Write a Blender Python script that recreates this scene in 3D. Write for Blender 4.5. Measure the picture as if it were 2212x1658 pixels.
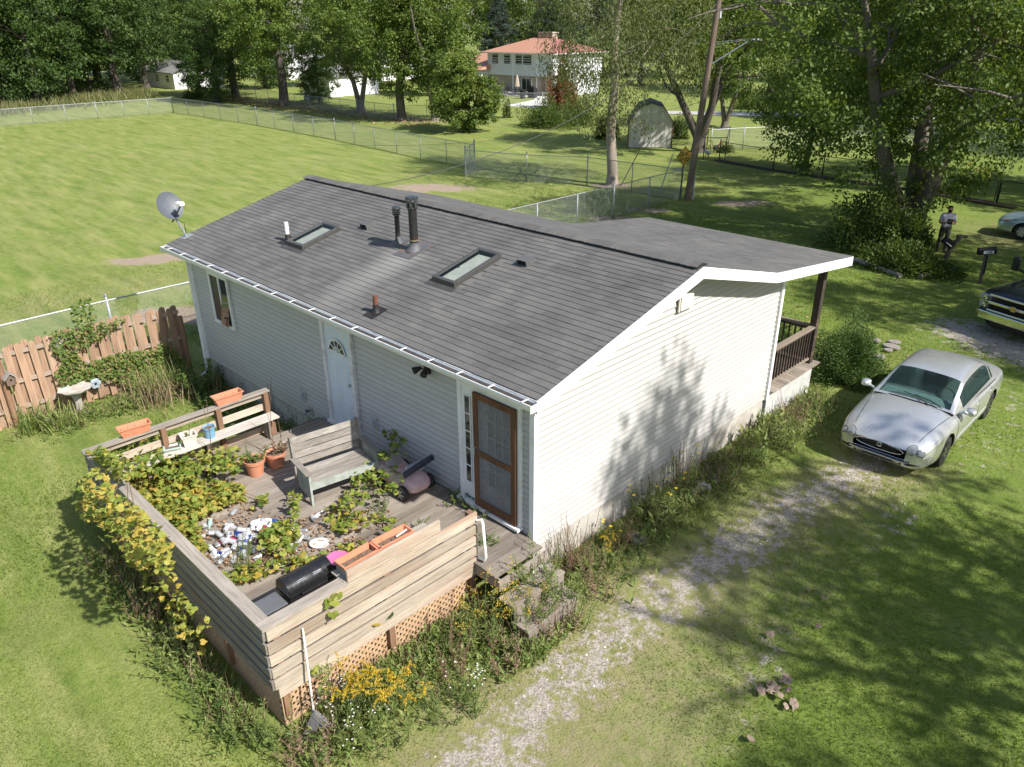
import bpy, bmesh, math, random
import numpy as np
from mathutils import Vector, Matrix
R = math.radians; PI = math.pi
for o in list(bpy.data.objects): bpy.data.objects.remove(o)
sc = bpy.context.scene; COL = sc.collection
rng = random.Random(7); nr = np.random.default_rng(7)

# ---------------------------------------------------------------- camera, sky, sun, exposure
FPX, PITCH, ROLL, YAW = 1654.70, .4383, -.0056, .7811        # focal length in pixels of a 2212 px wide picture
CAM = np.array([6.5212, -7.0215, 7.9368])
_f = np.array([-math.cos(PITCH)*math.sin(YAW), math.cos(PITCH)*math.cos(YAW), -math.sin(PITCH)])
_r = np.cross(_f, [0, 0, 1]); _r /= np.linalg.norm(_r); _u = np.cross(_r, _f)
_r, _u = math.cos(ROLL)*_r+math.sin(ROLL)*_u, -math.sin(ROLL)*_r+math.cos(ROLL)*_u
cd = bpy.data.cameras.new('camera'); cam = bpy.data.objects.new('camera', cd); COL.objects.link(cam)
cd.sensor_width = 36; cd.lens = 36*FPX/2212; cd.clip_start = .1; cd.clip_end = 3000
cam.matrix_world = Matrix(((_r[0], _u[0], -_f[0], CAM[0]), (_r[1], _u[1], -_f[1], CAM[1]), (_r[2], _u[2], -_f[2], CAM[2]), (0, 0, 0, 1)))
sc.camera = cam
SUN_AZ, SUN_EL = R(8), R(44)
SUNV = Vector((math.cos(SUN_EL)*math.cos(SUN_AZ), math.cos(SUN_EL)*math.sin(SUN_AZ), math.sin(SUN_EL)))
w = bpy.data.worlds.new('World'); sc.world = w; w.use_nodes = True
nt = w.node_tree; sky = nt.nodes.new('ShaderNodeTexSky'); sky.sky_type = 'NISHITA'; sky.sun_disc = False
sky.sun_elevation = SUN_EL; sky.sun_rotation = PI/2-SUN_AZ; sky.air_density = 1.0; sky.dust_density = 1.2; sky.ozone_density = .8
bg = nt.nodes['Background']; bg.inputs[1].default_value = .105; nt.links.new(sky.outputs[0], bg.inputs[0])
ld = bpy.data.lights.new('sun', 'SUN'); ld.energy = 4.6; ld.angle = R(.8); ld.color = (1, .965, .91)
sun = bpy.data.objects.new('sun', ld); COL.objects.link(sun); sun.rotation_euler = SUNV.to_track_quat('Z', 'Y').to_euler()
sc.render.engine = 'CYCLES'
vs = sc.view_settings; vs.view_transform = 'Standard'; vs.look = 'None'; vs.exposure = .74; vs.gamma = 1; vs.use_curve_mapping = False

# ---------------------------------------------------------------- photo pixel -> place (2212 px wide coordinates)
def ray(x, y): return _f+_r*(x-1106)/FPX-_u*(y-829)/FPX
def G(x, y, z=0.):
    d = ray(x, y); return Vector(CAM+d*(z-CAM[2])/d[2])
def WY(x, y, Y=0.):
    d = ray(x, y); return Vector(CAM+d*(Y-CAM[1])/d[1])
def WX(x, y, X=0.):
    d = ray(x, y); return Vector(CAM+d*(X-CAM[0])/d[0])

# ---------------------------------------------------------------- object helpers
def wm(o):
    b = o.matrix_basis.copy()
    return wm(o.parent) @ o.matrix_parent_inverse @ b if o.parent else b
def link(o, parent=None, world=True):
    COL.objects.link(o)
    if parent is not None:
        o.parent = parent
        if world: o.matrix_parent_inverse = wm(parent).inverted()
    return o
def tag(o, label=None, cat=None, group=None, kind=None):
    if label: o['label'] = label
    if cat: o['category'] = cat
    if group: o['group'] = group
    if kind: o['kind'] = kind
    return o
def thing(name, loc, label, cat, group=None, rz=0.):
    o = bpy.data.objects.new(name, None); o.empty_display_size = .2
    o.location = loc; o.rotation_euler = (0, 0, rz); COL.objects.link(o)
    return tag(o, label, cat, group)
def mesh_np(name, V, Fq, mat=None, tint=None, smooth=False):
    """fast mesh: V (n,3), Fq (m,k)"""
    me = bpy.data.meshes.new(name); V = np.asarray(V, np.float32); Fq = np.asarray(Fq, np.int32); m, k = Fq.shape
    me.vertices.add(len(V)); me.vertices.foreach_set('co', V.ravel())
    me.loops.add(m*k); me.loops.foreach_set('vertex_index', Fq.ravel())
    me.polygons.add(m); me.polygons.foreach_set('loop_start', np.arange(0, m*k, k, dtype=np.int32))
    me.polygons.foreach_set('use_smooth', np.full(m, bool(smooth)))
    if tint is not None:
        a = me.attributes.new('tint', 'FLOAT', 'FACE'); a.data.foreach_set('value', np.asarray(tint, np.float32))
    me.update(calc_edges=True); me.validate()
    if mat: me.materials.append(mat)
    return me
def obj(name, me, parent=None, world=True, loc=None, rot=None, scale=None):
    o = bpy.data.objects.new(name, me)
    if loc is not None: o.location = loc
    if rot is not None: o.rotation_euler = rot
    if scale is not None: o.scale = scale if hasattr(scale, '__len__') else (scale,)*3
    return link(o, parent, world)
def copy_tree(o, parent=None):
    c = o.copy(); COL.objects.link(c)
    if parent is not None: c.parent = parent
    for ch in list(o.children): copy_tree(ch, c)
    return c
class MB:
    def __init__(s): s.v = []; s.f = []; s.m = []
    def add(s, vs, fs, mi=0):
        n = len(s.v); s.v += [tuple(v) for v in vs]; s.f += [tuple(i+n for i in f) for f in fs]; s.m += [mi]*len(fs); return s
    def box(s, c, d, rot=None, mi=0, taper=1.):
        x, y, z = d[0]/2, d[1]/2, d[2]/2; c = Vector(c)
        if rot is not None and not isinstance(rot, Matrix): rot = Matrix.Rotation(rot, 3, 'Z')
        vs = []
        for k in (-1, 1):
            t = taper if k > 0 else 1.
            for a, b in ((-1, -1), (1, -1), (1, 1), (-1, 1)):
                p = Vector((a*x*t, b*y*t, k*z)); vs.append(c+(rot @ p if rot is not None else p))
        return s.add(vs, [(3, 2, 1, 0), (4, 5, 6, 7), (0, 1, 5, 4), (1, 2, 6, 5), (2, 3, 7, 6), (3, 0, 4, 7)], mi)
    def bb(s, x0, x1, y0, y1, z0, z1, mi=0): return s.box(((x0+x1)/2, (y0+y1)/2, (z0+z1)/2), (x1-x0, y1-y0, z1-z0), None, mi)
    def beam(s, a, b, w, h, up=(0, 0, 1), mi=0):
        a, b = Vector(a), Vector(b); d = (b-a).normalized(); sd = d.cross(Vector(up))
        if sd.length < 1e-4: sd = d.cross(Vector((1, 0, 0)))
        sd.normalize(); u = sd.cross(d); sd *= w/2; u *= h/2
        return s.add([a-sd-u, a+sd-u, a+sd+u, a-sd+u, b-sd-u, b+sd-u, b+sd+u, b-sd+u], [(0, 1, 2, 3), (7, 6, 5, 4), (0, 4, 5, 1), (1, 5, 6, 2), (2, 6, 7, 3), (3, 7, 4, 0)], mi)
    def tube(s, pts, rad, n=8, cap=True, mi=0):
        pts = [Vector(p) for p in pts]; rad = rad if hasattr(rad, '__len__') else [rad]*len(pts); rings = []; base = len(s.v); sd = None
        for i, p in enumerate(pts):
            d = (pts[min(i+1, len(pts)-1)]-pts[max(i-1, 0)])
            if d.length < 1e-9: d = Vector((0, 0, 1))
            d.normalize()
            if sd is None: sd = d.cross(Vector((0, 0, 1)) if abs(d.z) < .9 else Vector((1, 0, 0)))
            sd = (sd-d*sd.dot(d)).normalized(); up = d.cross(sd)
            for k in range(n):
                a = 2*PI*k/n; s.v.append(tuple(p+(sd*math.cos(a)+up*math.sin(a))*rad[i]))
        fs = []
        for i in range(len(pts)-1):
            for k in range(n):
                k2 = (k+1) % n; fs.append((base+i*n+k, base+i*n+k2, base+(i+1)*n+k2, base+(i+1)*n+k))
        if cap: fs.append(tuple(base+k for k in reversed(range(n)))); fs.append(tuple(base+(len(pts)-1)*n+k for k in range(n)))
        s.f += fs; s.m += [mi]*len(fs); return s
    def lathe(s, prof, n=20, c=(0, 0, 0), rot=None, mi=0, cap=True, sx=1., sy=1.):
        base = len(s.v); c = Vector(c)
        for r_, z in prof:
            for k in range(n):
                a = 2*PI*k/n; p = Vector((r_*math.cos(a)*sx, r_*math.sin(a)*sy, z)); s.v.append(tuple(c+(rot @ p if rot is not None else p)))
        fs = []
        for i in range(len(prof)-1):
            for k in range(n):
                k2 = (k+1) % n; fs.append((base+i*n+k, base+i*n+k2, base+(i+1)*n+k2, base+(i+1)*n+k))
        if cap: fs.append(tuple(base+k for k in reversed(range(n)))); fs.append(tuple(base+(len(prof)-1)*n+k for k in range(n)))
        s.f += fs; s.m += [mi]*len(fs); return s
    def prism(s, poly, axis, a, b, mi=0):
        """extrude a 2-D polygon along axis 'x','y','z' from a to b"""
        def P(p, t): return {'x': (t, p[0], p[1]), 'y': (p[0], t, p[1]), 'z': (p[0], p[1], t)}[axis]
        n = len(poly); vs = [P(p, a) for p in poly]+[P(p, b) for p in poly]
        return s.add(vs, [tuple(reversed(range(n))), tuple(range(n, 2*n))]+[(i, (i+1) % n, n+(i+1) % n, n+i) for i in range(n)], mi)
    def me(s, name, mats, smooth=False, angle=None):
        m = bpy.data.meshes.new(name); m.from_pydata(s.v, [], s.f)
        for k in (mats if isinstance(mats, (list, tuple)) else [mats]): m.materials.append(k)
        if any(s.m): m.polygons.foreach_set('material_index', s.m)
        bm = bmesh.new(); bm.from_mesh(m); bmesh.ops.recalc_face_normals(bm, faces=bm.faces); bm.to_mesh(m); bm.free()
        if smooth:
            m.polygons.foreach_set('use_smooth', [True]*len(m.polygons))
            if angle: m.set_sharp_from_angle(angle=R(angle))
        m.update(); return m
    def build(s, name, mats, parent=None, world=True, smooth=False, bevel=0, angle=40, loc=None, rot=None, subsurf=0):
        o = obj(name, s.me(name, mats, smooth, angle), parent, world, loc, rot)
        if bevel: b = o.modifiers.new('b', 'BEVEL'); b.width = bevel; b.segments = 2; b.limit_method = 'ANGLE'; b.angle_limit = R(35)
        if subsurf: b = o.modifiers.new('s', 'SUBSURF'); b.levels = subsurf; b.render_levels = subsurf
        return o
def box_obj(name, x0, x1, y0, y1, z0, z1, mat, parent=None, bevel=0): return MB().bb(x0, x1, y0, y1, z0, z1).build(name, mat, parent, bevel=bevel)

# ---------------------------------------------------------------- materials
class NT:
    def __init__(s, name):
        s.mat = bpy.data.materials.new(name); s.mat.use_nodes = True; s.t = s.mat.node_tree; s.b = s.t.nodes['Principled BSDF']; s.out = s.t.nodes['Material Output']; s._pos = None
    def n(s, kind, **kw):
        q = s.t.nodes.new('ShaderNode'+kind)
        for k, v in kw.items():
            if k.startswith('i_'): q.inputs[int(k[2:])].default_value = v
            else: setattr(q, k, v)
        return q
    def l(s, a, b): s.t.links.new(a, b)
    @property
    def pos(s):
        if s._pos is None: s._pos = s.n('NewGeometry').outputs['Position']
        return s._pos
    def noise(s, scale=5., detail=4., rough=.55, stretch=None, rotz=0., dist=0.):
        v = s.pos
        if stretch is not None:
            m = s.n('Mapping'); m.inputs['Scale'].default_value = stretch; m.inputs['Rotation'].default_value = (0, 0, rotz); s.l(v, m.inputs['Vector']); v = m.outputs[0]
        q = s.n('TexNoise'); q.inputs['Scale'].default_value = scale; q.inputs['Detail'].default_value = detail; q.inputs['Roughness'].default_value = rough; q.inputs['Distortion'].default_value = dist
        s.l(v, q.inputs['Vector']); return q.outputs[0]
    def ramp(s, fac, stops, interp='LINEAR'):
        q = s.n('ValToRGB'); e = q.color_ramp.elements; q.color_ramp.interpolation = interp
        while len(e) < len(stops): e.new(.5)
        for k, (p, c) in zip(e, stops): k.position = p; k.color = (*c, 1) if len(c) == 3 else c
        s.l(fac, q.inputs[0]); return q.outputs[0]
    def math(s, op, a, b=None, c=None, clamp=False):
        q = s.n('Math', operation=op, use_clamp=clamp)
        for i, v in enumerate((a, b, c)):
            if v is None: continue
            if isinstance(v, (int, float)): q.inputs[i].default_value = v
            else: s.l(v, q.inputs[i])
        return q.outputs[0]
    def mix(s, fac, a, b, mode='MIX'):
        q = s.n('Mix', data_type='RGBA', blend_type=mode)
        for i, v in ((0, fac), (6, a), (7, b)):
            if isinstance(v, (int, float)): q.inputs[i].default_value = v
            elif isinstance(v, (tuple, list)): q.inputs[i].default_value = (*v, 1)
            else: s.l(v, q.inputs[i])
        return q.outputs[2]
    def attr(s, name): return s.n('Attribute', attribute_name=name).outputs['Fac']
    def rand(s): return s.n('ObjectInfo').outputs['Random']
    def map(s, v, a, b, c=0., d=1.):
        q = s.n('MapRange'); 
        for i, x in enumerate((a, b, c, d)): q.inputs[i+1].default_value = x
        s.l(v, q.inputs[0]); return q.outputs[0]
    def sep(s):
        q = s.n('SeparateXYZ'); s.l(s.pos, q.inputs[0]); return q.outputs
    def bump(s, h, strength=.3, dist=.01):
        q = s.n('Bump'); q.inputs['Strength'].default_value = strength; q.inputs['Distance'].default_value = dist; s.l(h, q.inputs['Height']); s.l(q.outputs[0], s.b.inputs['Normal'])
    def set(s, col=None, rough=None, metal=None, spec=None):
        for k, v in (('Base Color', col), ('Roughness', rough), ('Metallic', metal), ('Specular IOR Level', spec)):
            if v is None: continue
            if isinstance(v, (int, float)): s.b.inputs[k].default_value = v
            elif isinstance(v, (tuple, list)): s.b.inputs[k].default_value = (*v, 1)
            else: s.l(v, s.b.inputs[k])
        return s
_mc = {}
def M(name, col, rough=.6, var=.12, scale=6., bump=0., metal=0., spec=.4, stretch=None, pr=0., dirt=None, bscale=None, bdist=.004):
    """plain surface: colour, uneven tone, optional dirt colour, optional per-piece random tone"""
    if name in _mc: return _mc[name]
    q = NT(name); nz = q.noise(scale, 5, .6, stretch)
    lo = tuple(c*(1-var) for c in col); hi = tuple(min(1, c*(1+var)) for c in col)
    c = q.ramp(nz, [(.3, lo), (.7, hi)])
    if dirt: c = q.mix(q.map(q.noise(scale*.45, 6, .65, stretch), .52, .72, 0, .75), c, dirt)
    if pr: c = q.mix(1., c, q.ramp(q.rand(), [(0, (1-pr,)*3), (1, (1+pr*.6,)*3)]), 'MULTIPLY')
    q.set(c, None, metal, spec); q.l(q.map(q.noise(scale*2, 3), .2, .8, max(0, rough-.1), min(1, rough+.1)), q.b.inputs['Roughness'])
    if bump: q.bump(q.noise(bscale or scale*4, 5, .6, stretch), bump, bdist)
    _mc[name] = q.mat; return q.mat
def wood(name, a, b, axis='y', pr=.25, knot=True, scale=9., extra=None, rough=.8):
    """sawn boards: grain stretched along an axis, grey and brown patches, each board its own tone"""
    if name in _mc: return _mc[name]
    q = NT(name); st = {'x': (.06, 1, 1), 'y': (1, .06, 1), 'z': (1, 1, .06)}[axis]
    g = q.noise(scale*4, 6, .65, st); p = q.noise(scale*.3, 4, .6, {'x': (.4, 1, 1), 'y': (1, .4, 1), 'z': (1, 1, .4)}[axis])
    c = q.mix(q.map(p, .35, .65), a, b); c = q.mix(1., c, q.ramp(g, [(.25, (.55, .54, .52)), (.55, (1, 1, 1)), (.8, (1.12, 1.1, 1.08))]), 'MULTIPLY')
    if extra: c = q.mix(q.map(q.noise(scale*.5, 5, .7, st), .55, .68, 0, .8), c, extra)
    c = q.mix(1., c, q.ramp(q.rand(), [(0, (1-pr, 1-pr, 1-pr*1.05)), (1, (1+pr*.5,)*3)]), 'MULTIPLY')
    q.set(c, rough, 0, .25); q.bump(g, .5, .004); _mc[name] = q.mat; return q.mat
def leafmat(name, stops, trans=.3, rough=.55):
    """foliage: each leaf's own colour from its 'tint', light passing through"""
    if name in _mc: return _mc[name]
    q = NT(name); t = q.math('FRACT', q.math('ADD', q.attr('tint'), q.math('MULTIPLY', q.rand(), .0 if True else 1)))
    c = q.ramp(t, stops); q.set(c, rough, 0, .35)
    tr = q.n('BsdfTranslucent'); q.l(q.mix(1., c, (1.35, 1.25, .55), 'MULTIPLY'), tr.inputs[0]); mx = q.n('MixShader'); mx.inputs[0].default_value = trans
    q.l(q.b.outputs[0], mx.inputs[1]); q.l(tr.outputs[0], mx.inputs[2]); q.l(mx.outputs[0], q.out.inputs[0]); _mc[name] = q.mat; return q.mat
def glass(name, tint=(.02, .03, .03), rough=.05):
    """window glass: dark room behind, mirror-like surface"""
    if name in _mc: return _mc[name]
    q = NT(name); q.set(tint, rough, 0, .9); _mc[name] = q.mat; return q.mat
def clear(name, tint=(.8, .95, .9), fac=.8, rough=.02):
    if name in _mc: return _mc[name]
    q = NT(name); q.mat.use_transparent_shadow = True; q.set((.03, .05, .05), rough, 0, .6); tr = q.n('BsdfTransparent'); tr.inputs[0].default_value = (*tint, 1); mx = q.n('MixShader')
    fr = q.n('LayerWeight'); fr.inputs[0].default_value = .5; q.l(q.math('ADD', q.math('MULTIPLY', q.math('POWER', fr.outputs[1], 4.), .8), 1-fac, clamp=True), mx.inputs[0])
    q.l(tr.outputs[0], mx.inputs[1]); q.l(q.b.outputs[0], mx.inputs[2]); q.l(mx.outputs[0], q.out.inputs[0]); _mc[name] = q.mat; return q.mat
def flake(name, col, rough=.3, metal=.85):
    """car paint"""
    if name in _mc: return _mc[name]
    q = NT(name); d = q.map(q.noise(3, 5, .6), .35, .7, .9, 1.05); c = q.mix(1., col, q.ramp(d, [(0, (.85,)*3), (1, (1,)*3)]), 'MULTIPLY')
    q.set(c, rough, metal, .5); q.b.inputs['Coat Weight'].default_value = .6; q.b.inputs['Coat Roughness'].default_value = .08
    q.l(q.map(q.noise(3, 3), .3, .7, rough-.02, rough+.06), q.b.inputs['Roughness']); _mc[name] = q.mat; return q.mat

# ---------------------------------------------------------------- foliage helpers
def unit(a): return a/np.maximum(np.linalg.norm(a, axis=-1, keepdims=True), 1e-9)
def leaves(name, P, D, N, L, W, tint, mat, fold=0.):
    """P base points, D leaf directions, N leaf normals, L lengths, W widths: one rhombic blade each (broadest at 45 %)"""
    P, D, N = np.asarray(P, float), unit(np.asarray(D, float)), unit(np.asarray(N, float)); n = len(P)
    S = unit(np.cross(D, N)); N = np.cross(S, D); L = np.broadcast_to(L, n)[:, None]; W = np.broadcast_to(W, n)[:, None]
    V = np.empty((n, 4, 3)); V[:, 0] = P; V[:, 1] = P+D*L*.45+S*W/2+N*L*fold; V[:, 2] = P+D*L; V[:, 3] = P+D*L*.45-S*W/2+N*L*fold
    return mesh_np(name, V.reshape(-1, 3), np.arange(4*n).reshape(n, 4), mat, tint)
def rnd_unit(n, g=None):
    g = g or nr; return unit(g.normal(size=(n, 3)))
# ================================================================ GROUND
def polydist(X, Y, pts):
    d = np.full(X.shape, 1e9)
    for (ax, ay), (bx, by) in zip(pts[:-1], pts[1:]):
        vx, vy = bx-ax, by-ay; L = vx*vx+vy*vy; t = np.clip(((X-ax)*vx+(Y-ay)*vy)/max(L, 1e-9), 0, 1); d = np.minimum(d, np.hypot(X-ax-t*vx, Y-ay-t*vy))
    return d
def path(px): return [tuple(G(*p)[:2]) for p in px]
TRACK_A = path([(1900, 990), (1790, 1050), (1700, 1100), (1600, 1180), (1500, 1240), (1410, 1310), (1310, 1400), (1210, 1490), (1090, 1600), (900, 1800)])
TRACK_B = path([(2080, 1010), (1960, 1090), (1790, 1290), (1640, 1430), (1590, 1540), (1450, 1650), (1300, 1800)])
DRIVE_TOP = path([(2420, 900), (2330, 800), (2180, 755), (2100, 720)])
DRIVE_MID = path([(2190, 850), (2160, 930), (2110, 1000)])
def masks(X, Y):
    wob = .25*np.sin(X*2.3+Y*1.1)+.2*np.sin(Y*3.1-X*.7)+.12*np.sin(5.3*X+2*Y)
    a = .70*np.exp(-(polydist(X, Y, TRACK_A)/(.66+.3*wob))**2); b = .45*np.exp(-(polydist(X, Y, TRACK_B)/(.5+.3*wob))**2)*(.55+.45*np.sin(X*1.9+Y*1.3))
    c = .9*np.exp(-(polydist(X, Y, DRIVE_TOP)/1.4)**2); e = .38*np.exp(-(polydist(X, Y, DRIVE_MID)/1.0)**2)
    gr = np.clip(np.maximum.reduce([a, b, c, e]), 0, 1)
    # thin, dry strip round the tracks
    dry = np.clip(np.exp(-(polydist(X, Y, TRACK_A)/(.95+.75/(1+np.exp((Y-1.2)*1.5))))**2)*.8+np.exp(-(polydist(X, Y, TRACK_B)/.7)**2)*.35, 0, 1)
    blobs = [(362, 556, 1.2, .5), (310, 563, 1.3, .45), (395, 680, 1.7, .5), (930, 407, 2.3, 1.), (1600, 440, 1.4, .5), (1320, 402, 1.2, .9), (1400, 455, 1., .35), (1330, 474, 1.2, .35)]
    dirt = np.zeros_like(X)
    for px, py, rx, amp in blobs:
        p = G(px, py); u = ((X-p.x)-(Y-p.y))*.7071; v = ((X-p.x)+(Y-p.y))*.7071
        dirt = np.maximum(dirt, (amp if amp > .9 else 1.)*np.exp(-((v/(rx*1.25))**2+(u/(rx*(.55 if amp < .9 else .6)))**2)**1.5))
    # worn ground under the far tree row and the front garden bed
    dirt = np.maximum(dirt, .55*np.exp(-((Y-39)/2.2)**2)*(X < -50)*(X > -90))
    dry2 = .5*np.exp(-((X+20)/2.5)**2)*(np.abs(Y-2) < 9)+.7*np.exp(-((X+.2)**2+(Y-29.5)**2)/14)
    return gr, dirt, np.clip(dry+dry2, 0, 1)
def make_ground():
    def axis(lo, hi, step, far):
        near = np.arange(lo, hi+1e-6, step); a = []; s, x = step, lo
        while x > -far: s *= 1.35; x -= s; a.append(x)
        b = []; s, x = step, near[-1]
        while x < far: s *= 1.35; x += s; b.append(x)
        return np.array(a[::-1]+list(near)+b)
    xs = axis(-30, 12, .2, 900); ys = axis(-12, 32, .2, 900); X, Y = np.meshgrid(xs, ys); nx, ny = len(xs), len(ys)
    Z = .015*np.sin(X*.9+Y*.4)+.012*np.sin(Y*1.3-X*.6); far = np.hypot(X, Y); Z = np.where(far > 120, 0, Z)
    V = np.stack([X, Y, Z], -1).reshape(-1, 3); i = np.arange(nx*ny).reshape(ny, nx)
    Fq = np.stack([i[:-1, :-1], i[:-1, 1:], i[1:, 1:], i[1:, :-1]], -1).reshape(-1, 4)
    gr, dirt, dry = masks(X, Y)
    q = NT('lawn')
    fine = q.noise(26, 5, .7); mid = q.noise(3.2, 5, .65); big = q.noise(.22, 4, .6); streak = q.noise(1.3, 4, .6, (.28, 1.6, 1), R(45))
    c = q.mix(q.map(big, .35, .65), (.172, .224, .050), (.215, .250, .070))
    c = q.mix(q.map(mid, .40, .66, 0, .8), c, (.122, .178, .034)); c = q.mix(q.map(streak, .42, .66, 0, .95), c, (.265, .275, .092))
    c = q.mix(q.map(q.noise(.55, 5, .65), .55, .75, 0, .55), c, (.27, .25, .115))
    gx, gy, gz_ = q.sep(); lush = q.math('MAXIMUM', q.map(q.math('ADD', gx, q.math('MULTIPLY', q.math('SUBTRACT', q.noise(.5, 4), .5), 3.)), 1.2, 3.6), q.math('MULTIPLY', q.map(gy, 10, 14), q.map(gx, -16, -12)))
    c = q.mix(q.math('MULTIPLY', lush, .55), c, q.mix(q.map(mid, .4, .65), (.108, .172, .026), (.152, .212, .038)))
    c = q.mix(1., c, q.ramp(fine, [(.25, (.68, .7, .62)), (.5, (1, 1, 1)), (.78, (1.2, 1.18, 1.15))]), 'MULTIPLY')
    c = q.mix(1., c, q.ramp(q.noise(.9, 5, .7, (.25, 1.5, 1), R(52)), [(.32, (.74, .80, .70)), (.5, (1, 1, 1)), (.7, (1.16, 1.12, 1.2))]), 'MULTIPLY')
    brk = q.noise(4.2, 7, .75); f2 = q.math('ADD', q.attr('dry'), q.math('MULTIPLY', q.math('SUBTRACT', brk, .5), 1.6))
    c = q.mix(q.map(f2, .35, .95, 0, .85), c, (.30, .245, .15))
    vor = q.n('TexVoronoi', feature='F1'); vor.inputs['Scale'].default_value = 42; q.l(q.pos, vor.inputs['Vector'])
    stone = q.ramp(q.n('SeparateColor').outputs[0] if False else vor.outputs['Color'], [(0, (.22, .185, .15)), (.5, (.38, .335, .285)), (1, (.52, .475, .43))])
    f1 = q.math('ADD', q.attr('gravel'), q.math('MULTIPLY', q.math('SUBTRACT', brk, .5), 2.6)); c = q.mix(q.map(f1, .50, .72), c, stone)
    f3 = q.math('ADD', q.attr('dirt'), q.math('MULTIPLY', q.math('SUBTRACT', q.noise(1.5, 7, .75), .5), 2.6))
    c = q.mix(q.map(f3, .45, .75), c, q.ramp(q.noise(14, 4), [(.3, (.27, .205, .15)), (.7, (.38, .30, .23))]))
    q.set(c, .9, 0, .12); h = q.math('ADD', q.math('MULTIPLY', fine, .7), mid); q.bump(h, .9, .05)
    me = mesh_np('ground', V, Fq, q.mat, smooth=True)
    for n_, a in (('gravel', gr), ('dirt', dirt), ('dry', dry)):
        at = me.attributes.new(n_, 'FLOAT', 'POINT'); at.data.foreach_set('value', a.ravel().astype(np.float32))
    g = obj('ground', me); tag(g, kind='structure')
    # the driveway: the gravelled cells again as a sheet of their own
    fm = gr.ravel()[Fq].mean(1) > .5; keep = Fq[fm]; ids, inv = np.unique(keep, return_inverse=True); Vd = V[ids].copy(); Vd[:, 2] += .005
    md = mesh_np('driveway', Vd, inv.reshape(-1, 4), q.mat, smooth=True)
    for n_, a in (('gravel', gr), ('dirt', dirt), ('dry', dry)):
        at = md.attributes.new(n_, 'FLOAT', 'POINT'); at.data.foreach_set('value', a.ravel()[ids].astype(np.float32))
    tag(obj('driveway', md), kind='structure')
make_ground()
GREEN = leafmat('grass_leaf', [(0, (.105, .172, .028)), (.3, (.165, .232, .045)), (.6, (.23, .282, .068)), (.85, (.30, .315, .11)), (1, (.38, .345, .18))], .4)
def make_grass():
    n = 1100000; g = np.random.default_rng(3)
    # density falls with distance from the camera side
    X = g.uniform(-22, 9, n); Y = g.uniform(-10, 24, n); d = np.hypot(X-CAM[0], Y-CAM[1]); keep = g.random(n) < np.clip((9/np.maximum(d, 4))**1.7, 0, 1)
    v = np.stack([X-CAM[0], Y-CAM[1], np.full(n, -CAM[2])], 1); z = v @ _f; px = 1106+FPX*(v @ _r)/z; py = 829-FPX*(v @ _u)/z
    keep &= (px > -450) & (px < 3000) & (py < 2400) & (z > 0)
    keep &= ~((X > -11) & (X < 0) & (Y > 0) & (Y < 9.6)) & ~((X > -5.7) & (X < -.3) & (Y > -4.3) & (Y < 0)) & ~((X >= -.3) & (X < .8) & (Y > -1.1) & (Y < .05))
    gr, di, dr = masks(X, Y); keep &= g.random(n) > np.clip(gr*1.0-.2, 0, .72); keep &= g.random(n) > np.clip(di*1.2, 0, .95); keep &= g.random(n) > dr*.6
    X, Y, d, dr = X[keep], Y[keep], d[keep], dr[keep]; n = len(X); print('grass', n)
    a = g.uniform(0, 2*PI, n); tilt = g.uniform(.25, 1.1, n); D = np.stack([np.cos(a)*tilt, np.sin(a)*tilt, np.ones(n)], 1)
    L = g.uniform(.028, .058, n)*(1+.03*d); clump = .5+.5*np.sin(X*1.7+np.sin(Y*1.3)*2)*np.sin(Y*1.9+np.sin(X*1.1)*2)
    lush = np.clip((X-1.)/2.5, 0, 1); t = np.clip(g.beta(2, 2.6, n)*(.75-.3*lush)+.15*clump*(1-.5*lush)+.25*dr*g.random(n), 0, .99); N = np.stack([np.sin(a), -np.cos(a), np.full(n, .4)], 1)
    D = unit(D); S = unit(np.cross(D, np.stack([-np.sin(a), np.cos(a), .3*np.ones(n)], 1)+g.normal(size=(n, 3))*.5)); W = g.uniform(.007, .013, n)*(1+.045*d)
    P = np.stack([X, Y, np.full(n, -.005)], 1); V = np.empty((n, 3, 3)); V[:, 0] = P-S*W[:, None]/2; V[:, 1] = P+S*W[:, None]/2; V[:, 2] = P+D*L[:, None]
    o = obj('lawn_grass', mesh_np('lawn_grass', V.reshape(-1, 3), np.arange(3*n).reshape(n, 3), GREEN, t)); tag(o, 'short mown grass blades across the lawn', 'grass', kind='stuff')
make_grass()
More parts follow.
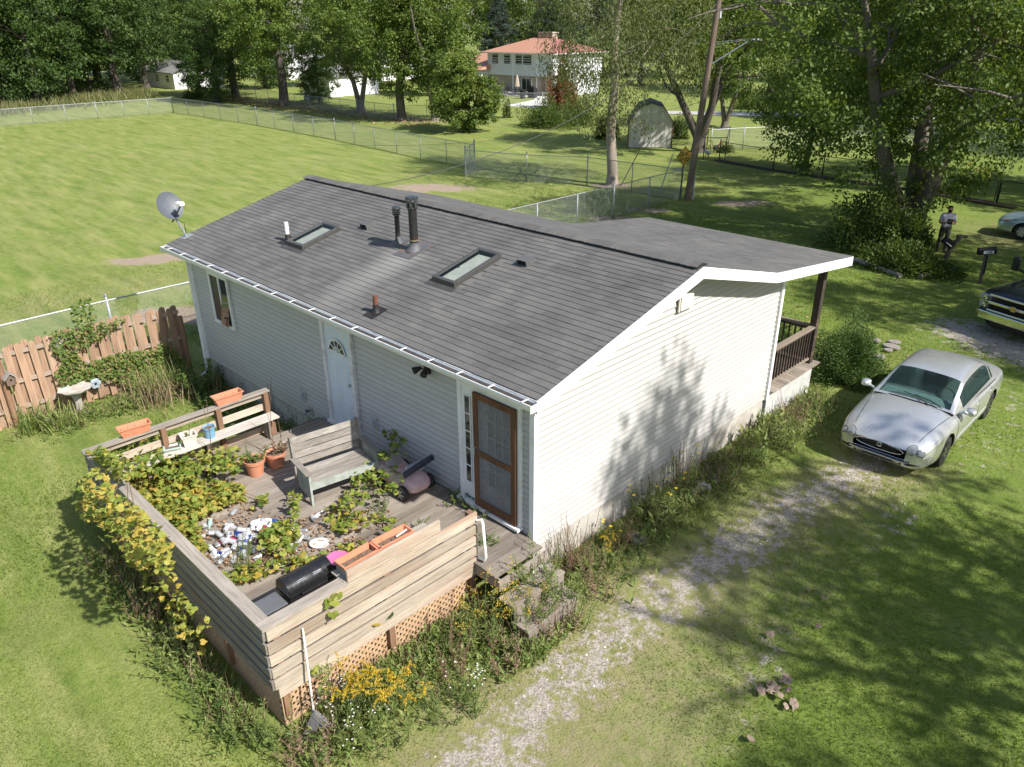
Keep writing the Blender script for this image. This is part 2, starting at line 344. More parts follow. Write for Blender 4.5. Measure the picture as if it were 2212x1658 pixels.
def make_gravel():
    g = np.random.default_rng(11); n = 60000; X = g.uniform(-3, 8, n); Y = g.uniform(-6, 19, n); gr, _, _ = masks(X, Y); k = g.random(n) < np.clip(gr-.35, 0, 1)**1.5*.5
    X, Y = X[k], Y[k]; n = len(X); s = g.uniform(.010, .026, n); V = np.empty((n, 6, 3)); ax = np.array([[1, 0, 0], [-1, 0, 0], [0, 1, 0], [0, -1, 0], [0, 0, .8], [0, 0, -.8]]); a = g.uniform(0, 6.28, n)
    for i in range(6):
        v = ax[i]*(.7+.6*g.random((n, 1))); V[:, i, 0] = X+s*(v[:, 0]*np.cos(a)-v[:, 1]*np.sin(a)); V[:, i, 1] = Y+s*(v[:, 0]*np.sin(a)+v[:, 1]*np.cos(a)); V[:, i, 2] = .008+s*v[:, 2]
    f = np.array([[0, 2, 4], [2, 1, 4], [1, 3, 4], [3, 0, 4], [2, 0, 5], [1, 2, 5], [3, 1, 5], [0, 3, 5]]); Fq = (np.arange(n)[:, None, None]*6+f[None]).reshape(-1, 3)
    q = NT('gravel_stone'); q.set(q.ramp(q.attr('tint'), [(0, (.30, .27, .24)), (.5, (.5, .46, .42)), (1, (.70, .68, .65))]), .85, 0, .2)
    o = obj('gravel', mesh_np('gravel', V.reshape(-1, 3), Fq, q.mat, np.repeat(g.random(n), 8))); tag(o, 'loose pale gravel along the wheel tracks', 'gravel', kind='stuff')
make_gravel()
# ================================================================ HOUSE
WHITE = M('white_trim', (.80, .79, .77), .5, .05, 3, dirt=(.55, .53, .48))
q = NT('vinyl_siding'); _z = q.sep()[2]; lapf = q.math('FRACT', q.math('DIVIDE', q.math('SUBTRACT', _z, .60), .106))  # dark lap lines: the shadow between courses is painted into the siding colour
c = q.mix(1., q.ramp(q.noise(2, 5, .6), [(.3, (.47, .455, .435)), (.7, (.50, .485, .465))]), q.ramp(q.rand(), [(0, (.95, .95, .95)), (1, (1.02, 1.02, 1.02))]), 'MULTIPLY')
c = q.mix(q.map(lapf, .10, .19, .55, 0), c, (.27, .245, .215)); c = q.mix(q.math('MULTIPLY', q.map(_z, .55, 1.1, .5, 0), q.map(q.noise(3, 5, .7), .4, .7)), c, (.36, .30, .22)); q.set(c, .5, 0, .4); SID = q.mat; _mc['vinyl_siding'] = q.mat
DARK = M('dark_gap', (.02, .02, .02), .9)
METAL = M('galvanised', (.42, .44, .45), .45, .15, 20, metal=.7)
CONC = M('concrete', (.46, .43, .38), .85, .15, 4, bump=.3, dirt=(.28, .24, .18))
HL, HW, SB = 10.97, 7.37, .60          # length along -x, width along y, bottom of the siding
SL = .2576; RY, RZ = 3.61, 4.41        # ridge
def roofz(y): return RZ-abs(y-RY)*SL if y <= 6.3 or True else 0
PZ0, PZ1, PY1 = RZ-(6.3-RY)*SL, 3.31, 9.80
house = thing('house', (-HL/2, HW/2, 0), 'single storey house with grey shingle roof and white vinyl siding', 'house')
def wall_top(y): return min(3.20+(y+.3)*SL, RZ-.16-max(0, y-RY)*SL) if y < 6.3 else PZ0-.16-(y-6.3)*(PZ0-PZ1)/(PY1-6.3)
# inner body + foundation
poly = [(.05, SB), (HW-.05, SB), (HW-.05, wall_top(HW)-.02), (6.3, wall_top(6.3)-.02), (RY, RZ-.2), (.05, wall_top(.05)-.02)]
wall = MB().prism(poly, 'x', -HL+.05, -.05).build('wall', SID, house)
MB().bb(-HL+.06, -.06, .06, HW-.06, -.2, SB+.02).build('foundation', CONC, house)
# siding courses: lapped boards, each course in lengths
def lap(x0, x1, z, h, axis, off, out):
    """one lapped siding length; axis 'x' lies in plane y=off facing -y, axis 'y' in plane x=off facing +x"""
    m = MB(); t0, t1 = .030, .003
    prof = [(0, z), (t0, z), (t0, z+.006), (t1, z+h), (0, z+h)]
    if axis == 'x': m.prism([(off-a, b) for a, b in prof], 'x', x0, x1)
    else:
        x1t = x1[1] if isinstance(x1, tuple) else x1; x0t = x0[1] if isinstance(x0, tuple) else x0; a0 = x0[0] if isinstance(x0, tuple) else x0; a1 = x1[0] if isinstance(x1, tuple) else x1
        vs = [(off+a, a0+(x0t-a0)*(b-z)/h, b) for a, b in prof]+[(off+a, a1+(x1t-a1)*(b-z)/h, b) for a, b in prof]; n = 5
        m.add(vs, [tuple(reversed(range(n))), tuple(range(n, 2*n))]+[(i, (i+1) % n, n+(i+1) % n, n+i) for i in range(n)])
    return m
CH = .106; r1 = random.Random(2)
for k in range(25):
    z = SB+k*CH
    if z+CH > 3.23: break
    cuts = [-HL+.06]+sorted(r1.uniform(-HL+1+3.4*i, -HL+3.2+3.4*i) for i in range(3))+[-.06]
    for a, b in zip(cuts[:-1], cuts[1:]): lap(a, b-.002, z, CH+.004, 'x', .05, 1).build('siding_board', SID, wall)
for k in range(40):
    z = SB+k*CH
    def span(zz):
        ya = .06 if zz <= wall_top(.06) else -.3+(zz-3.20)/SL
        if zz > wall_top(HW-.06): 
            yb = 6.3+(PZ0-.16-zz)*(PY1-6.3)/(PZ0-PZ1) if zz < PZ0-.16 else RY+(RZ-.16-zz)/SL
        else: yb = HW-.06
        return ya, min(yb, HW-.06)
    (a0, b0), (a1, b1) = span(z), span(z+CH)
    if b1-a1 < .3: break
    c = a0+(b0-a0)*r1.uniform(.25, .75)
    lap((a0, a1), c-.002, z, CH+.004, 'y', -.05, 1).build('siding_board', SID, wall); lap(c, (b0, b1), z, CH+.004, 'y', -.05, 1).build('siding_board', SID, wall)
for nm, x0, x1, y0, y1, zt in (('corner_trim', -.075, .022, -.022, .075, 3.2), ('corner_trim', -.075, .022, HW-.075, HW+.022, wall_top(HW)), ('corner_trim', -HL-.012, -HL+.085, -.022, .075, 3.2)):
    box_obj(nm, x0, x1, y0, y1, SB-.02, zt, WHITE, house, .004)
# ---- roof
q = NT('asphalt_shingle'); tn = q.math('FRACT', q.math('ADD', q.attr('tint'), q.rand())); sx, sy, sz = q.sep()
c = q.ramp(tn, [(0, (.106, .104, .102)), (.5, (.120, .117, .113)), (1, (.136, .132, .126))])
c = q.mix(1., c, q.ramp(q.noise(.9, 5, .6, (1, .12, .12)), [(.3, (.86, .86, .87)), (.7, (1.14, 1.13, 1.11))]), 'MULTIPLY')
c = q.mix(1., c, q.ramp(q.noise(1.1, 5, .7), [(.3, (.88, .88, .88)), (.7, (1.12, 1.12, 1.1))]), 'MULTIPLY')
c = q.mix(1., c, q.ramp(q.noise(160, 2, .5), [(.3, (.72, .72, .72)), (.7, (1.28, 1.27, 1.26))]), 'MULTIPLY')
# pale wash running down the slope below the flue
dx = q.math('ABSOLUTE', q.math('ADD', sx, q.math('ADD', 5.0, q.math('MULTIPLY', q.math('SUBTRACT', q.noise(1.6, 4), .5), .35))))
st = q.math('MULTIPLY', q.map(dx, .12, .62, 1, 0), q.math('MULTIPLY', q.map(sy, 1.8, 2.05, 1, 0), q.map(sy, -.4, 1.6, .35, 1)))
c = q.mix(q.math('MULTIPLY', st, .75), c, (.25, .243, .225))
q.set(c, .92, 0, .2); q.bump(q.noise(220, 2), .35, .003); SHING = q.mat
X0, X1 = -11.31, .34; EY = -.30
def slab(m, x0, x1, y0, z0, y1, z1, t=.05): m.prism([(y0, z0), (y1, z1), (y1, z1-t), (y0, z0-t)], 'x', x0, x1)
m = MB(); slab(m, X0+.02, X1-.02, EY+.01, roofz(EY+.01), RY, RZ, .10); roof_b = m.build('roof', SHING, house)
m = MB(); slab(m, X0+.02, X1-.02, RY+.001, RZ, 6.3, PZ0, .10); slab(m, X0+.02, -5.10, 6.301, PZ0, 7.78, RZ-(7.78-RY)*SL, .10); slab(m, -5.098, X1-.02, 6.301, PZ0, PY1-.01, PZ1, .10)
roof_f = m.build('front_roof', SHING, house)
TW, TE = .305, .129; ca = math.cos(math.atan(SL)); sa = math.sin(math.atan(SL))
def tabmesh(w, l=.16, t=.013):
    m = MB(); m.add([(0, 0, 0), (w, 0, 0), (w, 0, t), (0, 0, t), (0, l, 0), (w, l, 0), (w, l, .002), (0, l, .002)], [(3, 2, 1, 0), (0, 1, 5, 4), (2, 3, 7, 6), (1, 2, 6, 5), (3, 0, 4, 7), (4, 5, 6, 7)]); return m
TAB = tabmesh(TW-.006).me('shingle', SHING); ROT = math.atan(SL)
slope_len = (RY-EY)/ca; nrow = int(slope_len/TE); tabs = []
skyl = [(-8.12, -7.42, .92, 1.93), (-3.72, -3.08, 1.25, 2.46)]
for r_ in range(nrow+1):
    off = (r_ % 2)*TW/2+(r_*.021 % .06); s0 = r_*TE
    if s0+.05 > slope_len: break
    x = X0+.005-off
    while x < X1:
        a, b = max(x, X0+.004), min(x+TW-.006, X1-.004); yy = EY+(s0)*ca
        if b-a > .05 and not any(u0-.02 < (a+b)/2 < u1+.02 and v0-.1 < yy < v1-.02 for u0, u1, v0, v1 in skyl): tabs.append((a, b, s0))
        x += TW
def tabpos(a, s0): return (a, EY+s0*ca, roofz(EY)+s0*sa+.002)
tabs.sort(key=lambda t: (t[0]-CAM[0])**2+(EY+t[2]*ca-CAM[1])**2)
full = [t for t in tabs if abs(t[1]-t[0]-(TW-.006)) < 1e-6]; sel = set(full[:300]); r2 = random.Random(5)
for a, b, s0 in full[:300]:
    p = tabpos(a, s0); obj('shingle', TAB, roof_b, True, (p[0], p[1]+r2.uniform(-.004, .004), p[2]+r2.uniform(0, .002)), (ROT, 0, r2.uniform(-.006, .006)))
def joined_tabs(name, items, flip, parent):
    V, Ft, T = [], [], []; base = np.array([(0, 0, 0), (1, 0, 0), (1, 0, .013), (0, 0, .013), (0, .16, 0), (1, .16, 0), (1, .16, .002), (0, .16, .002)])
    fq = np.array([(3, 2, 1, 0), (0, 1, 5, 4), (2, 3, 7, 6), (1, 2, 6, 5), (3, 0, 4, 7), (4, 5, 6, 7)])
    for i, (x0, x1, y0, z0, cs, sn, sg) in enumerate(items):
        b = base.copy(); b[:, 0] = x0+b[:, 0]*(x1-x0); y = y0+sg*(b[:, 1]*cs-b[:, 2]*sn); z = z0+b[:, 1]*sn+b[:, 2]*cs; V.append(np.stack([b[:, 0], y, z], 1)); Ft.append(fq+8*i); T += [r2.random()]*6
    o = obj(name, mesh_np(name, np.concatenate(V), np.concatenate(Ft), SHING, T), parent); o['kind'] = 'stuff'; return o
items = []
for t in tabs:
    if t in sel: continue
    p = tabpos(t[0], t[2]); items.append((t[0], t[1], p[1]+r2.uniform(-.004, .004), p[2], ca, sa, 1))
joined_tabs('shingles', items, False, roof_b)
items = []
def rows(x0, x1, ylo, zlo, yhi, zhi):
    L = math.hypot(yhi-ylo, zhi-zlo); cs, sn = abs(yhi-ylo)/L, (zhi-zlo)/L; n = int(L/TE)
    for r_ in range(n):
        x = x0-(r_ % 2)*TW/2
        while x < x1:
            a, b = max(x, x0+.004), min(x+TW-.006, x1-.004)
            if b-a > .05: items.append((a, b, ylo-r_*TE*cs, zlo+r_*TE*sn+.002, cs, sn, -1))
            x += TW
rows(X0, X1, 6.3, PZ0, RY, RZ); rows(X0, -5.1, 7.78, RZ-(7.78-RY)*SL, 6.3, PZ0); rows(-5.098, X1, PY1, PZ1, 6.3, PZ0)
joined_tabs('shingles', items, True, roof_f)
# ridge vent + cap shingles
MB().prism([(RY-.15, RZ-.005), (RY-.14, RZ+.012), (RY, RZ+.045), (RY+.14, RZ+.012), (RY+.15, RZ-.005)], 'x', X0+.05, X1-.03).build('ridge_vent', DARK, house)
m = MB(); cw = .175
for yy0, sg in ((0, -1), (0, 1)):
    m.add([(0, 0, .062), (.20, 0, .052), (.20, sg*cw, .052-cw*SL), (0, sg*cw, .062-cw*SL), (0, 0, .048), (.20, 0, .046), (.20, sg*cw, .046-cw*SL), (0, sg*cw, .046-cw*SL)], [(0, 1, 2, 3), (7, 6, 5, 4), (0, 3, 7, 4), (3, 2, 6, 7), (1, 5, 6, 2)])
CAP = m.me('ridge_cap', SHING); x = X0
while x < X1-.15:
    obj('ridge_cap', CAP, house, True, (x+.15, RY+r2.uniform(-.006, .006), RZ+r2.uniform(-.002, .004)), (0, 0, PI)); x += .145
# fascia, rakes, soffits
def rake(x0, x1):
    for (ya, za), (yb, zb), nm in (((EY-.02, roofz(EY)), (RY, RZ), 'rake_fascia'), ((RY, RZ), (6.3, PZ0), 'rake_fascia')):
        MB().prism([(ya, za-.006), (yb, zb-.006), (yb, zb-.20), (ya, za-.20)], 'x', x0, x1).build(nm, WHITE, house)
rake(X1-.018, X1+.01); rake(X0-.01, X0+.018)
dz = (PZ0-PZ1)/(PY1-6.3)
MB().prism([(6.301, PZ0-.006), (PY1, PZ1-.006), (PY1, PZ1-.2), (6.301, PZ0-.2)], 'x', X1-.018, X1+.01).build('porch_fascia', WHITE, house)
MB().bb(-5.12, X1+.01, PY1, PY1+.025, PZ1-.2, PZ1-.004).build('porch_fascia', WHITE, house)
MB().prism([(6.301, PZ0-.006), (PY1, PZ1-.006), (PY1, PZ1-.2), (6.301, PZ0-.2)], 'x', -5.12, -5.10).build('porch_fascia', WHITE, house)
m = MB(); slab(m, .012, X1-.02, EY, roofz(EY)-.125, RY, RZ-.125, .02); slab(m, .012, X1-.02, RY+.002, RZ-.125, 6.3, PZ0-.125, .02); slab(m, -5.09, X1-.02, 6.302, PZ0-.13, PY1-.002, PZ1-.13, .02); slab(m, X0+.02, -HL-.02, EY, roofz(EY)-.125, RY, RZ-.125, .02)
m.build('soffit', WHITE, house)
MB().bb(X0+.02, X1-.02, EY+.011, .03, 3.235, 3.255).build('eave_soffit', WHITE, house)
MB().bb(X0+.01, X1-.01, EY-.014, EY+.006, 3.24, roofz(EY)-.008).build('eave_fascia', WHITE, house)
# gutter (open trough with straps and leaf litter)
gz = roofz(EY)-.035; yo = EY-.145
m = MB(); prof = [(EY-.016, gz), (EY-.016, gz-.115), (yo+.045, gz-.115), (yo+.012, gz-.06), (yo, gz-.045), (yo, gz+.004), (yo+.014, gz+.004), (yo+.014, gz-.04), (yo+.026, gz-.058), (yo+.053, gz-.106), (EY-.024, gz-.106), (EY-.024, gz)]
n = len(prof); m.add([(X0-.03, a, b) for a, b in prof]+[(X1+.0, a, b) for a, b in prof], [(i, (i+1) % n, n+(i+1) % n, n+i) for i in range(n)])
m.bb(X0-.034, X0-.03, yo, EY-.016, gz-.115, gz); m.bb(X1+.0, X1+.004, yo, EY-.016, gz-.115, gz)
gut = m.build('gutter', WHITE, house)
MB().bb(X0, X1-.02, yo+.017, EY-.026, gz-.05, gz-.022).build('gutter_litter', M('leaf_litter', (.05, .042, .035), .95, .4, 30, bump=.8), gut)
STR = MB().bb(-.012, .012, yo+.002, EY+.0, -.004, .004).me('gutter_strap', WHITE)
for i in range(18): obj('gutter_strap', STR, gut, True, (X0+.35+i*.655, 0, gz+.009))
m = MB(); m.tube([(-HL+.0, -.10, 3.22), (-HL-.0, -.045, 3.12), (-HL+.0, -.045, .25), (-HL-.05, -.25, .12)], .035, 8); m.build('downspout', WHITE, house, smooth=True)
# ---- openings on the rear wall
GL = glass('window_glass'); GLB = glass('pane_glass', (.03, .035, .03), .04); DOORW = M('door_white', (.64, .71, .76), .45, .04, 5, dirt=(.6, .6, .58)); PEEL = M('peeling_frame', (.70, .68, .66), .6, .1, 12, dirt=(.38, .26, .19))
win = box_obj('window', -10.02, -9.14, .012, .03, 1.80, 2.97, M('room_dark', (.03, .03, .035), .9), house)
m = MB(); x0, x1, z0, z1, t = -10.04, -9.12, 1.78, 2.99, .07
m.bb(x0, x1, -.03, .028, z0, z0+t); m.bb(x0, x1, -.03, .028, z1-t, z1); m.bb(x0, x0+t, -.029, .027, z0+t, z1-t); m.bb(x1-t, x1, -.029, .027, z0+t, z1-t); m.bb(-9.60, -9.555, -.02, .026, z0+t, z1-t)
m.build('window_frame', WHITE, win, bevel=.004)
MB().box((-9.785, -.001, 2.385), (.37, .006, 1.07)).build('pane', NT('blind_glass').set((.025, .028, .032), .35, 0, .3).mat, win); MB().box((-9.37, -.012, 2.385), (.365, .006, 1.07), Matrix.Rotation(R(-10), 3, 'X')).build('pane', GLB, win)
# white six-panel door with fan light
door = box_obj('door', -5.37, -4.57, .0, .035, .93, 2.96, DOORW, house)
m = MB()
for xa, xb in ((-5.28, -5.02), (-4.92, -4.66)):
    for za, zb in ((1.02, 1.50), (1.60, 2.28)):
        m.bb(xa, xb, -.008, .002, za, zb); m.bb(xa+.05, xb-.05, -.014, -.007, za+.05, zb-.05)
m.build('door_panel', DOORW, door, bevel=.006)
def fan(r_, y0, y1, n=14): return [(-4.97+r_*math.cos(PI*i/n), 2.46+r_*math.sin(PI*i/n)*.95) for i in range(n+1)]
MB().prism(fan(.27, 0, 0), 'y', -.016, -.004).build('fan_light', GLB, door)
m = MB(); pf = fan(.285, 0, 0); pi_ = fan(.245, 0, 0)
for i in range(14): m.add([(*[(p[0], y, p[1]) for y in (-.024, ) for p in (pf[i],)][0],), (pf[i+1][0], -.024, pf[i+1][1]), (pi_[i+1][0], -.024, pi_[i+1][1]), (pi_[i][0], -.024, pi_[i][1])], [(0, 1, 2, 3)])
m.bb(-5.255, -4.685, -.024, -.005, 2.445, 2.475)
for a in (36, 72, 108, 144): m.beam((-4.97, -.022, 2.47), (-4.97+.26*math.cos(R(a)), -.022, 2.46+.25*math.sin(R(a))), .014, .018, (0, 1, 0))
fi = fan(.11, 0, 0)
for i in range(14): m.beam((fi[i][0], -.021, fi[i][1]), (fi[i+1][0], -.021, fi[i+1][1]), .016, .014, (0, 1, 0))
m.build('fan_light_bars', WHITE, door)
m = MB(); m.bb(-5.47, -5.375, -.035, .03, .90, 3.02); m.bb(-4.565, -4.47, -.035, .03, .90, 3.02); m.bb(-5.375, -4.565, -.034, .029, 2.965, 3.02); m.bb(-5.49, -4.45, -.09, .028, .86, .925)
m.build('door_frame', PEEL, door, bevel=.004)
m = MB(); m.lathe([(.0, -.06), (.03, -.055), (.033, -.03), (.012, -.02), (.012, 0)], 12, (-4.64, 0, 1.9), Matrix.Rotation(R(-90), 3, 'X')); m.build('door_handle', METAL, door, smooth=True)
# rear entry: white door with side light behind a wood framed screen door
entry = box_obj('entry_door', -1.15, -.33, .02, .04, .92, 2.95, WHITE, house)
GRID = WHITE
def lites(xa, xb, za, zb, nx, nz, y, parent, name='glazed_panel'):
    p = box_obj(name, xa, xb, y, y+.006, za, zb, GLB, parent); m = MB()
    for i in range(nx+1): x = xa+(xb-xa)*i/nx; m.bb(x-.009, x+.009, y-.008, y-.001, za, zb)
    for i in range(nz+1): z = za+(zb-za)*i/nz; m.bb(xa, xb, y-.0075, y-.0015, z-.009, z+.009)
    m.build('glazing_bars', GRID, p); return p
lites(-.98, -.50, 1.35, 2.80, 3, 5, .012, entry)
box_obj('side_light', -1.53, -1.25, -.012, .03, .97, 2.93, WHITE, entry); lites(-1.46, -1.33, 1.25, 2.80, 1, 5, -.022, entry)
m = MB(); m.bb(-1.62, -1.53, -.03, .03, .92, 3.0); m.bb(-1.25, -1.17, -.03, .03, .92, 2.94); m.bb(-.31, -.25, -.03, .03, .92, 3.0); m.bb(-1.53, -.31, -.029, .029, 2.94, 3.0); m.bb(-1.64, -.23, -.11, .03, .87, .918); m.build('entry_frame', WHITE, entry, bevel=.004)
SCW = wood('screen_door_wood', (.20, .095, .045), (.13, .065, .035), 'z', .1, extra=(.10, .06, .04))
sd = thing('screen_door', (-.74, -.05, .93), 'brown wooden screen door with torn grey mesh at the deck', 'door')
m = MB(); xa, xb, za, zb, t = -1.22, -.31, .93, 2.94, .10; y0, y1 = -.075, -.04
m.bb(xa, xa+t, y0, y1, za, zb); m.bb(xb-t, xb, y0, y1, za, zb); m.bb(xa+t, xb-t, y0+.001, y1-.001, za, za+.14); m.bb(xa+t, xb-t, y0+.001, y1-.001, zb-t, zb); m.bb(xa+t, xb-t, y0+.001, y1-.001, 1.86, 1.96); m.build('door_frame', SCW, sd, bevel=.005)
q = NT('insect_mesh'); q.mat.use_transparent_shadow = True; q.set((.27, .27, .275), .75, .1, .3); tr = q.n('BsdfTransparent'); mx = q.n('MixShader'); q.l(q.map(q.noise(2.5, 5, .6), .3, .7, .30, .65), mx.inputs[0]); q.l(tr.outputs[0], mx.inputs[1]); q.l(q.b.outputs[0], mx.inputs[2]); q.l(mx.outputs[0], q.out.inputs[0]); MESHM = q.mat
for za_, zb_ in ((1.06, 1.87), (1.95, 2.85)): box_obj('mesh_panel', xa+t-.005, xb-t+.005, -.059, -.056, za_, zb_, MESHM, sd)
m = MB(); m.tube([(xa+.05, -.075, 1.86), (xa+.05, -.11, 1.88), (xa+.05, -.11, 1.98), (xa+.05, -.075, 2.0)], .008, 6); m.build('handle', METAL, sd)
# small fittings on the rear wall
for (xx, zz, w_, h_) in ((-6.5, 1.06, .13, .20), (-4.02, 1.36, .14, .22)):
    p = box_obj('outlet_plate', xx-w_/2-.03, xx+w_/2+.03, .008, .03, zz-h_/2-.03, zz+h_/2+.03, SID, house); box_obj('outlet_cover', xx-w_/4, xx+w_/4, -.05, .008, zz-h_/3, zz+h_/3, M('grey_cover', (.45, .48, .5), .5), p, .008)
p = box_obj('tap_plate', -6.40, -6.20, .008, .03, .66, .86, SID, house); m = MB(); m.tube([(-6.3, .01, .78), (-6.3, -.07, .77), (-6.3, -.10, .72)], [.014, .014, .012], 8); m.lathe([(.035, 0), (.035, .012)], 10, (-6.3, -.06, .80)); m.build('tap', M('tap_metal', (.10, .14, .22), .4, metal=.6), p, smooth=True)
lt = box_obj('flood_light', -2.42, -2.30, -.02, .03, 2.86, 2.98, M('black_metal', (.03, .03, .032), .45, metal=.3), house)
for sx_, yy in ((-.11, -.14), (.09, -.13)):
    m = MB(); rot = Matrix.Rotation(R(115), 3, 'X') @ Matrix.Rotation(sx_*5, 3, 'Y'); m.lathe([(.02, -.10), (.035, -.06), (.055, .0), (.06, .05)], 12, (-2.36+sx_, yy, 2.93), rot); m.tube([(-2.36, -.02, 2.93), (-2.36+sx_*.6, -.07, 2.94)], .012, 6); m.build('lamp_head', M('black_metal', (0, 0, 0)), lt, smooth=True)
# gable vent
gv = MB().bb(.0, .03, 3.47, 3.90, 3.58, 3.88).build('gable_vent', M('vent_tan', (.60, .56, .49), .5), house, bevel=.004)
for i in range(5): MB().box((.04, 3.685, 3.63+i*.05), (.008, .36, .045), Matrix.Rotation(R(-30), 3, 'Y')).build('louvre', M('vent_tan', (0, 0, 0)), gv)
# ---- roof fittings
BRZ = M('bronze_frame', (.085, .08, .075), .45, .1, metal=.3); WELL = M('light_well', (.50, .48, .43), .7)
def on_roof(x, y, h=0.): return Vector((x, y, roofz(y)+h))
def skylight(x0, x1, y0, y1):
    s = MB(); t = .07; h = .10
    def ring(xa, xb, ya, yb, hb, ht):
        for (a, b, c_, d_) in ((xa, xb, ya, ya+t), (xa, xb, yb-t, yb), (xa, xa+t, ya+t, yb-t), (xb-t, xb, ya+t, yb-t)):
            s.add([(p[0], p[1], roofz(p[1])+hb) for p in ((a, c_), (b, c_), (b, d_), (a, d_))]+[(p[0], p[1], roofz(p[1])+ht) for p in ((a, c_), (b, c_), (b, d_), (a, d_))], [(3, 2, 1, 0), (4, 5, 6, 7), (0, 1, 5, 4), (1, 2, 6, 5), (2, 3, 7, 6), (3, 0, 4, 7)])
    ring(x0, x1, y0, y1, -.02, h); f = s.build('skylight', BRZ, house, bevel=.006)
    w_ = MB(); xa, xb, ya, yb = x0+t, x1-t, y0+t, y1-t; d_ = .06
    top = [(p[0], p[1], roofz(p[1])+h-.03) for p in ((xa, ya), (xb, ya), (xb, yb), (xa, yb))]; bot = [(p[0], p[1], roofz(p[1])+.012) for p in ((xa, ya), (xb, ya), (xb, yb), (xa, yb))]
    w_.add(top+bot, [(4, 5, 6, 7), (0, 1, 5, 4), (1, 2, 6, 5), (2, 3, 7, 6), (3, 0, 4, 7)]); w_.build('light_well', WELL, f)
    g_ = MB(); g_.add([(p[0], p[1], roofz(p[1])+h-.012) for p in ((xa, ya), (xb, ya), (xb, yb), (xa, yb))], [(0, 1, 2, 3)]); g_.build('pane', clear('skylight_glass', (.88, .93, .91), .86, .12), f)
    fl = MB(); fl.add([(p[0], p[1], roofz(p[1])+.018) for p in ((x0-.07, y0-.12), (x1+.07, y0-.12), (x1+.07, y0), (x0-.07, y0))], [(0, 1, 2, 3)]); fl.build('flashing', BRZ, f)
skylight(-8.10, -7.45, .95, 1.91); skylight(-3.70, -3.10, 1.28, 2.44)
BLK = M('sooty_black', (.028, .027, .026), .5, .3, 10, metal=.3, dirt=(.10, .05, .025)); RUST = M('rusty_pipe', (.14, .06, .035), .8, .35, 14, bump=.4); FLASH = M('lead_flashing', (.10, .10, .105), .6, .25, 8, dirt=(.26, .11, .05)); PVC = M('white_pipe', (.82, .81, .78), .5, .05)
def flue(name, x, y, h, r_, mat, boot, cap=None, n=16, label=None):
    b = on_roof(x, y, .0); m = MB(); m.tube([b-Vector((0, 0, .15)), b+Vector((0, 0, h))], r_, n); o = m.build(name, mat, house, smooth=True)
    m = MB(); m.lathe([(r_*2.2, -.01), (r_*1.5, .05), (r_*1.12, .12), (r_*1.08, .15)], n, b); w_ = r_*3.2; m.add([(x+a, y+c_, roofz(y+c_)+.02) for a, c_ in ((-w_, -w_*1.3), (w_, -w_*1.3), (w_, w_), (-w_, w_))], [(0, 1, 2, 3)]); m.build('flashing', boot, o, smooth=True)
    return o, b
o, b = flue('flue_pipe', -5.05, 1.99, .90, .082, BLK, FLASH)
m = MB(); m.lathe([(.105, 0), (.105, .02), (.088, .03)], 18, b+Vector((0, 0, .80))); m.lathe([(.10, .0), (.125, .015), (.125, .05), (.10, .055)], 18, b+Vector((0, 0, .97)))
for i in range(7): a = 2*PI*i/7; m.beam(b+Vector((.11*math.cos(a), .11*math.sin(a), .82)), b+Vector((.11*math.cos(a), .11*math.sin(a), 1.0)), .05, .012, (math.cos(a), math.sin(a), 0))
m.build('chimney_cap', M('cap_metal', (.13, .13, .14), .35, .4, 14, metal=.8), o, smooth=True)
MB().lathe([(.088, 0), (.088, .025)], 18, b+Vector((0, 0, .18))).build('band', M('pipe_band', (.35, .28, .2), .5, metal=.6), o)
o, b = flue('gas_vent_pipe', -5.62, 2.04, .58, .05, BLK, FLASH)
m = MB()
for i in range(4): m.lathe([(.06, 0), (.082, .008), (.082, .026), (.06, .034)], 16, b+Vector((0, 0, .56+i*.036)))
m.lathe([(.085, 0), (.08, .02), (.03, .045)], 16, b+Vector((0, 0, .70))); m.build('vent_cap', M('cap_metal', (0, 0, 0)), o, smooth=True)
flue('plastic_vent_pipe', -8.26, 1.10, .40, .045, PVC, BLK); flue('rusty_vent_pipe', -3.79, .11, .30, .045, RUST, BLK)
for x, y in ((-6.94, 2.25), (-2.52, 2.46)):
    m = MB(); w_, l, h = .11, .18, .10
    m.add([(x-w_, y-l*.5, roofz(y-l*.5)), (x+w_, y-l*.5, roofz(y-l*.5)), (x+w_, y+l, roofz(y+l)), (x-w_, y+l, roofz(y+l)), (x-w_, y-l*.5-.03, roofz(y)+h-.01), (x+w_, y-l*.5-.03, roofz(y)+h-.01), (x+w_, y+l*.4, roofz(y)+h+.04), (x-w_, y+l*.4, roofz(y)+h+.04)], [(4, 5, 6, 7), (2, 3, 7, 6), (1, 2, 6, 5), (3, 0, 4, 7)])
    m.bb(x-w_, x+w_, y-l*.3, y-l*.28, roofz(y)-.02, roofz(y)+h-.02, 1); m.build('roof_vent', [M('vent_grey', (.10, .10, .10), .7), DARK], house)
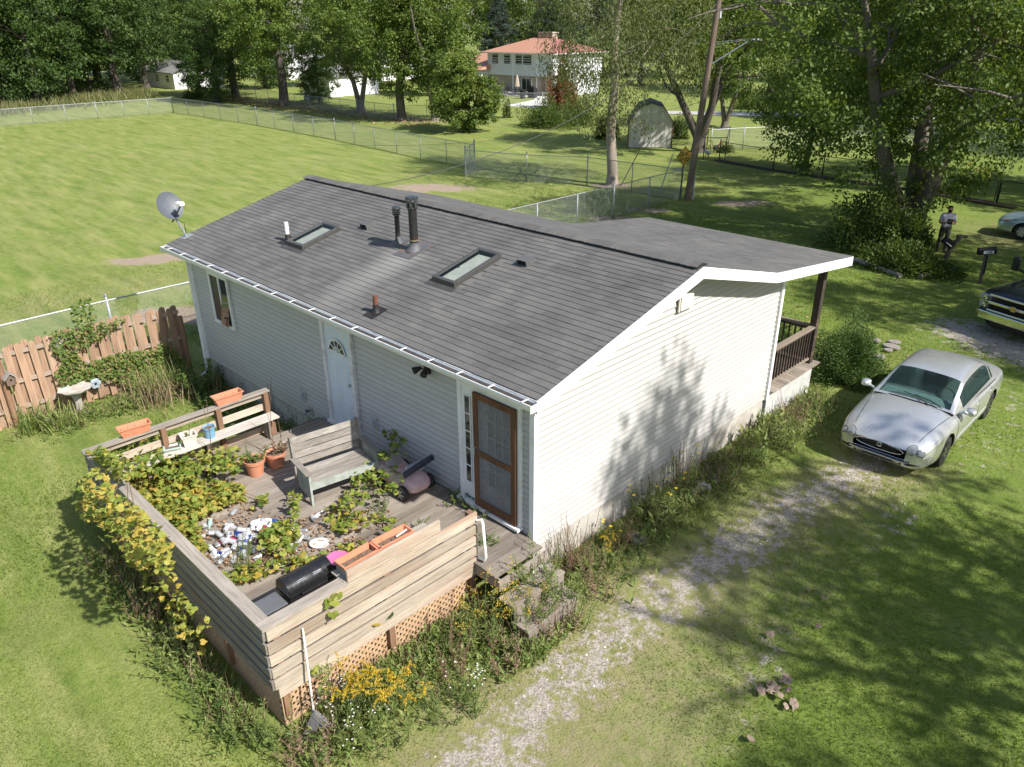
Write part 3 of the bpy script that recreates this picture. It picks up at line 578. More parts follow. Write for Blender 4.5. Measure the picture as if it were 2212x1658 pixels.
# ---- front porch
BRN = M('brown_paint', (.055, .040, .032), .6, .2, 6, dirt=(.16, .11, .08)); PTOP = wood('porch_wood', (.28, .23, .18), (.22, .18, .14), 'y', .15); SKIRT = M('porch_skirt', (.50, .50, .48), .8, .12, 4, dirt=(.34, .33, .28))
MB().bb(-5.0, -.02, HW+.02, 9.55, -.1, .74).build('porch_base', SKIRT, house)
BM = MB().bb(-5.05, .10, -.068, .068, 0, .035).me('porch_board', wood('porch_board_wood', (.36, .31, .25), (.27, .22, .18), 'x', .3))
for i in range(16): obj('porch_board', BM, house, True, (0, HW+.10+i*.142, .742))
for x in (-.10, -2.6, -4.95): box_obj('porch_post', x-.075, x+.075, 9.38, 9.53, .777, PZ1-.13+.03, BRN, house, .006)
def railing(a, b, nb, name='porch_rail'):
    a, b = Vector(a), Vector(b); d = (b-a); r_ = MB(); r_.beam(a+Vector((0, 0, 1.67-.777)), b+Vector((0, 0, 1.67-.777)), .14, .04); o = r_.build(name, PTOP, house, bevel=.004)
    MB().beam(a+Vector((0, 0, .84)), b+Vector((0, 0, .84)), .04, .085).build('upper_rail', BRN, o); MB().beam(a+Vector((0, 0, .12)), b+Vector((0, 0, .12)), .09, .04).build('lower_rail', PTOP, o)
    for i in range(nb): p = a+d*(i+.5)/nb; MB().beam(p+Vector((0, 0, .14)), p+Vector((0, 0, .80)), .036, .036, (1, 0, 0)).build('baluster', BRN, o)
railing((-.10, HW+.03, .777), (-.10, 9.375, .777), 15); railing((-.18, 9.455, .777), (-2.52, 9.455, .777), 17)
# front wall: door and window under the porch
fd = box_obj('front_door', -2.0, -1.1, HW-.05, HW-.01, .80, 2.85, DOORW, house); box_obj('door_frame', -2.1, -2.001, HW-.05, HW+.0, .80, 2.93, WHITE, fd); box_obj('door_frame', -1.099, -1.0, HW-.05, HW+.0, .80, 2.93, WHITE, fd)
# ================================================================ REAR DECK
DZ = .83
DW = wood('deck_wood', (.33, .285, .24), (.25, .21, .175), 'y', .3, extra=(.13, .10, .085)); RWY = wood('rail_wood_y', (.46, .395, .315), (.37, .29, .22), 'y', .30, extra=(.34, .215, .15)); RWX = wood('rail_wood_x', (.30, .275, .25), (.24, .21, .185), 'x', .2, extra=(.22, .125, .075))
CAPW = wood('cap_wood', (.36, .32, .27), (.29, .255, .22), 'x', .15); CAPY = wood('cap_wood_y', (.38, .335, .28), (.30, .26, .22), 'y', .15); POSTW = wood('post_wood', (.28, .16, .095), (.22, .13, .085), 'z', .15)
deck = thing('deck', (-3, -2.1, 0), 'weathered wooden deck with plank railing behind the house', 'deck')
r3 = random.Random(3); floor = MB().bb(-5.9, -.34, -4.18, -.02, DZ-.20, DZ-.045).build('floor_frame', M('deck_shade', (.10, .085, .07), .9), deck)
x = -5.72; BL = MB().bb(-.066, .066, -4.20, -.03, -.035, 0).me('deck_board', DW); BS = MB().bb(-.066, .066, -1.02, -.03, -.035, 0).me('deck_board', DW); BF = MB().bb(-.066, .066, -4.20, -1.25, -.035, 0).me('deck_board', DW)
for i in range(46):
    xx = x+i*.140
    if xx > .27: break
    o = obj('deck_board', BL if xx < -.36 else BS, floor, True, (xx, r3.uniform(-.015, .01), DZ+r3.uniform(-.003, .003)), (0, 0, r3.uniform(-.001, .001)))
for i in range(2): obj('deck_board', BF, floor, True, (-5.86-i*.14, 0, DZ))
MB().bb(-.34, .29, -1.0, -.975, DZ-.22, DZ-.04).bb(.285, .31, -1.03, -.02, DZ-.22, DZ-.036).build('rim_joist', M('old_joist', (.26, .22, .18), .85, .2), deck)
# steps down to the drive
for i, (xa, z) in enumerate(((.33, .55), (.62, .28))):
    st = MB().bb(xa, xa+.145, -1.08, .02, z-.04, z).bb(xa+.155, xa+.30, -1.08, .02, z-.04, z).build('step', DW, deck, bevel=.004)
    MB().bb(xa+.28, xa+.30, -1.06, .0, 0, z-.042).build('riser', DW, st)
RT = 1.68; FX, LY, BX = -.25, -4.25, -6.03
def rail_boards(n, z1, pitch, h, fn):
    for i in range(n): fn(z1-i*pitch-h/2, h)
o = box_obj('front_railing', FX-.02, FX+.018, LY+.02, -.93, RT-.185, RT-.012, RWY, deck, .004)
for i in range(1, 5): box_obj('rail_board', FX-.02, FX+.018+r3.uniform(-.004, .004), LY+r3.uniform(.0, .02), -.93+r3.uniform(-.02, .01), RT-.185-i*.188, RT-.040-i*.188-r3.uniform(0, .010), RWY, o, .004)
box_obj('rail_cap', FX-.14, FX+.03, LY-.03, -3.10, RT-.01, RT+.028, CAPY, o, .004)
for y in (-1.0, -2.5, -4.1): box_obj('rail_post', FX-.115, FX-.022, y-.045, y+.045, .2, RT-.012, POSTW, o)
box_obj('trellis_board', FX-.02, FX+.012, LY+.05, -.95, DZ-.24, DZ-.10, RWY, deck)
# trough for the window boxes on the front rail
tr = box_obj('planter_trough', FX-.005, FX+.035, -3.12, -1.62, RT+.02, RT+.20, RWY, deck, .004); box_obj('trough_board', FX-.29, FX-.005, -3.15, -1.66, RT+.014, RT+.034, CAPY, tr); box_obj('trough_end', FX-.27, FX-.006, -3.08, -3.06, RT+.036, RT+.17, CAPY, tr)
o = box_obj('side_railing', -5.98, FX-.02, LY-.018, LY+.02, RT-.185, RT-.012, RWX, deck, .004)
for i in range(1, 5): box_obj('rail_board', -5.98+r3.uniform(-.02, .02), FX+.0, LY-.018+r3.uniform(-.004, .004), LY+.02, RT-.185-i*.188, RT-.040-i*.188-r3.uniform(0, .010), RWX, o, .004)
for a, b in ((-2.55, FX-.145), (-4.3, -2.56), (-5.98, -4.31)): box_obj('rail_cap', a, b, LY-.03, LY+.14, RT-.009, RT+.027, CAPW, o, .004)
for x in (-1.6, -2.9, -4.2, -5.5): box_obj('rail_post', x-.045, x+.045, LY+.022, LY+.115, .2, RT-.011, POSTW, o)
o = box_obj('far_railing', BX-.02, BX+.018, LY+.05, -1.0, RT-.12, RT-.02, RWY, deck, .004)
for z0 in (1.30, 1.02, .84): box_obj('rail_board', BX-.02, BX+.018, LY+.05, -1.02, z0, z0+.13, RWY, o, .004)
box_obj('rail_cap', BX-.07, BX+.075, LY-.02, -.96, RT-.018, RT+.02, CAPY, o, .004)
for y in (-1.06, -2.0, -3.0): box_obj('rail_post', BX+.02, BX+.11, y-.045, y+.045, .5, RT-.02, POSTW, o)
box_obj('post_base', BX-.03, BX+.12, -1.16, -.96, .0, 1.02, POSTW, o)
box_obj('bench_plank', BX+.112, BX+.40, -4.1, -1.0, 1.235, 1.272, wood('bench_plank', (.56, .53, .48), (.47, .43, .38), 'y', .05), o, .004)
for y in (-1.2, -2.4, -3.6): box_obj('bench_bracket', BX+.13, BX+.36, y-.02, y+.02, .84, 1.234, DW, o)
# lattice skirt
LATT = M('lattice_tan', (.50, .33, .20), .75, .12, 8, dirt=(.36, .25, .17))
def lattice(p0, dirv, length, h, nrm, parent, z0=.02):
    p0, dirv, nrm = Vector(p0), Vector(dirv), Vector(nrm); fr = MB()
    fr.beam(p0+Vector((0, 0, z0+h)), p0+dirv*length+Vector((0, 0, z0+h)), .02, .07); fr.beam(p0+Vector((0, 0, z0)), p0+dirv*length+Vector((0, 0, z0)), .02, .05)
    fr.beam(p0+Vector((0, 0, z0)), p0+Vector((0, 0, z0+h)), .06, .022, nrm); P = fr.build('lattice_panel', LATT, parent); pitch = .105
    for sgn, off in ((1, .006), (-1, -.006)):
        a = -h
        while a < length:
            u0, u1 = max(a, 0), min(a+h, length); t0, t1 = (u0-a), (u1-a)
            if u1-u0 > .04:
                za, zb = (t0, t1) if sgn > 0 else (h-t0, h-t1)
                MB().beam(p0+dirv*u0+nrm*off+Vector((0, 0, z0+za)), p0+dirv*u1+nrm*off+Vector((0, 0, z0+zb)), .036, .010, nrm).build('lattice_strip', LATT, P)
            a += pitch
lattice((-.34, LY+.10, 0), (-1, 0, 0), 5.5, .58, (0, -1, 0), deck); lattice((-.36, LY+.12, 0), (0, 1, 0), 3.1, .58, (1, 0, 0), deck)
# white hand rail on the end of the front railing
hr = MB(); hr.tube([(FX+.03, -.95, RT-.14), (FX+.11, -.93, RT-.10), (FX+.13, -.93, RT-.16), (FX+.17, -.92, DZ+.12), (FX+.14, -.92, DZ+.05), (FX+.03, -.94, DZ+.07)], .022, 8); hr.build('grab_rail', PVC, deck, smooth=True)
# ---------------------------------------------------------------- furniture and pots on the deck
OLD = wood('bench_wood', (.33, .30, .265), (.25, .225, .195), 'y', .2, extra=(.42, .40, .36)); GREENP = M('peeling_green', (.33, .36, .32), .75, .2, 9, dirt=(.16, .14, .12))
bench = thing('wooden_bench', (-3.40, -1.22, DZ), 'weathered grey slatted wooden bench with wide arms by the wall', 'bench', rz=R(-9))
r4 = random.Random(8); hw = .62
for i in range(5): MB().bb(-.27+i*.112, -.27+i*.112+.104, -hw+.05, hw-.05, .385, .41).build('seat_slat', OLD, bench, False, bevel=.004)
MB().bb(.29, .315, -hw+.04, hw-.04, .285, .405).build('seat_apron', GREENP, bench, False)
for i in range(4):
    t = i*.125; MB().box((-.31-.09*(t+.1)/.5, 0, .50+t), (.022, 2*hw-.04, .112), Matrix.Rotation(R(-11), 3, 'Y')).build('back_slat', OLD, bench, False, bevel=.004)
for s in (-1, 1):
    MB().box((.02, s*hw, .60), (.66, .11, .026)).build('arm', OLD, bench, False, bevel=.008)
    MB().beam((.28, s*(hw-.02), 0), (.28, s*(hw-.02), .587), .09, .035, (0, 1, 0)).build('leg', GREENP, bench, False)
    MB().beam((-.30, s*(hw-.02), 0), (-.40, s*(hw-.02), .95), .09, .035, (0, 1, 0)).build('leg', OLD, bench, False)
    for i in range(4): MB().bb(-.22+i*.11, -.13+i*.11, s*(hw-.018)-.009, s*(hw-.018)+.009, .10, .55).build('side_slat', GREENP, bench, False)
TERRA = M('terracotta_plastic', (.56, .23, .13), .55, .08, 6, dirt=(.48, .25, .17)); SOIL = M('dry_soil', (.16, .11, .075), .95, .35, 30, bump=.8)
def window_box(loc, rz, L, W, H, label, cat='planter', mat=TERRA, group=None, dead=True):
    t = thing('planter_box', loc, label, cat, group, rz); m = MB(); k = .82
    def rect(l, w_, z): return [(-l/2, -w_/2, z), (l/2, -w_/2, z), (l/2, w_/2, z), (-l/2, w_/2, z)]
    ri = [rect(L*k, W*.72, 0), rect(L, W, H-.02), rect(L+.03, W+.03, H-.02), rect(L+.03, W+.03, H), rect(L-.012, W-.012, H), rect(L*.86, W*.76, H*.42)]
    vs = [p for q_ in ri for p in q_]; fs = [(3, 2, 1, 0), (20, 21, 22, 23)]
    for i in range(5): fs += [(4*i+j, 4*i+(j+1) % 4, 4*i+4+(j+1) % 4, 4*i+4+j) for j in range(4)]
    m.add(vs, fs); m.build('box', mat, t, False)
    s = MB(); s.add(rect(L*.9, W*.82, H*.55), [(0, 1, 2, 3)]); s.build('soil', SOIL, t, False)
    if dead:
        s = MB(); rr = random.Random(hash(label) % 999)
        for i in range(26):
            p = Vector((rr.uniform(-L*.42, L*.42), rr.uniform(-W*.3, W*.3), H*.55)); s.tube([p, p+Vector((rr.uniform(-.03, .03), rr.uniform(-.03, .03), rr.uniform(.02, .07)))], [.004, .002], 3)
        s.build('dead_stems', M('dead_brown', (.24, .15, .09), .9, .3), t, False)['kind'] = 'stuff'
    return t
window_box((FX-.15, -2.30, RT+.036), R(88), .55, .20, .17, 'terracotta plastic window box with dead stems and a white marker, in the rail trough')
window_box((FX-.15, -2.82, RT+.036), R(91), .55, .20, .17, 'terracotta plastic window box beside the black grill, in the rail trough')
window_box((BX, -3.42, RT+.021), R(84), .50, .19, .17, 'terracotta window box on the far deck rail above the vine', dead=True)
window_box((BX, -1.75, RT+.021), R(88), .52, .19, .17, 'terracotta window box on the far deck rail near the house wall', dead=True)
mk = MB(); mk.tube([(FX-.15, -2.22, RT+.16), (FX-.13, -2.06, RT+.20)], .011, 8); tag(mk.build('plant_marker', PVC, smooth=True), 'white plastic stick lying in a terracotta window box', 'marker')
def pot(name, loc, r0, r1, h, mat, label, cat='flower pot', n=24, soil=True):
    t = thing(name, loc, label, cat); m = MB(); m.lathe([(r0, 0), (r1*.97, h*.82), (r1*1.06, h*.82), (r1*1.08, h), (r1*.97, h), (r0*.95, h*.6)], n, cap=True); m.build('pot', mat, t, False, smooth=True, angle=50)
    if soil: MB().lathe([(r1*.9, h*.84), (r1*.5, h*.87), (.001, h*.88)], n, cap=False).build('soil', SOIL, t, False, smooth=True)
    return t
pot('terracotta_pot', (-4.76, -2.02, DZ), .125, .175, .30, TERRA, 'large terracotta pot with leafy weeds, next to the vine')
pot('terracotta_pot', (-4.76, -1.62, DZ), .13, .18, .28, TERRA, 'large terracotta pot with dry broad leaves, beside the bench')
pot('blue_pot', (-5.80, -2.28, 1.273), .085, .10, .21, M('blue_plastic', (.16, .33, .47), .5, .08, dirt=(.3, .36, .4)), 'small blue round plant pot on the deck bench plank', soil=True)
window_box((-5.80, -2.66, 1.273), R(80), .24, .22, .21, 'square white ribbed planter on the deck bench plank', mat=M('cream_plastic', (.66, .60, .52), .55, .06, dirt=(.5, .44, .36)))
window_box((-5.84, -2.95, 1.273), R(70), .26, .16, .06, 'shallow pale green tray half under vine leaves on the bench plank', mat=M('tray_green', (.42, .52, .48), .5), dead=False)
pot('black_pot', (-5.22, -2.62, DZ), .08, .10, .18, M('black_plastic', (.02, .02, .022), .4), 'small black nursery pot among the vine leaves on the deck')
# grill
gr = thing('barbecue_grill', (-.78, -3.38, DZ), 'black barrel barbecue grill with louvred lid standing behind the deck rail', 'grill'); gr.scale = (.9, .9, .94); BLKG = M('grill_black', (.012, .012, .013), .22, .1, 8, spec=.6); SHF = M('grill_shelf', (.12, .125, .13), .45, .1)
m = MB(); L = .36
prof = [(-.20, .0), (-.20, .05), (-.17, .14), (-.09, .21), (.0, .23), (.09, .20), (.16, .13), (.19, .04), (.19, .0)]
m.prism([(a, b+.78) for a, b in prof], 'y', -L, L); lid = m.build('lid', BLKG, gr, False, smooth=True, angle=30, bevel=.01)
for yy in (-.13, .12):
    for i in range(5): MB().box((.165-.012*i, yy, .84+.021*i+.03), (.012, .13, .010), Matrix.Rotation(R(-35), 3, 'Y')).build('louvre', M('grill_chrome', (.35, .37, .4), .25, metal=.9), lid, False)
m = MB(); m.prism([(-.20, .775), (.20, .775), (.17, .61), (.08, .55), (-.08, .55), (-.17, .61)], 'y', -L-.005, L+.005); m.build('fire_box', BLKG, gr, False, smooth=True, angle=30)
m = MB(); m.tube([(.20, -.2, .80), (.24, -.2, .82), (.24, .2, .82), (.20, .2, .80)], .010, 6); m.build('handle', BLKG, gr, False)
m = MB(); m.bb(-.17, .17, -L-.42, -L-.03, .72, .745); m.build('side_shelf', SHF, gr, False, bevel=.008)
m = MB(); m.bb(-.15, .15, L+.03, L+.28, .72, .745); m.build('side_shelf', SHF, gr, False, bevel=.008)
for a in (-.15, .15):
    for b in (-.30, .30): MB().tube([(a*.8, b*.9, .58), (a*1.25, b*1.1, .0)], .012, 6).build('leg', BLKG, gr, False)
m = MB(); m.lathe([(.13, 0), (.15, .02), (.155, .03), (.14, .024), (.03, .012)], 20, (-.84, -2.86, 1.58)); d = m.build('pink_dish', M('pink_plastic', (.55, .14, .30), .35), smooth=True); tag(d, 'round pink plastic dish on the grill shelf beside the window box', 'dish')
# ride-on toy car
toy = thing('toy_car', (-2.60, -.45, DZ), 'faded pink ride-on toy car overgrown with vine by the wall', 'toy car'); PINK = M('faded_pink', (.60, .42, .42), .5, .15, 5, dirt=(.42, .22, .22)); TYRE = M('black_rubber', (.025, .025, .026), .7, .2, 12)
def loft(secs, ny=7):
    """body from cross-sections (x, half width, z low, z high, roundness)"""
    m = MB(); nsec = len(secs); k = 12
    for (x, w_, zl, zh, rd) in secs:
        for i in range(k):
            a = 2*PI*i/k; c_, s_ = math.cos(a), math.sin(a); e = rd; m.v.append((x, w_*abs(c_)**e*(1 if c_ >= 0 else -1), (zl+zh)/2+(zh-zl)/2*abs(s_)**e*(1 if s_ >= 0 else -1)))
    for j in range(nsec-1):
        for i in range(k): m.f.append((j*k+i, j*k+(i+1) % k, (j+1)*k+(i+1) % k, (j+1)*k+i))
    m.f.append(tuple(reversed(range(k)))); m.f.append(tuple((nsec-1)*k+i for i in range(k))); m.m = [0]*len(m.f); return m
loft([(-.55, .18, .12, .30, .6), (-.50, .25, .08, .34, .5), (-.30, .27, .07, .36, .5), (-.10, .26, .07, .26, .5), (.12, .27, .07, .33, .5), (.32, .26, .08, .36, .55), (.46, .23, .10, .31, .6), (.54, .15, .14, .25, .7)]).build('body', PINK, toy, False, smooth=True, angle=60, subsurf=1)
loft([(-.32, .14, .24, .46, .5), (-.25, .16, .22, .52, .5), (-.20, .14, .22, .40, .5)]).build('seat', M('toy_grey', (.30, .29, .30), .5), toy, False, smooth=True)
WH = MB().lathe([(.05, -.05), (.115, -.05), (.125, -.03), (.125, .03), (.115, .05), (.05, .05)], 18, (0, 0, 0), Matrix.Rotation(R(90), 3, 'X')).me('wheel', TYRE, True, 40); mm = MB()
mm.lathe([(.07, 0), (.075, .008)], 14, (0, 0, 0), Matrix.Rotation(R(90), 3, 'X'))
for i in range(6): a = i*PI/3; mm.beam((0, -.052, 0), (.095*math.cos(a), -.052, .095*math.sin(a)), .022, .008, (0, 1, 0))
HUB = mm.me('hub', M('toy_chrome', (.45, .45, .46), .4, metal=.5))
for wx in (-.34, .33):
    for wy in (-.28, .28):
        o = obj('wheel', WH, toy, False, (wx, wy, .126)); obj('hub', HUB, o, False, (0, -.0, 0))
m = MB(); m.beam((.36, -.25, .46), (.40, .30, .58), .06, .13, (.3, 0, 1)); m.lathe([(.05, 0), (.06, .04)], 10, (.40, .30, .58), Matrix.Rotation(R(-90), 3, 'X')); m.build('roll_bar', M('navy_plastic', (.035, .04, .06), .45, .2), toy, False, bevel=.02)
m = MB(); m.box((.30, .02, .47), (.03, .34, .16), Matrix.Rotation(R(-40), 3, 'Y')); m.build('windshield', M('grey_plastic', (.35, .36, .38), .4), toy, False, bevel=.02)
# ---------------------------------------------------------------- litter on the deck
r5 = random.Random(21)
CANL = [(.034, 0), (.026, -.004), (.033, .006), (.033, .112), (.026, .122), (.024, .118)]
CANM = {}
def can_mesh(col, key, lab):
    if key in CANM: return CANM[key]
    body = M('can_'+key, col, .3, .12, 20, metal=.5); m = MB(); m.lathe([(.024, 0), (.033, .008), (.033, .112), (.026, .122), (.023, .119)], 16); m.v = m.v; me = m.me('can', [body, M('can_metal', (.6, .6, .6), .3, metal=.9)], True, 40)
    for p in me.polygons:
        if p.center.z < .008 or p.center.z > .112: p.material_index = 1
    CANM[key] = me; return me
cans = [((1400, 1440), 'white', 20), ((1500, 1500), 'white', 13), ((1300, 1500), 'white', 7), ((1340, 1560), 'silver', 5), ((1530, 1410), 'blue', 3), ((1440, 1550), 'blue', 1), ((1190, 1570), 'blue', 1), ((1530, 1350), 'red', 3), ((1320, 1480), 'red', 2), ((1270, 1360), 'clear', 2), ((1880, 1420), 'white', 6), ((1950, 1390), 'silver', 4), ((1760, 1560), 'white', 4), ((1100, 1325), 'white', 1), ((1335, 1200), 'silver', 1), ((2080, 1230), 'clear', 1), ((1840, 1345), 'white', 2)]
cols = {'white': (.74, .73, .72), 'silver': (.55, .55, .56), 'blue': (.03, .07, .32), 'red': (.42, .05, .10), 'clear': (.62, .60, .60)}
labs = {'white': 'crumpled white drinks can in the litter on the deck', 'silver': 'bare silver drinks can in the litter on the deck', 'blue': 'blue drinks can in the litter on the deck', 'red': 'red drinks can in the litter on the deck', 'clear': 'scuffed pale plastic tumbler in the litter on the deck'}
z2b = lambda zx, zy: ((300+zx/2.211)*2212/4056, (1500+zy/2.211)*2212/4056)
for (zx, zy), key, n in cans:
    for i in range(n):
        s = 1 if n == 1 else 1.; p = G(*z2b(zx, zy), DZ); p += Vector((r5.gauss(0, .055*math.sqrt(n)), r5.gauss(0, .05*math.sqrt(n)), .034+(r5.random() < .35)*.045*(n > 3)))
        o = obj('drinks_can', can_mesh(cols[key], key, ''), None, loc=p, rot=(PI/2+r5.uniform(-.3, .3), r5.uniform(-.2, .2), r5.uniform(0, 6.28)), scale=(1.2, 1.2*r5.uniform(.75, 1), 1.2)); wh_ = 'beside the two plates' if zx > 1700 else ('beside the white bag' if zx > 1480 else ('in the heart of the heap' if zx > 1350 else 'on the vine side of the heap')); tag(o, labs[key].replace('in the litter on the deck', wh_+' on the deck'), 'can', key+' cans '+wh_)
def bottle(p, rz, col, label, L=.24):
    m = MB(); m.lathe([(.02, 0), (.034, .01), (.034, L*.62), (.015, L*.80), (.014, L*.94), (.017, L*.945), (.017, L)], 14); o = m.build('bottle', M('bottle_'+label[:6], col, .25, .05, spec=.6), smooth=True, loc=p, rot=(PI/2, 0, rz)); tag(o, label, 'bottle')
p = G(*z2b(1720, 1245), DZ+.035); bottle(p, R(115), (.02, .06, .25), 'dark blue metal bottle lying beside the white bag on the deck')
p = G(*z2b(640, 1100), DZ+.035); p = G(*z2b(2080, 1230), DZ+.035); bottle(p, R(200), (.55, .53, .55), 'clear plastic bottle lying on bare deck boards')
p = G(*z2b(1180, 1235), DZ+.035); bottle(p, R(60), (.34, .48, .42), 'pale green bottle half hidden in dead leaves on the deck')
# crumpled bag
bm = bmesh.new(); bmesh.ops.create_icosphere(bm, subdivisions=3, radius=.17)
for v in bm.verts:
    n_ = .72+.16*math.sin(v.co.x*31+v.co.y*17)+.14*math.sin(v.co.y*37-v.co.z*23+1)+.10*math.sin(v.co.z*53+v.co.x*41); v.co *= n_; v.co.z = max(v.co.z*.62, -.05); v.co.y *= 1.15
me = bpy.data.meshes.new('bag'); bm.to_mesh(me); bm.free(); me.materials.append(M('white_bag', (.80, .80, .80), .45, .04)); p = G(*z2b(1635, 1285), DZ+.05)
tag(obj('plastic_bag', me, loc=p), 'crumpled white plastic bag on the deck boards', 'bag')
PL = MB().lathe([(.05, 0), (.10, .004), (.135, .022), (.137, .026), (.10, .010), (.05, .006), (.001, .006)], 22).me('plate', M('paper_plate', (.72, .72, .70), .4, .05), True)
for (zx, zy), lab in (((2130, 1450), 'white plate beside dried leaves on the deck'), ((1800, 1620), 'white plate with a green leaf on it, behind the grill')):
    tag(obj('plate', PL, loc=G(*z2b(zx, zy), DZ+.012), rot=(r5.uniform(-.2, .2), r5.uniform(-.2, .2), 0), scale=1.1), lab, 'plate')
tr_ = MB().tube([G(*z2b(1940, 1440), DZ+.03), G(*z2b(2000, 1375), DZ+.05)], .02, 8); tag(tr_.build('paper_roll', PVC, smooth=True), 'long white paper tube lying in the litter', 'tube')
tag(MB().tube([(-1.62, -2.03, DZ+.04), (-1.45, -1.93, DZ+.04)], .035, 12).build('drink_cup', PVC, smooth=True), 'white foam cup lying alone on open deck boards', 'cup')
# ---------------------------------------------------------------- leaf rake leaning on the railing
rk = thing('leaf_rake', (-.08, -3.90, 0), 'leaf rake with black fan head and pale handle leaning on the deck rail', 'rake')
a, b = Vector((-.10, -3.88, .30)), Vector((-.20, -3.84, 1.42)); top = b
MB().tube([Vector((-.08, -3.885, .26)), Vector((FX+.045, -3.80, 1.44))], .014, 10).build('handle', M('pale_handle', (.72, .68, .60), .5, .05), rk, smooth=True)
RKB = M('rake_black', (.03, .03, .032), .45); apex = Vector((-.08, -3.885, .28)); m = MB(); tips = []; nT = 22
dn = Vector((.21, -.07, -.27)); side = Vector((.30, .95, .05)).normalized()
for i in range(nT+1): t = (i/nT-.5); tips.append(apex+dn*1.0+side*t*.58+Vector((0, 0, .02*math.cos(t*3))))
mid = [apex+(q_-apex)*.72 for q_ in tips]
for i in range(nT): m.add([apex, mid[i], mid[i+1]], [(0, 1, 2)]); m.add([apex+Vector((.01, 0, .012)), mid[i]+Vector((.01, 0, .012)), mid[i+1]+Vector((.01, 0, .012))], [(0, 2, 1)])
m.build('fan_head', RKB, rk)
for i in range(nT+1): e = tips[i]+(tips[i]-apex)*.22; MB().tube([mid[i], tips[i]+(tips[i]-apex)*.10, e+Vector((-.02, .0, -.03))], [.005, .004, .003], 4).build('tine', RKB, rk)
# ================================================================ PLANTS ROUND THE HOUSE
z4b = lambda zx, zy: ((300+zx/2.211)*2212/4056, (2200+zy/2.211)*2212/4056)
z3 = lambda zx, zy: ((1000+zx/2.211)*2212/4056, (1500+zy/2.211)*2212/4056)
z5 = lambda zx, zy: ((1200+zx/2.211)*2212/4056, (2200+zy/2.211)*2212/4056)
z6 = lambda zx, zy: ((1900+zx/1.8425)*2212/4056, (1500+zy/1.8425)*2212/4056)
z1b = lambda zx, zy: ((zx/2.211)*2212/4056, (1150+zy/2.211)*2212/4056)
def inpoly(x, y, P):
    c = False; j = len(P)-1
    for i in range(len(P)):
        if (P[i][1] > y) != (P[j][1] > y) and x < (P[j][0]-P[i][0])*(y-P[i][1])/(P[j][1]-P[i][1])+P[i][0]: c = not c
        j = i
    return c
def sample(P, n, rr):
    xs = [p[0] for p in P]; ys = [p[1] for p in P]; out = []
    while len(out) < n:
        x, y = rr.uniform(min(xs), max(xs)), rr.uniform(min(ys), max(ys))
        if inpoly(x, y, P): out.append((x, y))
    return out
VINE = leafmat('vine_leaf', [(0, (.085, .14, .022)), (.3, (.15, .215, .032)), (.55, (.245, .285, .05)), (.8, (.36, .345, .07)), (.93, (.48, .36, .06)), (1, (.34, .19, .08))], .35)
DEAD = leafmat('dead_leaf', [(0, (.16, .09, .05)), (.5, (.30, .18, .10)), (1, (.44, .30, .18))], .1)
STEM = M('vine_stem', (.16, .10, .06), .85, .2)
LEAFV = np.array([(0, 0, 0), (.30, -.12, .06), (.50, .18, .03), (.42, .52, .0), (.22, .62, .03), (.0, 1., -.10), (-.22, .62, .03), (-.42, .52, .0), (-.50, .18, .03), (-.30, -.12, .06), (0, .40, .05)])
LEAFF = np.array([(10, i, (i+1)) for i in range(0, 9)]+[(10, 9, 0)])
def vine_leaf_variants():
    out = []
    for i in range(10):
        V = LEAFV.copy(); V[:, 2] += .10*np.sin(V[:, 0]*4+i)+.06*np.cos(V[:, 1]*5+2*i); t = [.05, .18, .3, .38, .46, .55, .62, .72, .82, .93][i]
        out.append(mesh_np('leaf', V, LEAFF, VINE, np.clip(t+nr.normal(0, .03, len(LEAFF)), 0, .99)))
    return out
r6 = random.Random(31); VL = vine_leaf_variants()
pts = []   # (position, size, yellowness)
def deck_px(P, n, zf, ybias=0.):
    for (x, y) in sample(P, int(n*1.5), r6): z = zf(x, y); pts.append((G(*z2b(x, y), DZ+z), r6.uniform(.055, .10), ybias))
deck_px([(110, 640), (330, 560), (560, 450), (740, 470), (900, 560), (1000, 700), (1120, 760), (1080, 900), (880, 880), (600, 860), (330, 900)], 720, lambda x, y: r6.uniform(.1, .75)*max(.25, 1-(x-300)/1400), -.05)
deck_px([(330, 860), (880, 860), (1120, 880), (1450, 930), (1480, 1060), (1250, 1130), (1050, 1240), (1150, 1500), (1100, 1580), (900, 1380), (640, 1120)], 780, lambda x, y: r6.uniform(.02, .22), .12)
deck_px([(1000, 640), (1400, 600), (1500, 700), (1420, 830), (1150, 830)], 130, lambda x, y: r6.uniform(.05, .45), 0)
deck_px([(1640, 1330), (1850, 1230), (1900, 1300), (1880, 1450), (1750, 1500), (1620, 1480)], 90, lambda x, y: r6.uniform(.05, .3), .05)
deck_px([(1580, 1030), (1680, 1030), (1680, 1110), (1560, 1130)], 14, lambda x, y: r6.uniform(.05, .2), 0)
deck_px([(1870, 1000), (1960, 1000), (1950, 1220), (1880, 1220)], 34, lambda x, y: r6.uniform(.1, .35), 0)
deck_px([(1700, 1580), (2100, 1560), (2050, 1658), (1750, 1700), (1300, 1850), (1250, 1700)], 90, lambda x, y: r6.uniform(.02, .18), .15)
def d3(P, n, zf, yb=0.):
    for (x, y) in sample(P, int(n*1.5), r6): pts.append((G(*z3(x, y), DZ+zf()), r6.uniform(.055, .10), yb))
d3([(880, 820), (1020, 740), (1100, 800), (1320, 760), (1340, 850), (1280, 1010), (1080, 1000), (960, 1120), (760, 1130), (840, 950)], 130, lambda: r6.uniform(.1, .5))
d3([(1130, 420), (1230, 430), (1330, 540), (1260, 640), (1380, 660), (1220, 720), (1080, 690), (1200, 560)], 60, lambda: r6.uniform(.3, .7), -.12)
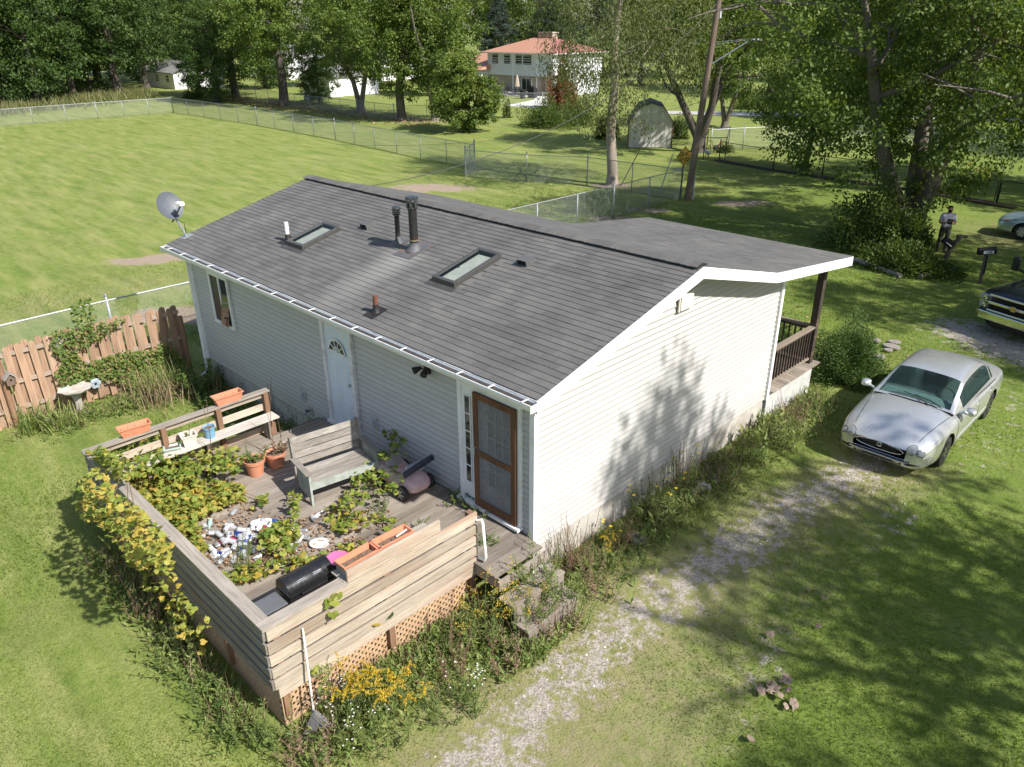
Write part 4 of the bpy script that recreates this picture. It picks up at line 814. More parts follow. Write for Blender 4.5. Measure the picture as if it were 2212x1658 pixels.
d3([(640, 1120), (720, 1100), (1050, 1180), (1290, 1200), (1180, 1340), (1000, 1300), (830, 1350), (650, 1300)], 80, lambda: r6.uniform(.02, .2), .05)
d3([(60, 1280), (400, 1240), (440, 1500), (540, 1560), (900, 1400), (980, 1440), (860, 1620), (300, 1658), (60, 1500)], 120, lambda: r6.uniform(.02, .25), .1)
npts_deck = len(pts)
for (x, y) in sample([(30, 880), (200, 790), (340, 1000), (620, 1190), (830, 1480), (780, 1658), (480, 1620), (270, 1340), (20, 1220)], 560, r6): pts.append((WY(*z2b(x, y), LY-r6.uniform(.04, .60)), r6.uniform(.055, .10), .22))
for (x, y) in sample([(430, 0), (820, 0), (920, 330), (1180, 580), (1110, 880), (930, 900), (700, 520), (560, 240)], 230, r6): pts.append((WY(*z4b(x, y), LY-r6.uniform(.05, .3)), r6.uniform(.055, .095), .2))
for (x, y) in sample([(90, 640), (250, 600), (480, 900), (300, 900)], 200, r6): pts.append((WY(*z2b(x, y), LY+r6.uniform(-.05, .15)), r6.uniform(.055, .10), .05))
for (zx, zy) in ((250, 370), (310, 400), (190, 440), (260, 500), (755, 560), (660, 620), (130, 1010), (300, 380)): pts.append((WX(*z5(zx, zy), FX+.06), .13, .0))
vine = thing('climbing_vine', (-4.2, -3.9, 0), 'yellowing broad-leaved vine sprawling over the deck, its rail and its litter', 'vine')
pts = [p for p in pts if p[0].z > .02]
pts.sort(key=lambda p: (p[0]-Vector(CAM)).length/p[1]); big = pts[:300]; rest = pts[300:]
def leaf_rot(): return (r6.gauss(.25, .45), r6.gauss(0, .45), r6.uniform(0, 6.28))
def vidx(yb): return min(9, max(0, int(r6.gauss(4.8+yb*12, 2.5))))
for p, s, yb in big: obj('leaf', VL[vidx(yb)], vine, True, p, leaf_rot(), s*1.1)
V = []; Ft = []; T = []; nv = len(LEAFV)
for i, (p, s, yb) in enumerate(rest):
    k = vidx(yb); from_m = VL[k]; m3 = (Matrix.Rotation(r6.uniform(0, 6.28), 3, 'Z') @ Matrix.Rotation(r6.gauss(0, .45), 3, 'Y') @ Matrix.Rotation(r6.gauss(.25, .45), 3, 'X')); A = np.array(m3); co = np.array([v.co for v in from_m.vertices])*s*1.1
    V.append(co @ A.T+np.array(p)); Ft.append(LEAFF+i*nv); T += list(np.clip([.05, .18, .3, .38, .46, .55, .62, .72, .82, .93][k]+nr.normal(0, .03, len(LEAFF)), 0, .99))
o = obj('leaves', mesh_np('leaves', np.concatenate(V), np.concatenate(Ft), VINE, T), vine); o['kind'] = 'stuff'
m = MB()
for i in range(90):
    a = r6.choice(pts)[0]; near = sorted(r6.sample(pts, 60), key=lambda p: (p[0]-a).length)[1:3]; q_ = near[1][0]
    if (q_-a).length < 1.2: m.tube([a-Vector((0, 0, .03)), (a+q_)/2-Vector((0, 0, .06)), q_-Vector((0, 0, .03))], .006, 4, cap=False)
m.build('stems', STEM, vine)['kind'] = 'stuff'
# fallen dead leaves on the deck
P = []; 
for poly, n in (([(330, 880), (1480, 920), (1480, 1060), (1900, 1250), (2000, 1658), (1250, 1658), (640, 1140)], 900),):
    for (x, y) in sample(poly, n, r6): P.append(tuple(G(*z2b(x, y), DZ+.012+.03*r6.random())))
for (x, y) in sample([(0, 1300), (700, 1150), (1250, 1150), (1180, 1340), (900, 1500), (500, 1658), (0, 1600)], 420, r6): P.append(tuple(G(*z3(x, y), DZ+.012+.03*r6.random())))
P = np.array(P); n = len(P); D = rnd_unit(n); D[:, 2] *= .25; N = np.array([0, 0, 1])+nr.normal(size=(n, 3))*.45
tag(obj('fallen_leaves', leaves('fallen_leaves', P, D, N, nr.uniform(.03, .08, n), nr.uniform(.025, .055, n), nr.random(n)*.98, DEAD, .12)), 'dry brown fallen leaves scattered over the deck', 'leaves', kind='stuff')
# ---- weed maker
WEED = leafmat('weed_leaf', [(0, (.06, .105, .02)), (.35, (.11, .17, .035)), (.65, (.18, .24, .055)), (.9, (.26, .29, .09)), (1, (.36, .33, .16))], .3)
DRYW = leafmat('dry_weed', [(0, (.13, .085, .05)), (.5, (.24, .165, .10)), (1, (.34, .26, .17))], .15)
GOLD = leafmat('goldenrod', [(0, (.36, .24, .02)), (.5, (.52, .36, .03)), (1, (.64, .48, .06))], .2); WHF = leafmat('white_petal', [(0, (.7, .7, .68)), (1, (.82, .82, .8))], .2); YEF = leafmat('yellow_petal', [(0, (.75, .50, .02)), (1, (.85, .65, .05))], .2)
STEMG = M('green_stem', (.10, .13, .04), .8, .2)
def weed(name, loc, label, cat, h=.6, spread=.25, stems=9, lpst=22, ll=.09, lw=.025, mat=WEED, flower=None, fn=0, seed=1, lean=.35, group=None, up=.35, tint=(.1, .8), droop=0.):
    g = np.random.default_rng(seed); t = thing(name, loc, label, cat, group); sm = MB(); P, D, N, L = [], [], [], []; tops = []
    for i in range(stems):
        a = g.uniform(0, 6.28); r_ = spread*math.sqrt(g.random())*.5; b = Vector((r_*math.cos(a), r_*math.sin(a), 0)); hh = h*g.uniform(.6, 1.05)
        e = b+Vector((math.cos(a)*lean*hh*g.random(), math.sin(a)*lean*hh*g.random(), hh)); mid = (b+e)/2+Vector((g.normal()*.03, g.normal()*.03, .05*hh)); sm.tube([b, mid, e], [.007, .005, .003], 4, cap=False); tops.append(e)
        for k in range(lpst):
            u = .12+.88*(k+g.random())/lpst; p = b*(1-u)**2+mid*2*u*(1-u)+e*u*u; az = g.uniform(0, 6.28); P.append(p); d = (math.cos(az), math.sin(az), up+g.normal()*.3); D.append(d); N.append((-math.cos(az)*up, -math.sin(az)*up, 1)); L.append(ll*(1.15-.6*u)*g.uniform(.6, 1.2))
    sm.build('stems', STEMG if mat is WEED else STEM, t, False)['kind'] = 'stuff'; L = np.array(L); n = len(P)
    obj('leaves', leaves('leaves', P, D, np.array(N)+g.normal(size=(n, 3))*.3, L, L*lw/ll, g.uniform(*tint, n), mat, .06), t, False)['kind'] = 'stuff'
    if flower == 'plume':
        P, D = [], []
        for e in tops:
            for b_ in range(7):
                az = g.uniform(0, 6.28); l_ = g.uniform(.08, .16); s_ = e-Vector((0, 0, g.uniform(0, .16)))
                for k in range(fn): u = g.random(); p = s_+Vector((math.cos(az)*l_*u, math.sin(az)*l_*u, l_*(.9*u-.9*u*u))); P.append(p); D.append(g.normal(size=3)+[0, 0, .6])
        n = len(P); obj('flowers', leaves('flowers', P, D, rnd_unit(n, g), g.uniform(.012, .03, n), g.uniform(.008, .016, n), g.random(n)*.98, GOLD), t, False)['kind'] = 'stuff'
    elif flower:
        P, D, N = [], [], []
        for i in range(fn):
            e = tops[g.integers(len(tops))]+Vector((g.normal()*.07, g.normal()*.07, g.uniform(-.12, .06)))
            for k in range(7): az = 6.28*k/7; P.append(e); D.append((math.cos(az), math.sin(az), .2)); N.append((0, 0, 1))
        n = len(P); s_ = .014 if flower is WHF else .035; obj('flowers', leaves('flowers', P, D, N, s_, s_*.6, g.random(n)*.98, flower), t, False)['kind'] = 'stuff'
    return t
def gz5(x, y): p = G(*z5(x, y)); return (p.x, p.y, 0)
def gz6(x, y): p = G(*z6(x, y)); return (p.x, p.y, 0)
weed('goldenrod', (.28, -3.42, 0), 'bright yellow goldenrod against the deck lattice, tallest of the clump', 'goldenrod', 1.0, .30, 9, 16, .09, .02, flower='plume', fn=40, seed=5)
weed('goldenrod', (.45, -3.20, 0), 'wide yellow goldenrod clump near the leaf rake', 'goldenrod', .85, .34, 9, 16, .09, .02, flower='plume', fn=40, seed=6)
weed('goldenrod', (.62, -2.92, 0), 'small low yellow goldenrod beside vine leaves', 'goldenrod', .60, .16, 4, 12, .08, .02, flower='plume', fn=32, seed=7)
weed('goldenrod', (.55, -1.55, 0), 'half faded goldenrod by the white hand rail', 'goldenrod', 1.05, .45, 12, 24, .10, .024, flower='plume', fn=9, seed=8)
weed('goldenrod', (.75, -.95, 0), 'green goldenrod growing up through the deck steps', 'goldenrod', 1.0, .40, 10, 22, .10, .024, flower='plume', fn=8, seed=9)
weed('goldenrod', gz6(905, 1330), 'single goldenrod sprig among brown weeds by the gable wall', 'goldenrod', .55, .18, 4, 16, .08, .02, flower='plume', fn=18, seed=10)
weed('daisy_clump', (.10, -3.62, 0), 'white flowered weed beside the deck lattice corner', 'wild flowers', .55, .30, 10, 20, .05, .012, flower=WHF, fn=45, seed=11)
weed('daisy_clump', (.55, -3.62, 0), 'bushy white flowered weed next to the rake head', 'wild flowers', .50, .45, 14, 26, .07, .018, flower=WHF, fn=30, seed=12)
weed('daisy_clump', (.90, -2.25, 0), 'white daisies in the tall weeds below the front railing', 'wild flowers', .55, .40, 12, 24, .08, .02, flower=WHF, fn=30, seed=13)
weed('leafy_weed', (.50, -2.15, 0), 'dark dry stemmed weed thicket by the deck lattice', 'weed', .75, .45, 16, 20, .06, .014, mat=DRYW, seed=14)
weed('leafy_weed', (-.10, -4.45, 0), 'green weed standing at the lattice corner of the deck', 'weed', .75, .30, 8, 20, .09, .026, seed=15)
weed('leafy_weed', (-.55, -4.55, 0), 'scrubby green and brown weed outside the side lattice', 'weed', .55, .40, 12, 22, .08, .02, seed=16, tint=(.2, .99))
weed('broadleaf_weed', (-.08, -3.70, .35), 'pale green ash-leaved sapling at the railing behind the rake handle', 'weed', .72, .12, 3, 18, .13, .035, seed=17, tint=(.6, .95))
for i, (x, y, h, s, lab) in enumerate(((440, 1130, .9, .35, 'tall dry brown weed at the house corner trim'), (620, 1090, 1.0, .40, 'bleached feathery dead weed by the gable wall'), (1000, 1230, .6, .5, 'reddish brown dead weed patch in front of the gable bed'), (780, 1390, .5, .5, 'greyish dried weed near the deck steps'), (1330, 480, 1.15, .25, 'tall dead flower stalks in front of the wall shadow'))):
    p = gz6(x, y+ (230 if i in (0, 1, 4) else 0)*(1 if i != 4 else 1.2)); weed('dead_weed', (max(p[0], .25), p[1], 0), lab, 'dead weed', h, s, 16, 22, .055, .013, mat=DRYW, seed=30+i)
for i, (x, y, h, lab) in enumerate(((1140, 1010, .75, 'willowy green plant with yellow flower by the gable wall'), (1300, 950, .8, 'green plant with two large yellow blooms by the gable wall'), (1400, 800, .9, 'tall leafy plant with white and yellow flowers below the wall shadow'), (870, 1180, .5, 'low dark plant with one yellow flower in the gable bed'))):
    p = gz6(x, y); weed('flowering_plant', (max(.25, p[0]-.25), p[1], 0), lab, 'flowering plant', h, .4, 14, 28, .11, .02, flower=YEF, fn=5, seed=40+i)
for i, (x, y, h, ll, lab) in enumerate(((1290, 1060, .45, .22, 'clump of broad dock leaves at the edge of the gable bed'), (1990, 500, .55, .24, 'broad pale green leaf clump by the concrete foundation'), (2120, 420, .55, .24, 'lush pale leaf clump nearest the porch skirt'), (1650, 620, .4, .14, 'low green leaf clump below the foundation'))):
    p = gz6(x, y); weed('broadleaf_weed', p, lab, 'weed', h, .5, 16, 7, ll, ll*.3, seed=50+i, up=.7, tint=(.45, .98))
for i, (zx, zy, lab) in enumerate(((1740, 1085, 'spiky green weed rooted between deck boards beside the side light'), (1905, 1125, 'dark green weed at the screen door sill'), (2040, 1195, 'weed spilling over deck boards below the screen door'), (2080, 1470, 'grey green weed growing beside the white hand rail'), (1130, 1200, 'feathery grey green weed in the middle of the deck'), (1420, 1360, 'small feathery weed by the window box trough'))):
    p = G(*z3(zx, zy), DZ); weed('deck_weed', (p.x, p.y, DZ), lab, 'weed', .20 if i < 4 else .25, .25, 9, 18, .07, .018, seed=60+i, lean=1.2)
for i, (zx, zy) in enumerate(((1460, 1500+60), (730, 900))):
    p = G(*(z2b(zx, zy) if i == 0 else ((750+zx/3.403)*2212/4056, (2000+zy/3.403)*2212/4056)), DZ); weed('deck_weed', (p.x, p.y, DZ), ('feathery blue green weed beside the litter pile', 'feathery weed standing behind the grill shelf')[i], 'weed', .3, .22, 9, 26, .06, .012, seed=70+i)
# pots' plants, daisies by the far rail, garden bed at the wooden fence
weed('potted_plant', (-4.76, -2.02, DZ+.25), 'green weeds growing in a terracotta pot beside the vine', 'potted plant', .28, .2, 9, 14, .09, .04, seed=80, lean=.8)
weed('potted_plant', (-4.76, -1.62, DZ+.24), 'broad dry yellowing leaves in a terracotta pot beside the bench', 'potted plant', .22, .25, 6, 7, .15, .10, seed=81, lean=.9, mat=DRYW)
weed('potted_plant', (-5.80, -2.66, 1.43), 'wilted seedling in a square white planter', 'potted plant', .16, .1, 4, 7, .06, .03, seed=82)
weed('daisy_clump', (-6.15, -.55, 0), 'white and yellow daisies between the deck rail and the wall', 'wild flowers', .95, .6, 20, 24, .08, .016, flower=WHF, fn=50, seed=83)
for i, (x, y, z, h, lab) in enumerate(((-5.35, -2.55, DZ, 1.5, 'tall bare dead stalk rising from a black pot'), (-5.05, -1.55, DZ, 1.3, 'tall thin dead stalk by the bench plank'), (-4.95, -1.35, DZ, 1.0, 'thin dead stalk near the railing post'), (-9.2, -.6, 0, 1.1, 'tall feathery dead weed before the rear wall'), (-7.3, -.35, 0, 1.3, 'branching dead weed beside the rear wall foundation'))):
    weed('dead_stalk', (x, y, z), lab, 'dead stalk', h, .08, 2 if i < 3 else 6, 14, .05, .010, mat=DRYW, seed=90+i, lean=.12)
weed('shrub_patch', (-10.3, -.45, 0), 'dark green leafy plant at the far house corner', 'plant', .75, .9, 22, 16, .16, .10, seed=96, tint=(.0, .35)); weed('shrub_patch', (-9.3, -.5, 0), 'low dark green foliage under the rear window', 'plant', .45, .9, 22, 16, .15, .06, seed=97, tint=(.0, .45)); weed('shrub_patch', (-8.2, -.5, 0), 'strappy green plants along the rear foundation', 'plant', .5, .9, 22, 12, .2, .03, seed=98, tint=(.1, .55))
def strap_plant(loc, label, n, h, seed, tint=(.3, .9), name='strap_leaf_plant', spread=.22, w_=.022, mat=None):
    g = np.random.default_rng(seed); V, Ft, T = [], [], []; k = 5
    for i in range(n):
        a = g.uniform(0, 6.28); b = np.array([g.normal()*spread*.5, g.normal()*spread*.5, 0]); L = h*g.uniform(.6, 1.15); out = g.uniform(.15, .9); d = np.array([math.cos(a), math.sin(a), 0]); s = np.array([-math.sin(a), math.cos(a), 0]); base = len(V)
        for j in range(k):
            u = j/(k-1); c_ = b+d*L*out*u**1.4+np.array([0, 0, L*(u-.55*out*u*u*u)]); w2 = w_*(1-u**2)*.5+.001; V.append(c_-s*w2); V.append(c_+s*w2)
        t_ = g.uniform(*tint)
        for j in range(k-1): Ft.append((base+2*j, base+2*j+1, base+2*j+3, base+2*j+2)); T.append(t_)
    o = obj(name, mesh_np(name, V, Ft, mat or WEED, T), loc=loc); tag(o, label, 'plant'); return o
strap_plant((-11.15, -3.95, 0), 'sword-leaved green clump at the wooden fence post', 90, .75, 101, (.25, .75), spread=.35); strap_plant((-10.85, -3.45, 0), 'arching yellow-tipped strap leaf clump before the bird bath', 90, .72, 102, (.35, .98), spread=.3)
strap_plant((-10.95, -1.25, 0), 'tall yellowing ornamental grass against the wooden fence', 190, .95, 103, (.5, .99), 'ornamental_grass', .45, .014); strap_plant((-10.6, -1.4, .02), 'flattened straw-coloured dry grass in front of the fence', 150, .8, 104, (.3, .99), 'dry_grass', .7, .014, DRYW)
weed('broadleaf_weed', (-10.7, -2.05, 0), 'small pale yellow-green plant in front of the wooden fence', 'plant', .3, .3, 9, 10, .13, .06, seed=105, tint=(.7, .98)); weed('broadleaf_weed', (-10.6, -.55, 0), 'bushy green weed at the fence end near the house', 'plant', .75, .8, 22, 22, .12, .03, seed=106)
# ground cover in the beds and a fringe of rank grass: nobody could count it
def cover():
    g = np.random.default_rng(77); P = []; H = []
    def strip(n, fx, fy, h): 
        for i in range(n): u = g.random(); P.append((fx(u), fy(u), 0)); H.append(h*g.uniform(.3, 1.1))
    strip(4400, lambda u: .08+abs(g.normal())*.42, lambda u: .2+u*7.6, .25); strip(1500, lambda u: .1+abs(g.normal())*.5, lambda u: 7.2+u*2.2, .28)
    strip(2600, lambda u: -.2+abs(g.normal())*.42, lambda u: -4.3+u*3.4, .30); strip(2200, lambda u: -.4-u*5.2, lambda u: -4.35-abs(g.normal())*.22, .26); strip(1500, lambda u: .2+u*1.0, lambda u: -1.1+g.normal()*.35, .28)
    strip(1600, lambda u: -11.+g.normal()*.35, lambda u: -4.+u*3.8, .22); strip(1300, lambda u: -10.8+u*4.6, lambda u: -.35+g.normal()*.22, .28); strip(900, lambda u: -14.35+g.normal()*.12, lambda u: -5+u*32, .25)
    P = np.array(P); H = np.array(H); patch = .5+.5*np.sin(P[:, 0]*4.1+np.sin(P[:, 1]*2.3)*2)*np.sin(P[:, 1]*2.9+1); kp = g.random(len(P)) < .25+.75*patch; P, H, patch = P[kp], H[kp]*(.6+.9*patch[kp]), patch[kp]; n = len(P); k = 3;  P3 = np.repeat(P, k, 0)+g.normal(size=(n*k, 3))*[.03, .03, 0]; H3 = np.repeat(H, k); P3[:, 2] = H3*g.random(n*k)*.7; a = g.uniform(0, 6.28, n*k)
    D = np.stack([np.cos(a), np.sin(a), g.uniform(.1, 1.3, n*k)], 1); N = np.stack([-np.cos(a), -np.sin(a), np.ones(n*k)], 1)+g.normal(size=(n*k, 3))*.3; L = g.uniform(.05, .13, n*k)
    kk = ~((P3[:, 0] > -.35) & (P3[:, 0] < .38) & (P3[:, 1] < -3.66) & (P3[:, 1] > -4.35)) | (g.random(n*k) < .25)
    P3[:, 2] = np.where(kk, P3[:, 2], -.2); P3[:, 0] = np.where((P3[:, 1] > 0) & (P3[:, 1] < 7.4) & (P3[:, 0] > -.5), np.maximum(P3[:, 0], .05), P3[:, 0])
    tag(obj('ground_cover', leaves('ground_cover', P3, D, N, L, L*g.uniform(.2, .42, n*k), np.clip(g.beta(2, 1.8, n*k)*.8+.25*(1-np.repeat(patch, k))*g.random(n*k)+.05, 0, .98), WEED, .06)), 'low tangled weeds along the walls, deck and fences', 'weeds', kind='stuff')
    m = g.random(n) < .38; Q = P[m]; n = len(Q); D = np.stack([g.normal(size=n)*.3, g.normal(size=n)*.3, np.ones(n)], 1); L = g.uniform(.15, .6, n)
    tag(obj('dry_stalks', leaves('dry_stalks', Q, D, rnd_unit(n, g), L, .008, g.random(n)*.98, DRYW)), 'thin dry stalks among the weeds', 'weeds', kind='stuff')
cover()
# vine on the wooden fence is built with the fence; stones in the gable bed
STONE = M('field_stone', (.20, .20, .20), .85, .25, 5, bump=.4)
def rock(name, loc, s, label, cat='stone', seed=1, mat=STONE, group=None):
    bm = bmesh.new(); bmesh.ops.create_icosphere(bm, subdivisions=2, radius=1); g = random.Random(seed); ph = [g.uniform(0, 6) for _ in range(6)]
    for v in bm.verts: k = 1+.18*math.sin(v.co.x*3+ph[0])+.15*math.sin(v.co.y*4+ph[1])+.1*math.sin(v.co.z*5+ph[2]); v.co = Vector((v.co.x*s[0], v.co.y*s[1], v.co.z*s[2]))*k
    me = bpy.data.meshes.new(name); bm.to_mesh(me); bm.free(); me.materials.append(mat); o = obj(name, me, loc=loc); return tag(o, label, cat, group)
for i, (x, y, s, lab) in enumerate(((1310, 1010, .2, 'flat grey edging stone beside dock leaves'), (1350, 960, .16, 'upright grey edging stone in the gable bed'), (1590, 790, .22, 'broad dark stone half under weeds by the lawn'), (1690, 740, .2, 'dark stone with a brown leaf on it'), (1520, 840, .17, 'small dark stone in the weed edge'), (1150, 1190, .2, 'pale flat stone in front of the brown weeds'))):
    p = G(*z6(x, y)); rock('edging_stone', (p.x, p.y, .02), (s, s*.8, s*.5), lab, seed=i)
rock('garden_rock', (-11.2, -3.6, .05), (.16, .13, .14), 'round pale rock between the strap leaf clumps', seed=9, mat=CONC)

r9 = random.Random(17); spill = [(.55, 1.0), (.95, .4), (.75, 2.2), (.35, 2.9), (.7, 4.6), (.5, 5.6), (.85, 6.6), (.4, 7.9), (.7, 8.6), (1.05, -.35), (.95, -1.5), (1.1, -2.6), (.75, -3.4), (.35, -4.2), (-1.2, -4.6), (-2.2, -4.65), (-3.4, -4.6)]
kinds = (('pale green weed', WEED, (.5, .98)), ('seedy brown weed', DRYW, (.1, .9)), ('dark green weed', WEED, (.05, .5)))
for i, (x, y) in enumerate(spill):
    k_ = kinds[i % 3]; where = 'spilling from the gable bed toward the drive' if y > 0 else ('in the rank growth before the deck lattice' if x > 0 else 'under the hanging vine beside the deck')
    weed('rank_weed', (x, y, 0), k_[0]+' '+where, 'weed', r9.uniform(.35, .75), r9.uniform(.35, .6), 14, 20, r9.uniform(.06, .11), r9.uniform(.014, .026), mat=k_[1], seed=300+i, lean=.6, tint=k_[2], group=k_[0]+'s '+where)

for i, (x, y, z, lab) in enumerate(((.45, -.35, .55, 'grey green weed sprouting on the upper deck step'), (.75, -.15, .28, 'ragged weed on the lower deck step by the wall'), (.70, -.75, .28, 'yellowing weed sprawled over the lower deck step'), (.98, -.55, 0, 'tall dry weed hiding the foot of the deck steps'))): weed('step_weed', (x, y, z), lab, 'weed', .55, .5, 16, 22, .09, .02, mat=DRYW if i == 3 else WEED, seed=400+i, lean=.8, tint=(.3, .95))
# ================================================================ FENCES
WIRE = M('fence_wire', (.30, .315, .32), .6, .1, 30, metal=.1, spec=.2); POSTG = M('fence_post', (.30, .32, .33), .5, .12, 10, metal=.35); BLKW = M('black_vinyl', (.015, .016, .016), .5, .1)
def AT(x, y, base):
    """point on the sight line above a spot on the ground"""
    d = ray(x, y); h = math.hypot(base[0]-CAM[0], base[1]-CAM[1]); return Vector(CAM+d*h/math.hypot(d[0], d[1]))
def chain_link(label, pts, h, spacing=3.0, mat=(WIRE, POSTG), pitch=.062, wr=.0019, name='chain_link_fence', pr=.025, posts=True):
    pts = [Vector((p[0], p[1], 0)) for p in pts]; t = thing(name, pts[0], label, 'fence'); V, Ft = [], []; nw = 0; rail = MB(); PM = MB().tube([(0, 0, -.1), (0, 0, h-.02)], pr, 8).me('post', mat[1], True); PT = MB().tube([(0, 0, -.1), (0, 0, h+.10)], pr*1.35, 10).lathe([(pr*1.5, h+.10), (pr*1.2, h+.14), (.002, h+.16)], 10).me('post', mat[1], True)
    for i, (a, b) in enumerate(zip(pts[:-1], pts[1:])):
        L = (b-a).length; d = (b-a)/L; nrm = Vector((-d.y, d.x, 0)); rail.tube([a+Vector((0, 0, h-.02)), b+Vector((0, 0, h-.02))], .021, 6, cap=False); n = max(1, round(L/spacing))
        if posts:
            for k in range(n+1):
                if k == n and i < len(pts)-2: continue
                obj('post', PT if k in (0, n) else PM, t, True, a+d*(L*k/n))
        hh = h-.03; u = -hh
        while u < L:
            for sg in (1, -1):
                u0, u1 = max(u, 0.), min(u+hh, L)
                if u1-u0 < .02: continue
                za, zb = (u0-u, u1-u) if sg > 0 else (hh-(u0-u), hh-(u1-u)); p0 = a+d*u0+Vector((0, 0, za+.03))+nrm*.002*sg; p1 = a+d*u1+Vector((0, 0, zb+.03))+nrm*.002*sg; up = Vector((0, 0, 1)); sd = d*(.7071*(1 if sg < 0 else -1))+up*.7071
                B = len(V)
                for p in (p0, p1): V.extend([p+sd*wr, p-sd*.5*wr+nrm*.87*wr, p-sd*.5*wr-nrm*.87*wr])
                Ft.extend([(B, B+1, B+4, B+3), (B+1, B+2, B+5, B+4), (B+2, B, B+3, B+5)])
            u += pitch
    rail.build('top_rail', mat[1], t, smooth=True); o = obj('wire_mesh', mesh_np('wire_mesh', np.array([tuple(v) for v in V]), Ft, mat[0]), t); o['kind'] = 'stuff'; return t
gate = (-27.1, 23.2)
chain_link('long galvanised chain link fence along the far side of the open field', [(-75.5, 27.2), (-59.2, 27.6), (-46.1, 27.0), (-28.5, 25.2)], 1.45, 3.0, pitch=.075, wr=.0030)
chain_link('galvanised chain link fence closing the far end of the field by the woods', [(-75.5, 27.2), (-75.7, 20), (-75.2, 11.5), (-74.8, 3), (-74.2, -8)], 1.45, 2.6, pitch=.085, wr=.0032)
chain_link('chain link fence between the field gate and the utility pole', [gate, (-23.3, 24.3), (-20.3, 25.9), (-14.5, 26.1)], 1.5, 3.2, pitch=.06, wr=.0022)
chain_link('chain link fence running past the back of the house to the utility pole', [(-14.5, 26.1), (-14.35, 20.5), (-14.3, 8), (-14.35, -.95), (-14.1, -9)], 1.5, 2.75, pitch=.058, wr=.0019)
gt = thing('fence_gate', (-27.8, 24.2, 0), 'open galvanised pipe gate at the corner of the field fence', 'gate'); a, b = Vector((-28.5, 25.2, 0)), Vector((-27.1, 23.2, 0)); m = MB()
for z in (.15, .85, 1.55): m.tube([a+Vector((0, 0, z)), b+Vector((0, 0, z))], .022, 8)
for p in (a*.96+b*.04, (a+b)/2, a*.04+b*.96): m.tube([p+Vector((0, 0, .15)), p+Vector((0, 0, 1.55))], .022, 8)
m.build('gate_frame', POSTG, gt, smooth=True); m = MB(); d = (b-a)
for i in range(26):
    for sg in (0, 1):
        u = i/26; m.tube([a+d*u+Vector((0, 0, .15 if sg else 1.55)), a+d*min(1, u+.30)+Vector((0, 0, .95 if sg else .75))], .003, 3, cap=False)
o = m.build('gate_mesh', WIRE, gt); o['kind'] = 'stuff'
for p in (a, b): MB().tube([p+Vector((0, 0, -.1)), p+Vector((0, 0, 1.75))], .045, 10).build('gate_post', POSTG, gt, smooth=True)
chain_link('neighbour chain link fence behind the old maple row', [(-96, 41), (-81, 39.4), (-68.2, 38.5), (-59.7, 38.5), (-53.4, 38.2), (-45, 43)], 1.35, 3.2, pitch=.09, wr=.0030)
chain_link('pale chain link fence crossing the sunny yard behind the shed', [(-21.9, 41.0), (-20.8, 43.4), (-17, 49), (-11, 52), (-2, 50)], 1.45, 2.8, pitch=.07, wr=.0024)
chain_link('black chain link fence with a mulch strip beyond the front lawn', [(-19.6, 38.3), (-15.3, 37.2), (-12.2, 37.0), (-9.0, 36.7), (-5.9, 36.3)], 1.15, 3.1, (BLKW, BLKW), pitch=.07, wr=.0020)
chain_link('chain link fence round the white house lawn', [(-70, 58.2), (-56.9, 55.4), (-53.5, 58.5), (-52, 66)], 1.2, 3.2, pitch=.10, wr=.0026)
for i, (a, b) in enumerate((((-5.75, 36.2), (-4.45, 35.85)), ((-4.35, 35.8), (-3.05, 35.6)), ((-2.9, 35.6), (-1.4, 35.3)))):
    a, b = Vector((*a, 0)), Vector((*b, 0)); d = (b-a).normalized(); gt = thing('black_gate', (a+b)/2, ('black round-cornered pipe gate panel behind the big maple', 'black pipe gate panel behind the standing person', 'black pipe gate panel above the light blue car')[i], 'gate'); m = MB()
    m.tube([a+Vector((0, 0, .08)), a+Vector((0, 0, 1.0)), a+d*.1+Vector((0, 0, 1.12)), b-d*.1+Vector((0, 0, 1.12)), b+Vector((0, 0, 1.0)), b+Vector((0, 0, .08))], .024, 8); m.tube([a+Vector((0, 0, .1)), b+Vector((0, 0, .1))], .02, 8); m.build('gate_frame', BLKW, gt, smooth=True)
    MB().tube([a-d*.06, a-d*.06+Vector((0, 0, 1.2))], .035, 8).build('gate_post', BLKW, gt)
mb = MB()
for a, b in zip([(-19.6, 38.0), (-15.3, 36.95), (-12.2, 36.75), (-9, 36.4), (-5.9, 36.1), (-2, 35.2)][:-1], [(-15.3, 36.95), (-12.2, 36.75), (-9, 36.4), (-5.9, 36.1), (-2, 35.2)]): mb.beam((*a, .03), (*b, .03), .55, .05)
tag(mb.build('mulch_strip', M('mulch', (.045, .03, .022), .95, .3, 14, bump=.8)), kind='structure')
# wooden shadow-box privacy fence
CED = wood('cedar_board', (.41, .265, .175), (.35, .225, .15), 'z', .22, extra=(.46, .35, .26)); pf = thing('wooden_fence', (-11.7, -2.2, 0), 'red cedar shadow-box fence panel with ivy beyond the deck', 'fence'); r7 = random.Random(12)
def dogear(h, w_=.138, t=.018): return MB().prism([(-w_/2, 0), (w_/2, 0), (w_/2, h-.04), (w_/2-.035, h), (-w_/2+.035, h), (-w_/2, h-.04)], 'x', -t/2, t/2).me('fence_board', CED)
DB = [dogear(1.78+.03*i) for i in range(3)]; FXF = lambda y: -11.70-.0*(y+4); y = -4.75; i = 0
while y < -.22:
    arch = .08*math.sin((y+4.1)/3.9*PI) if y > -4.1 else 0
    obj('fence_board', DB[r7.randrange(3)], pf, True, (FXF(y)+(.045 if i % 2 == 0 else -.045), y, -.02+arch+r7.uniform(-.02, .02)), (r7.uniform(-.02, .02), r7.uniform(-.01, .01), r7.uniform(-.03, .03))); y += .136; i += 1
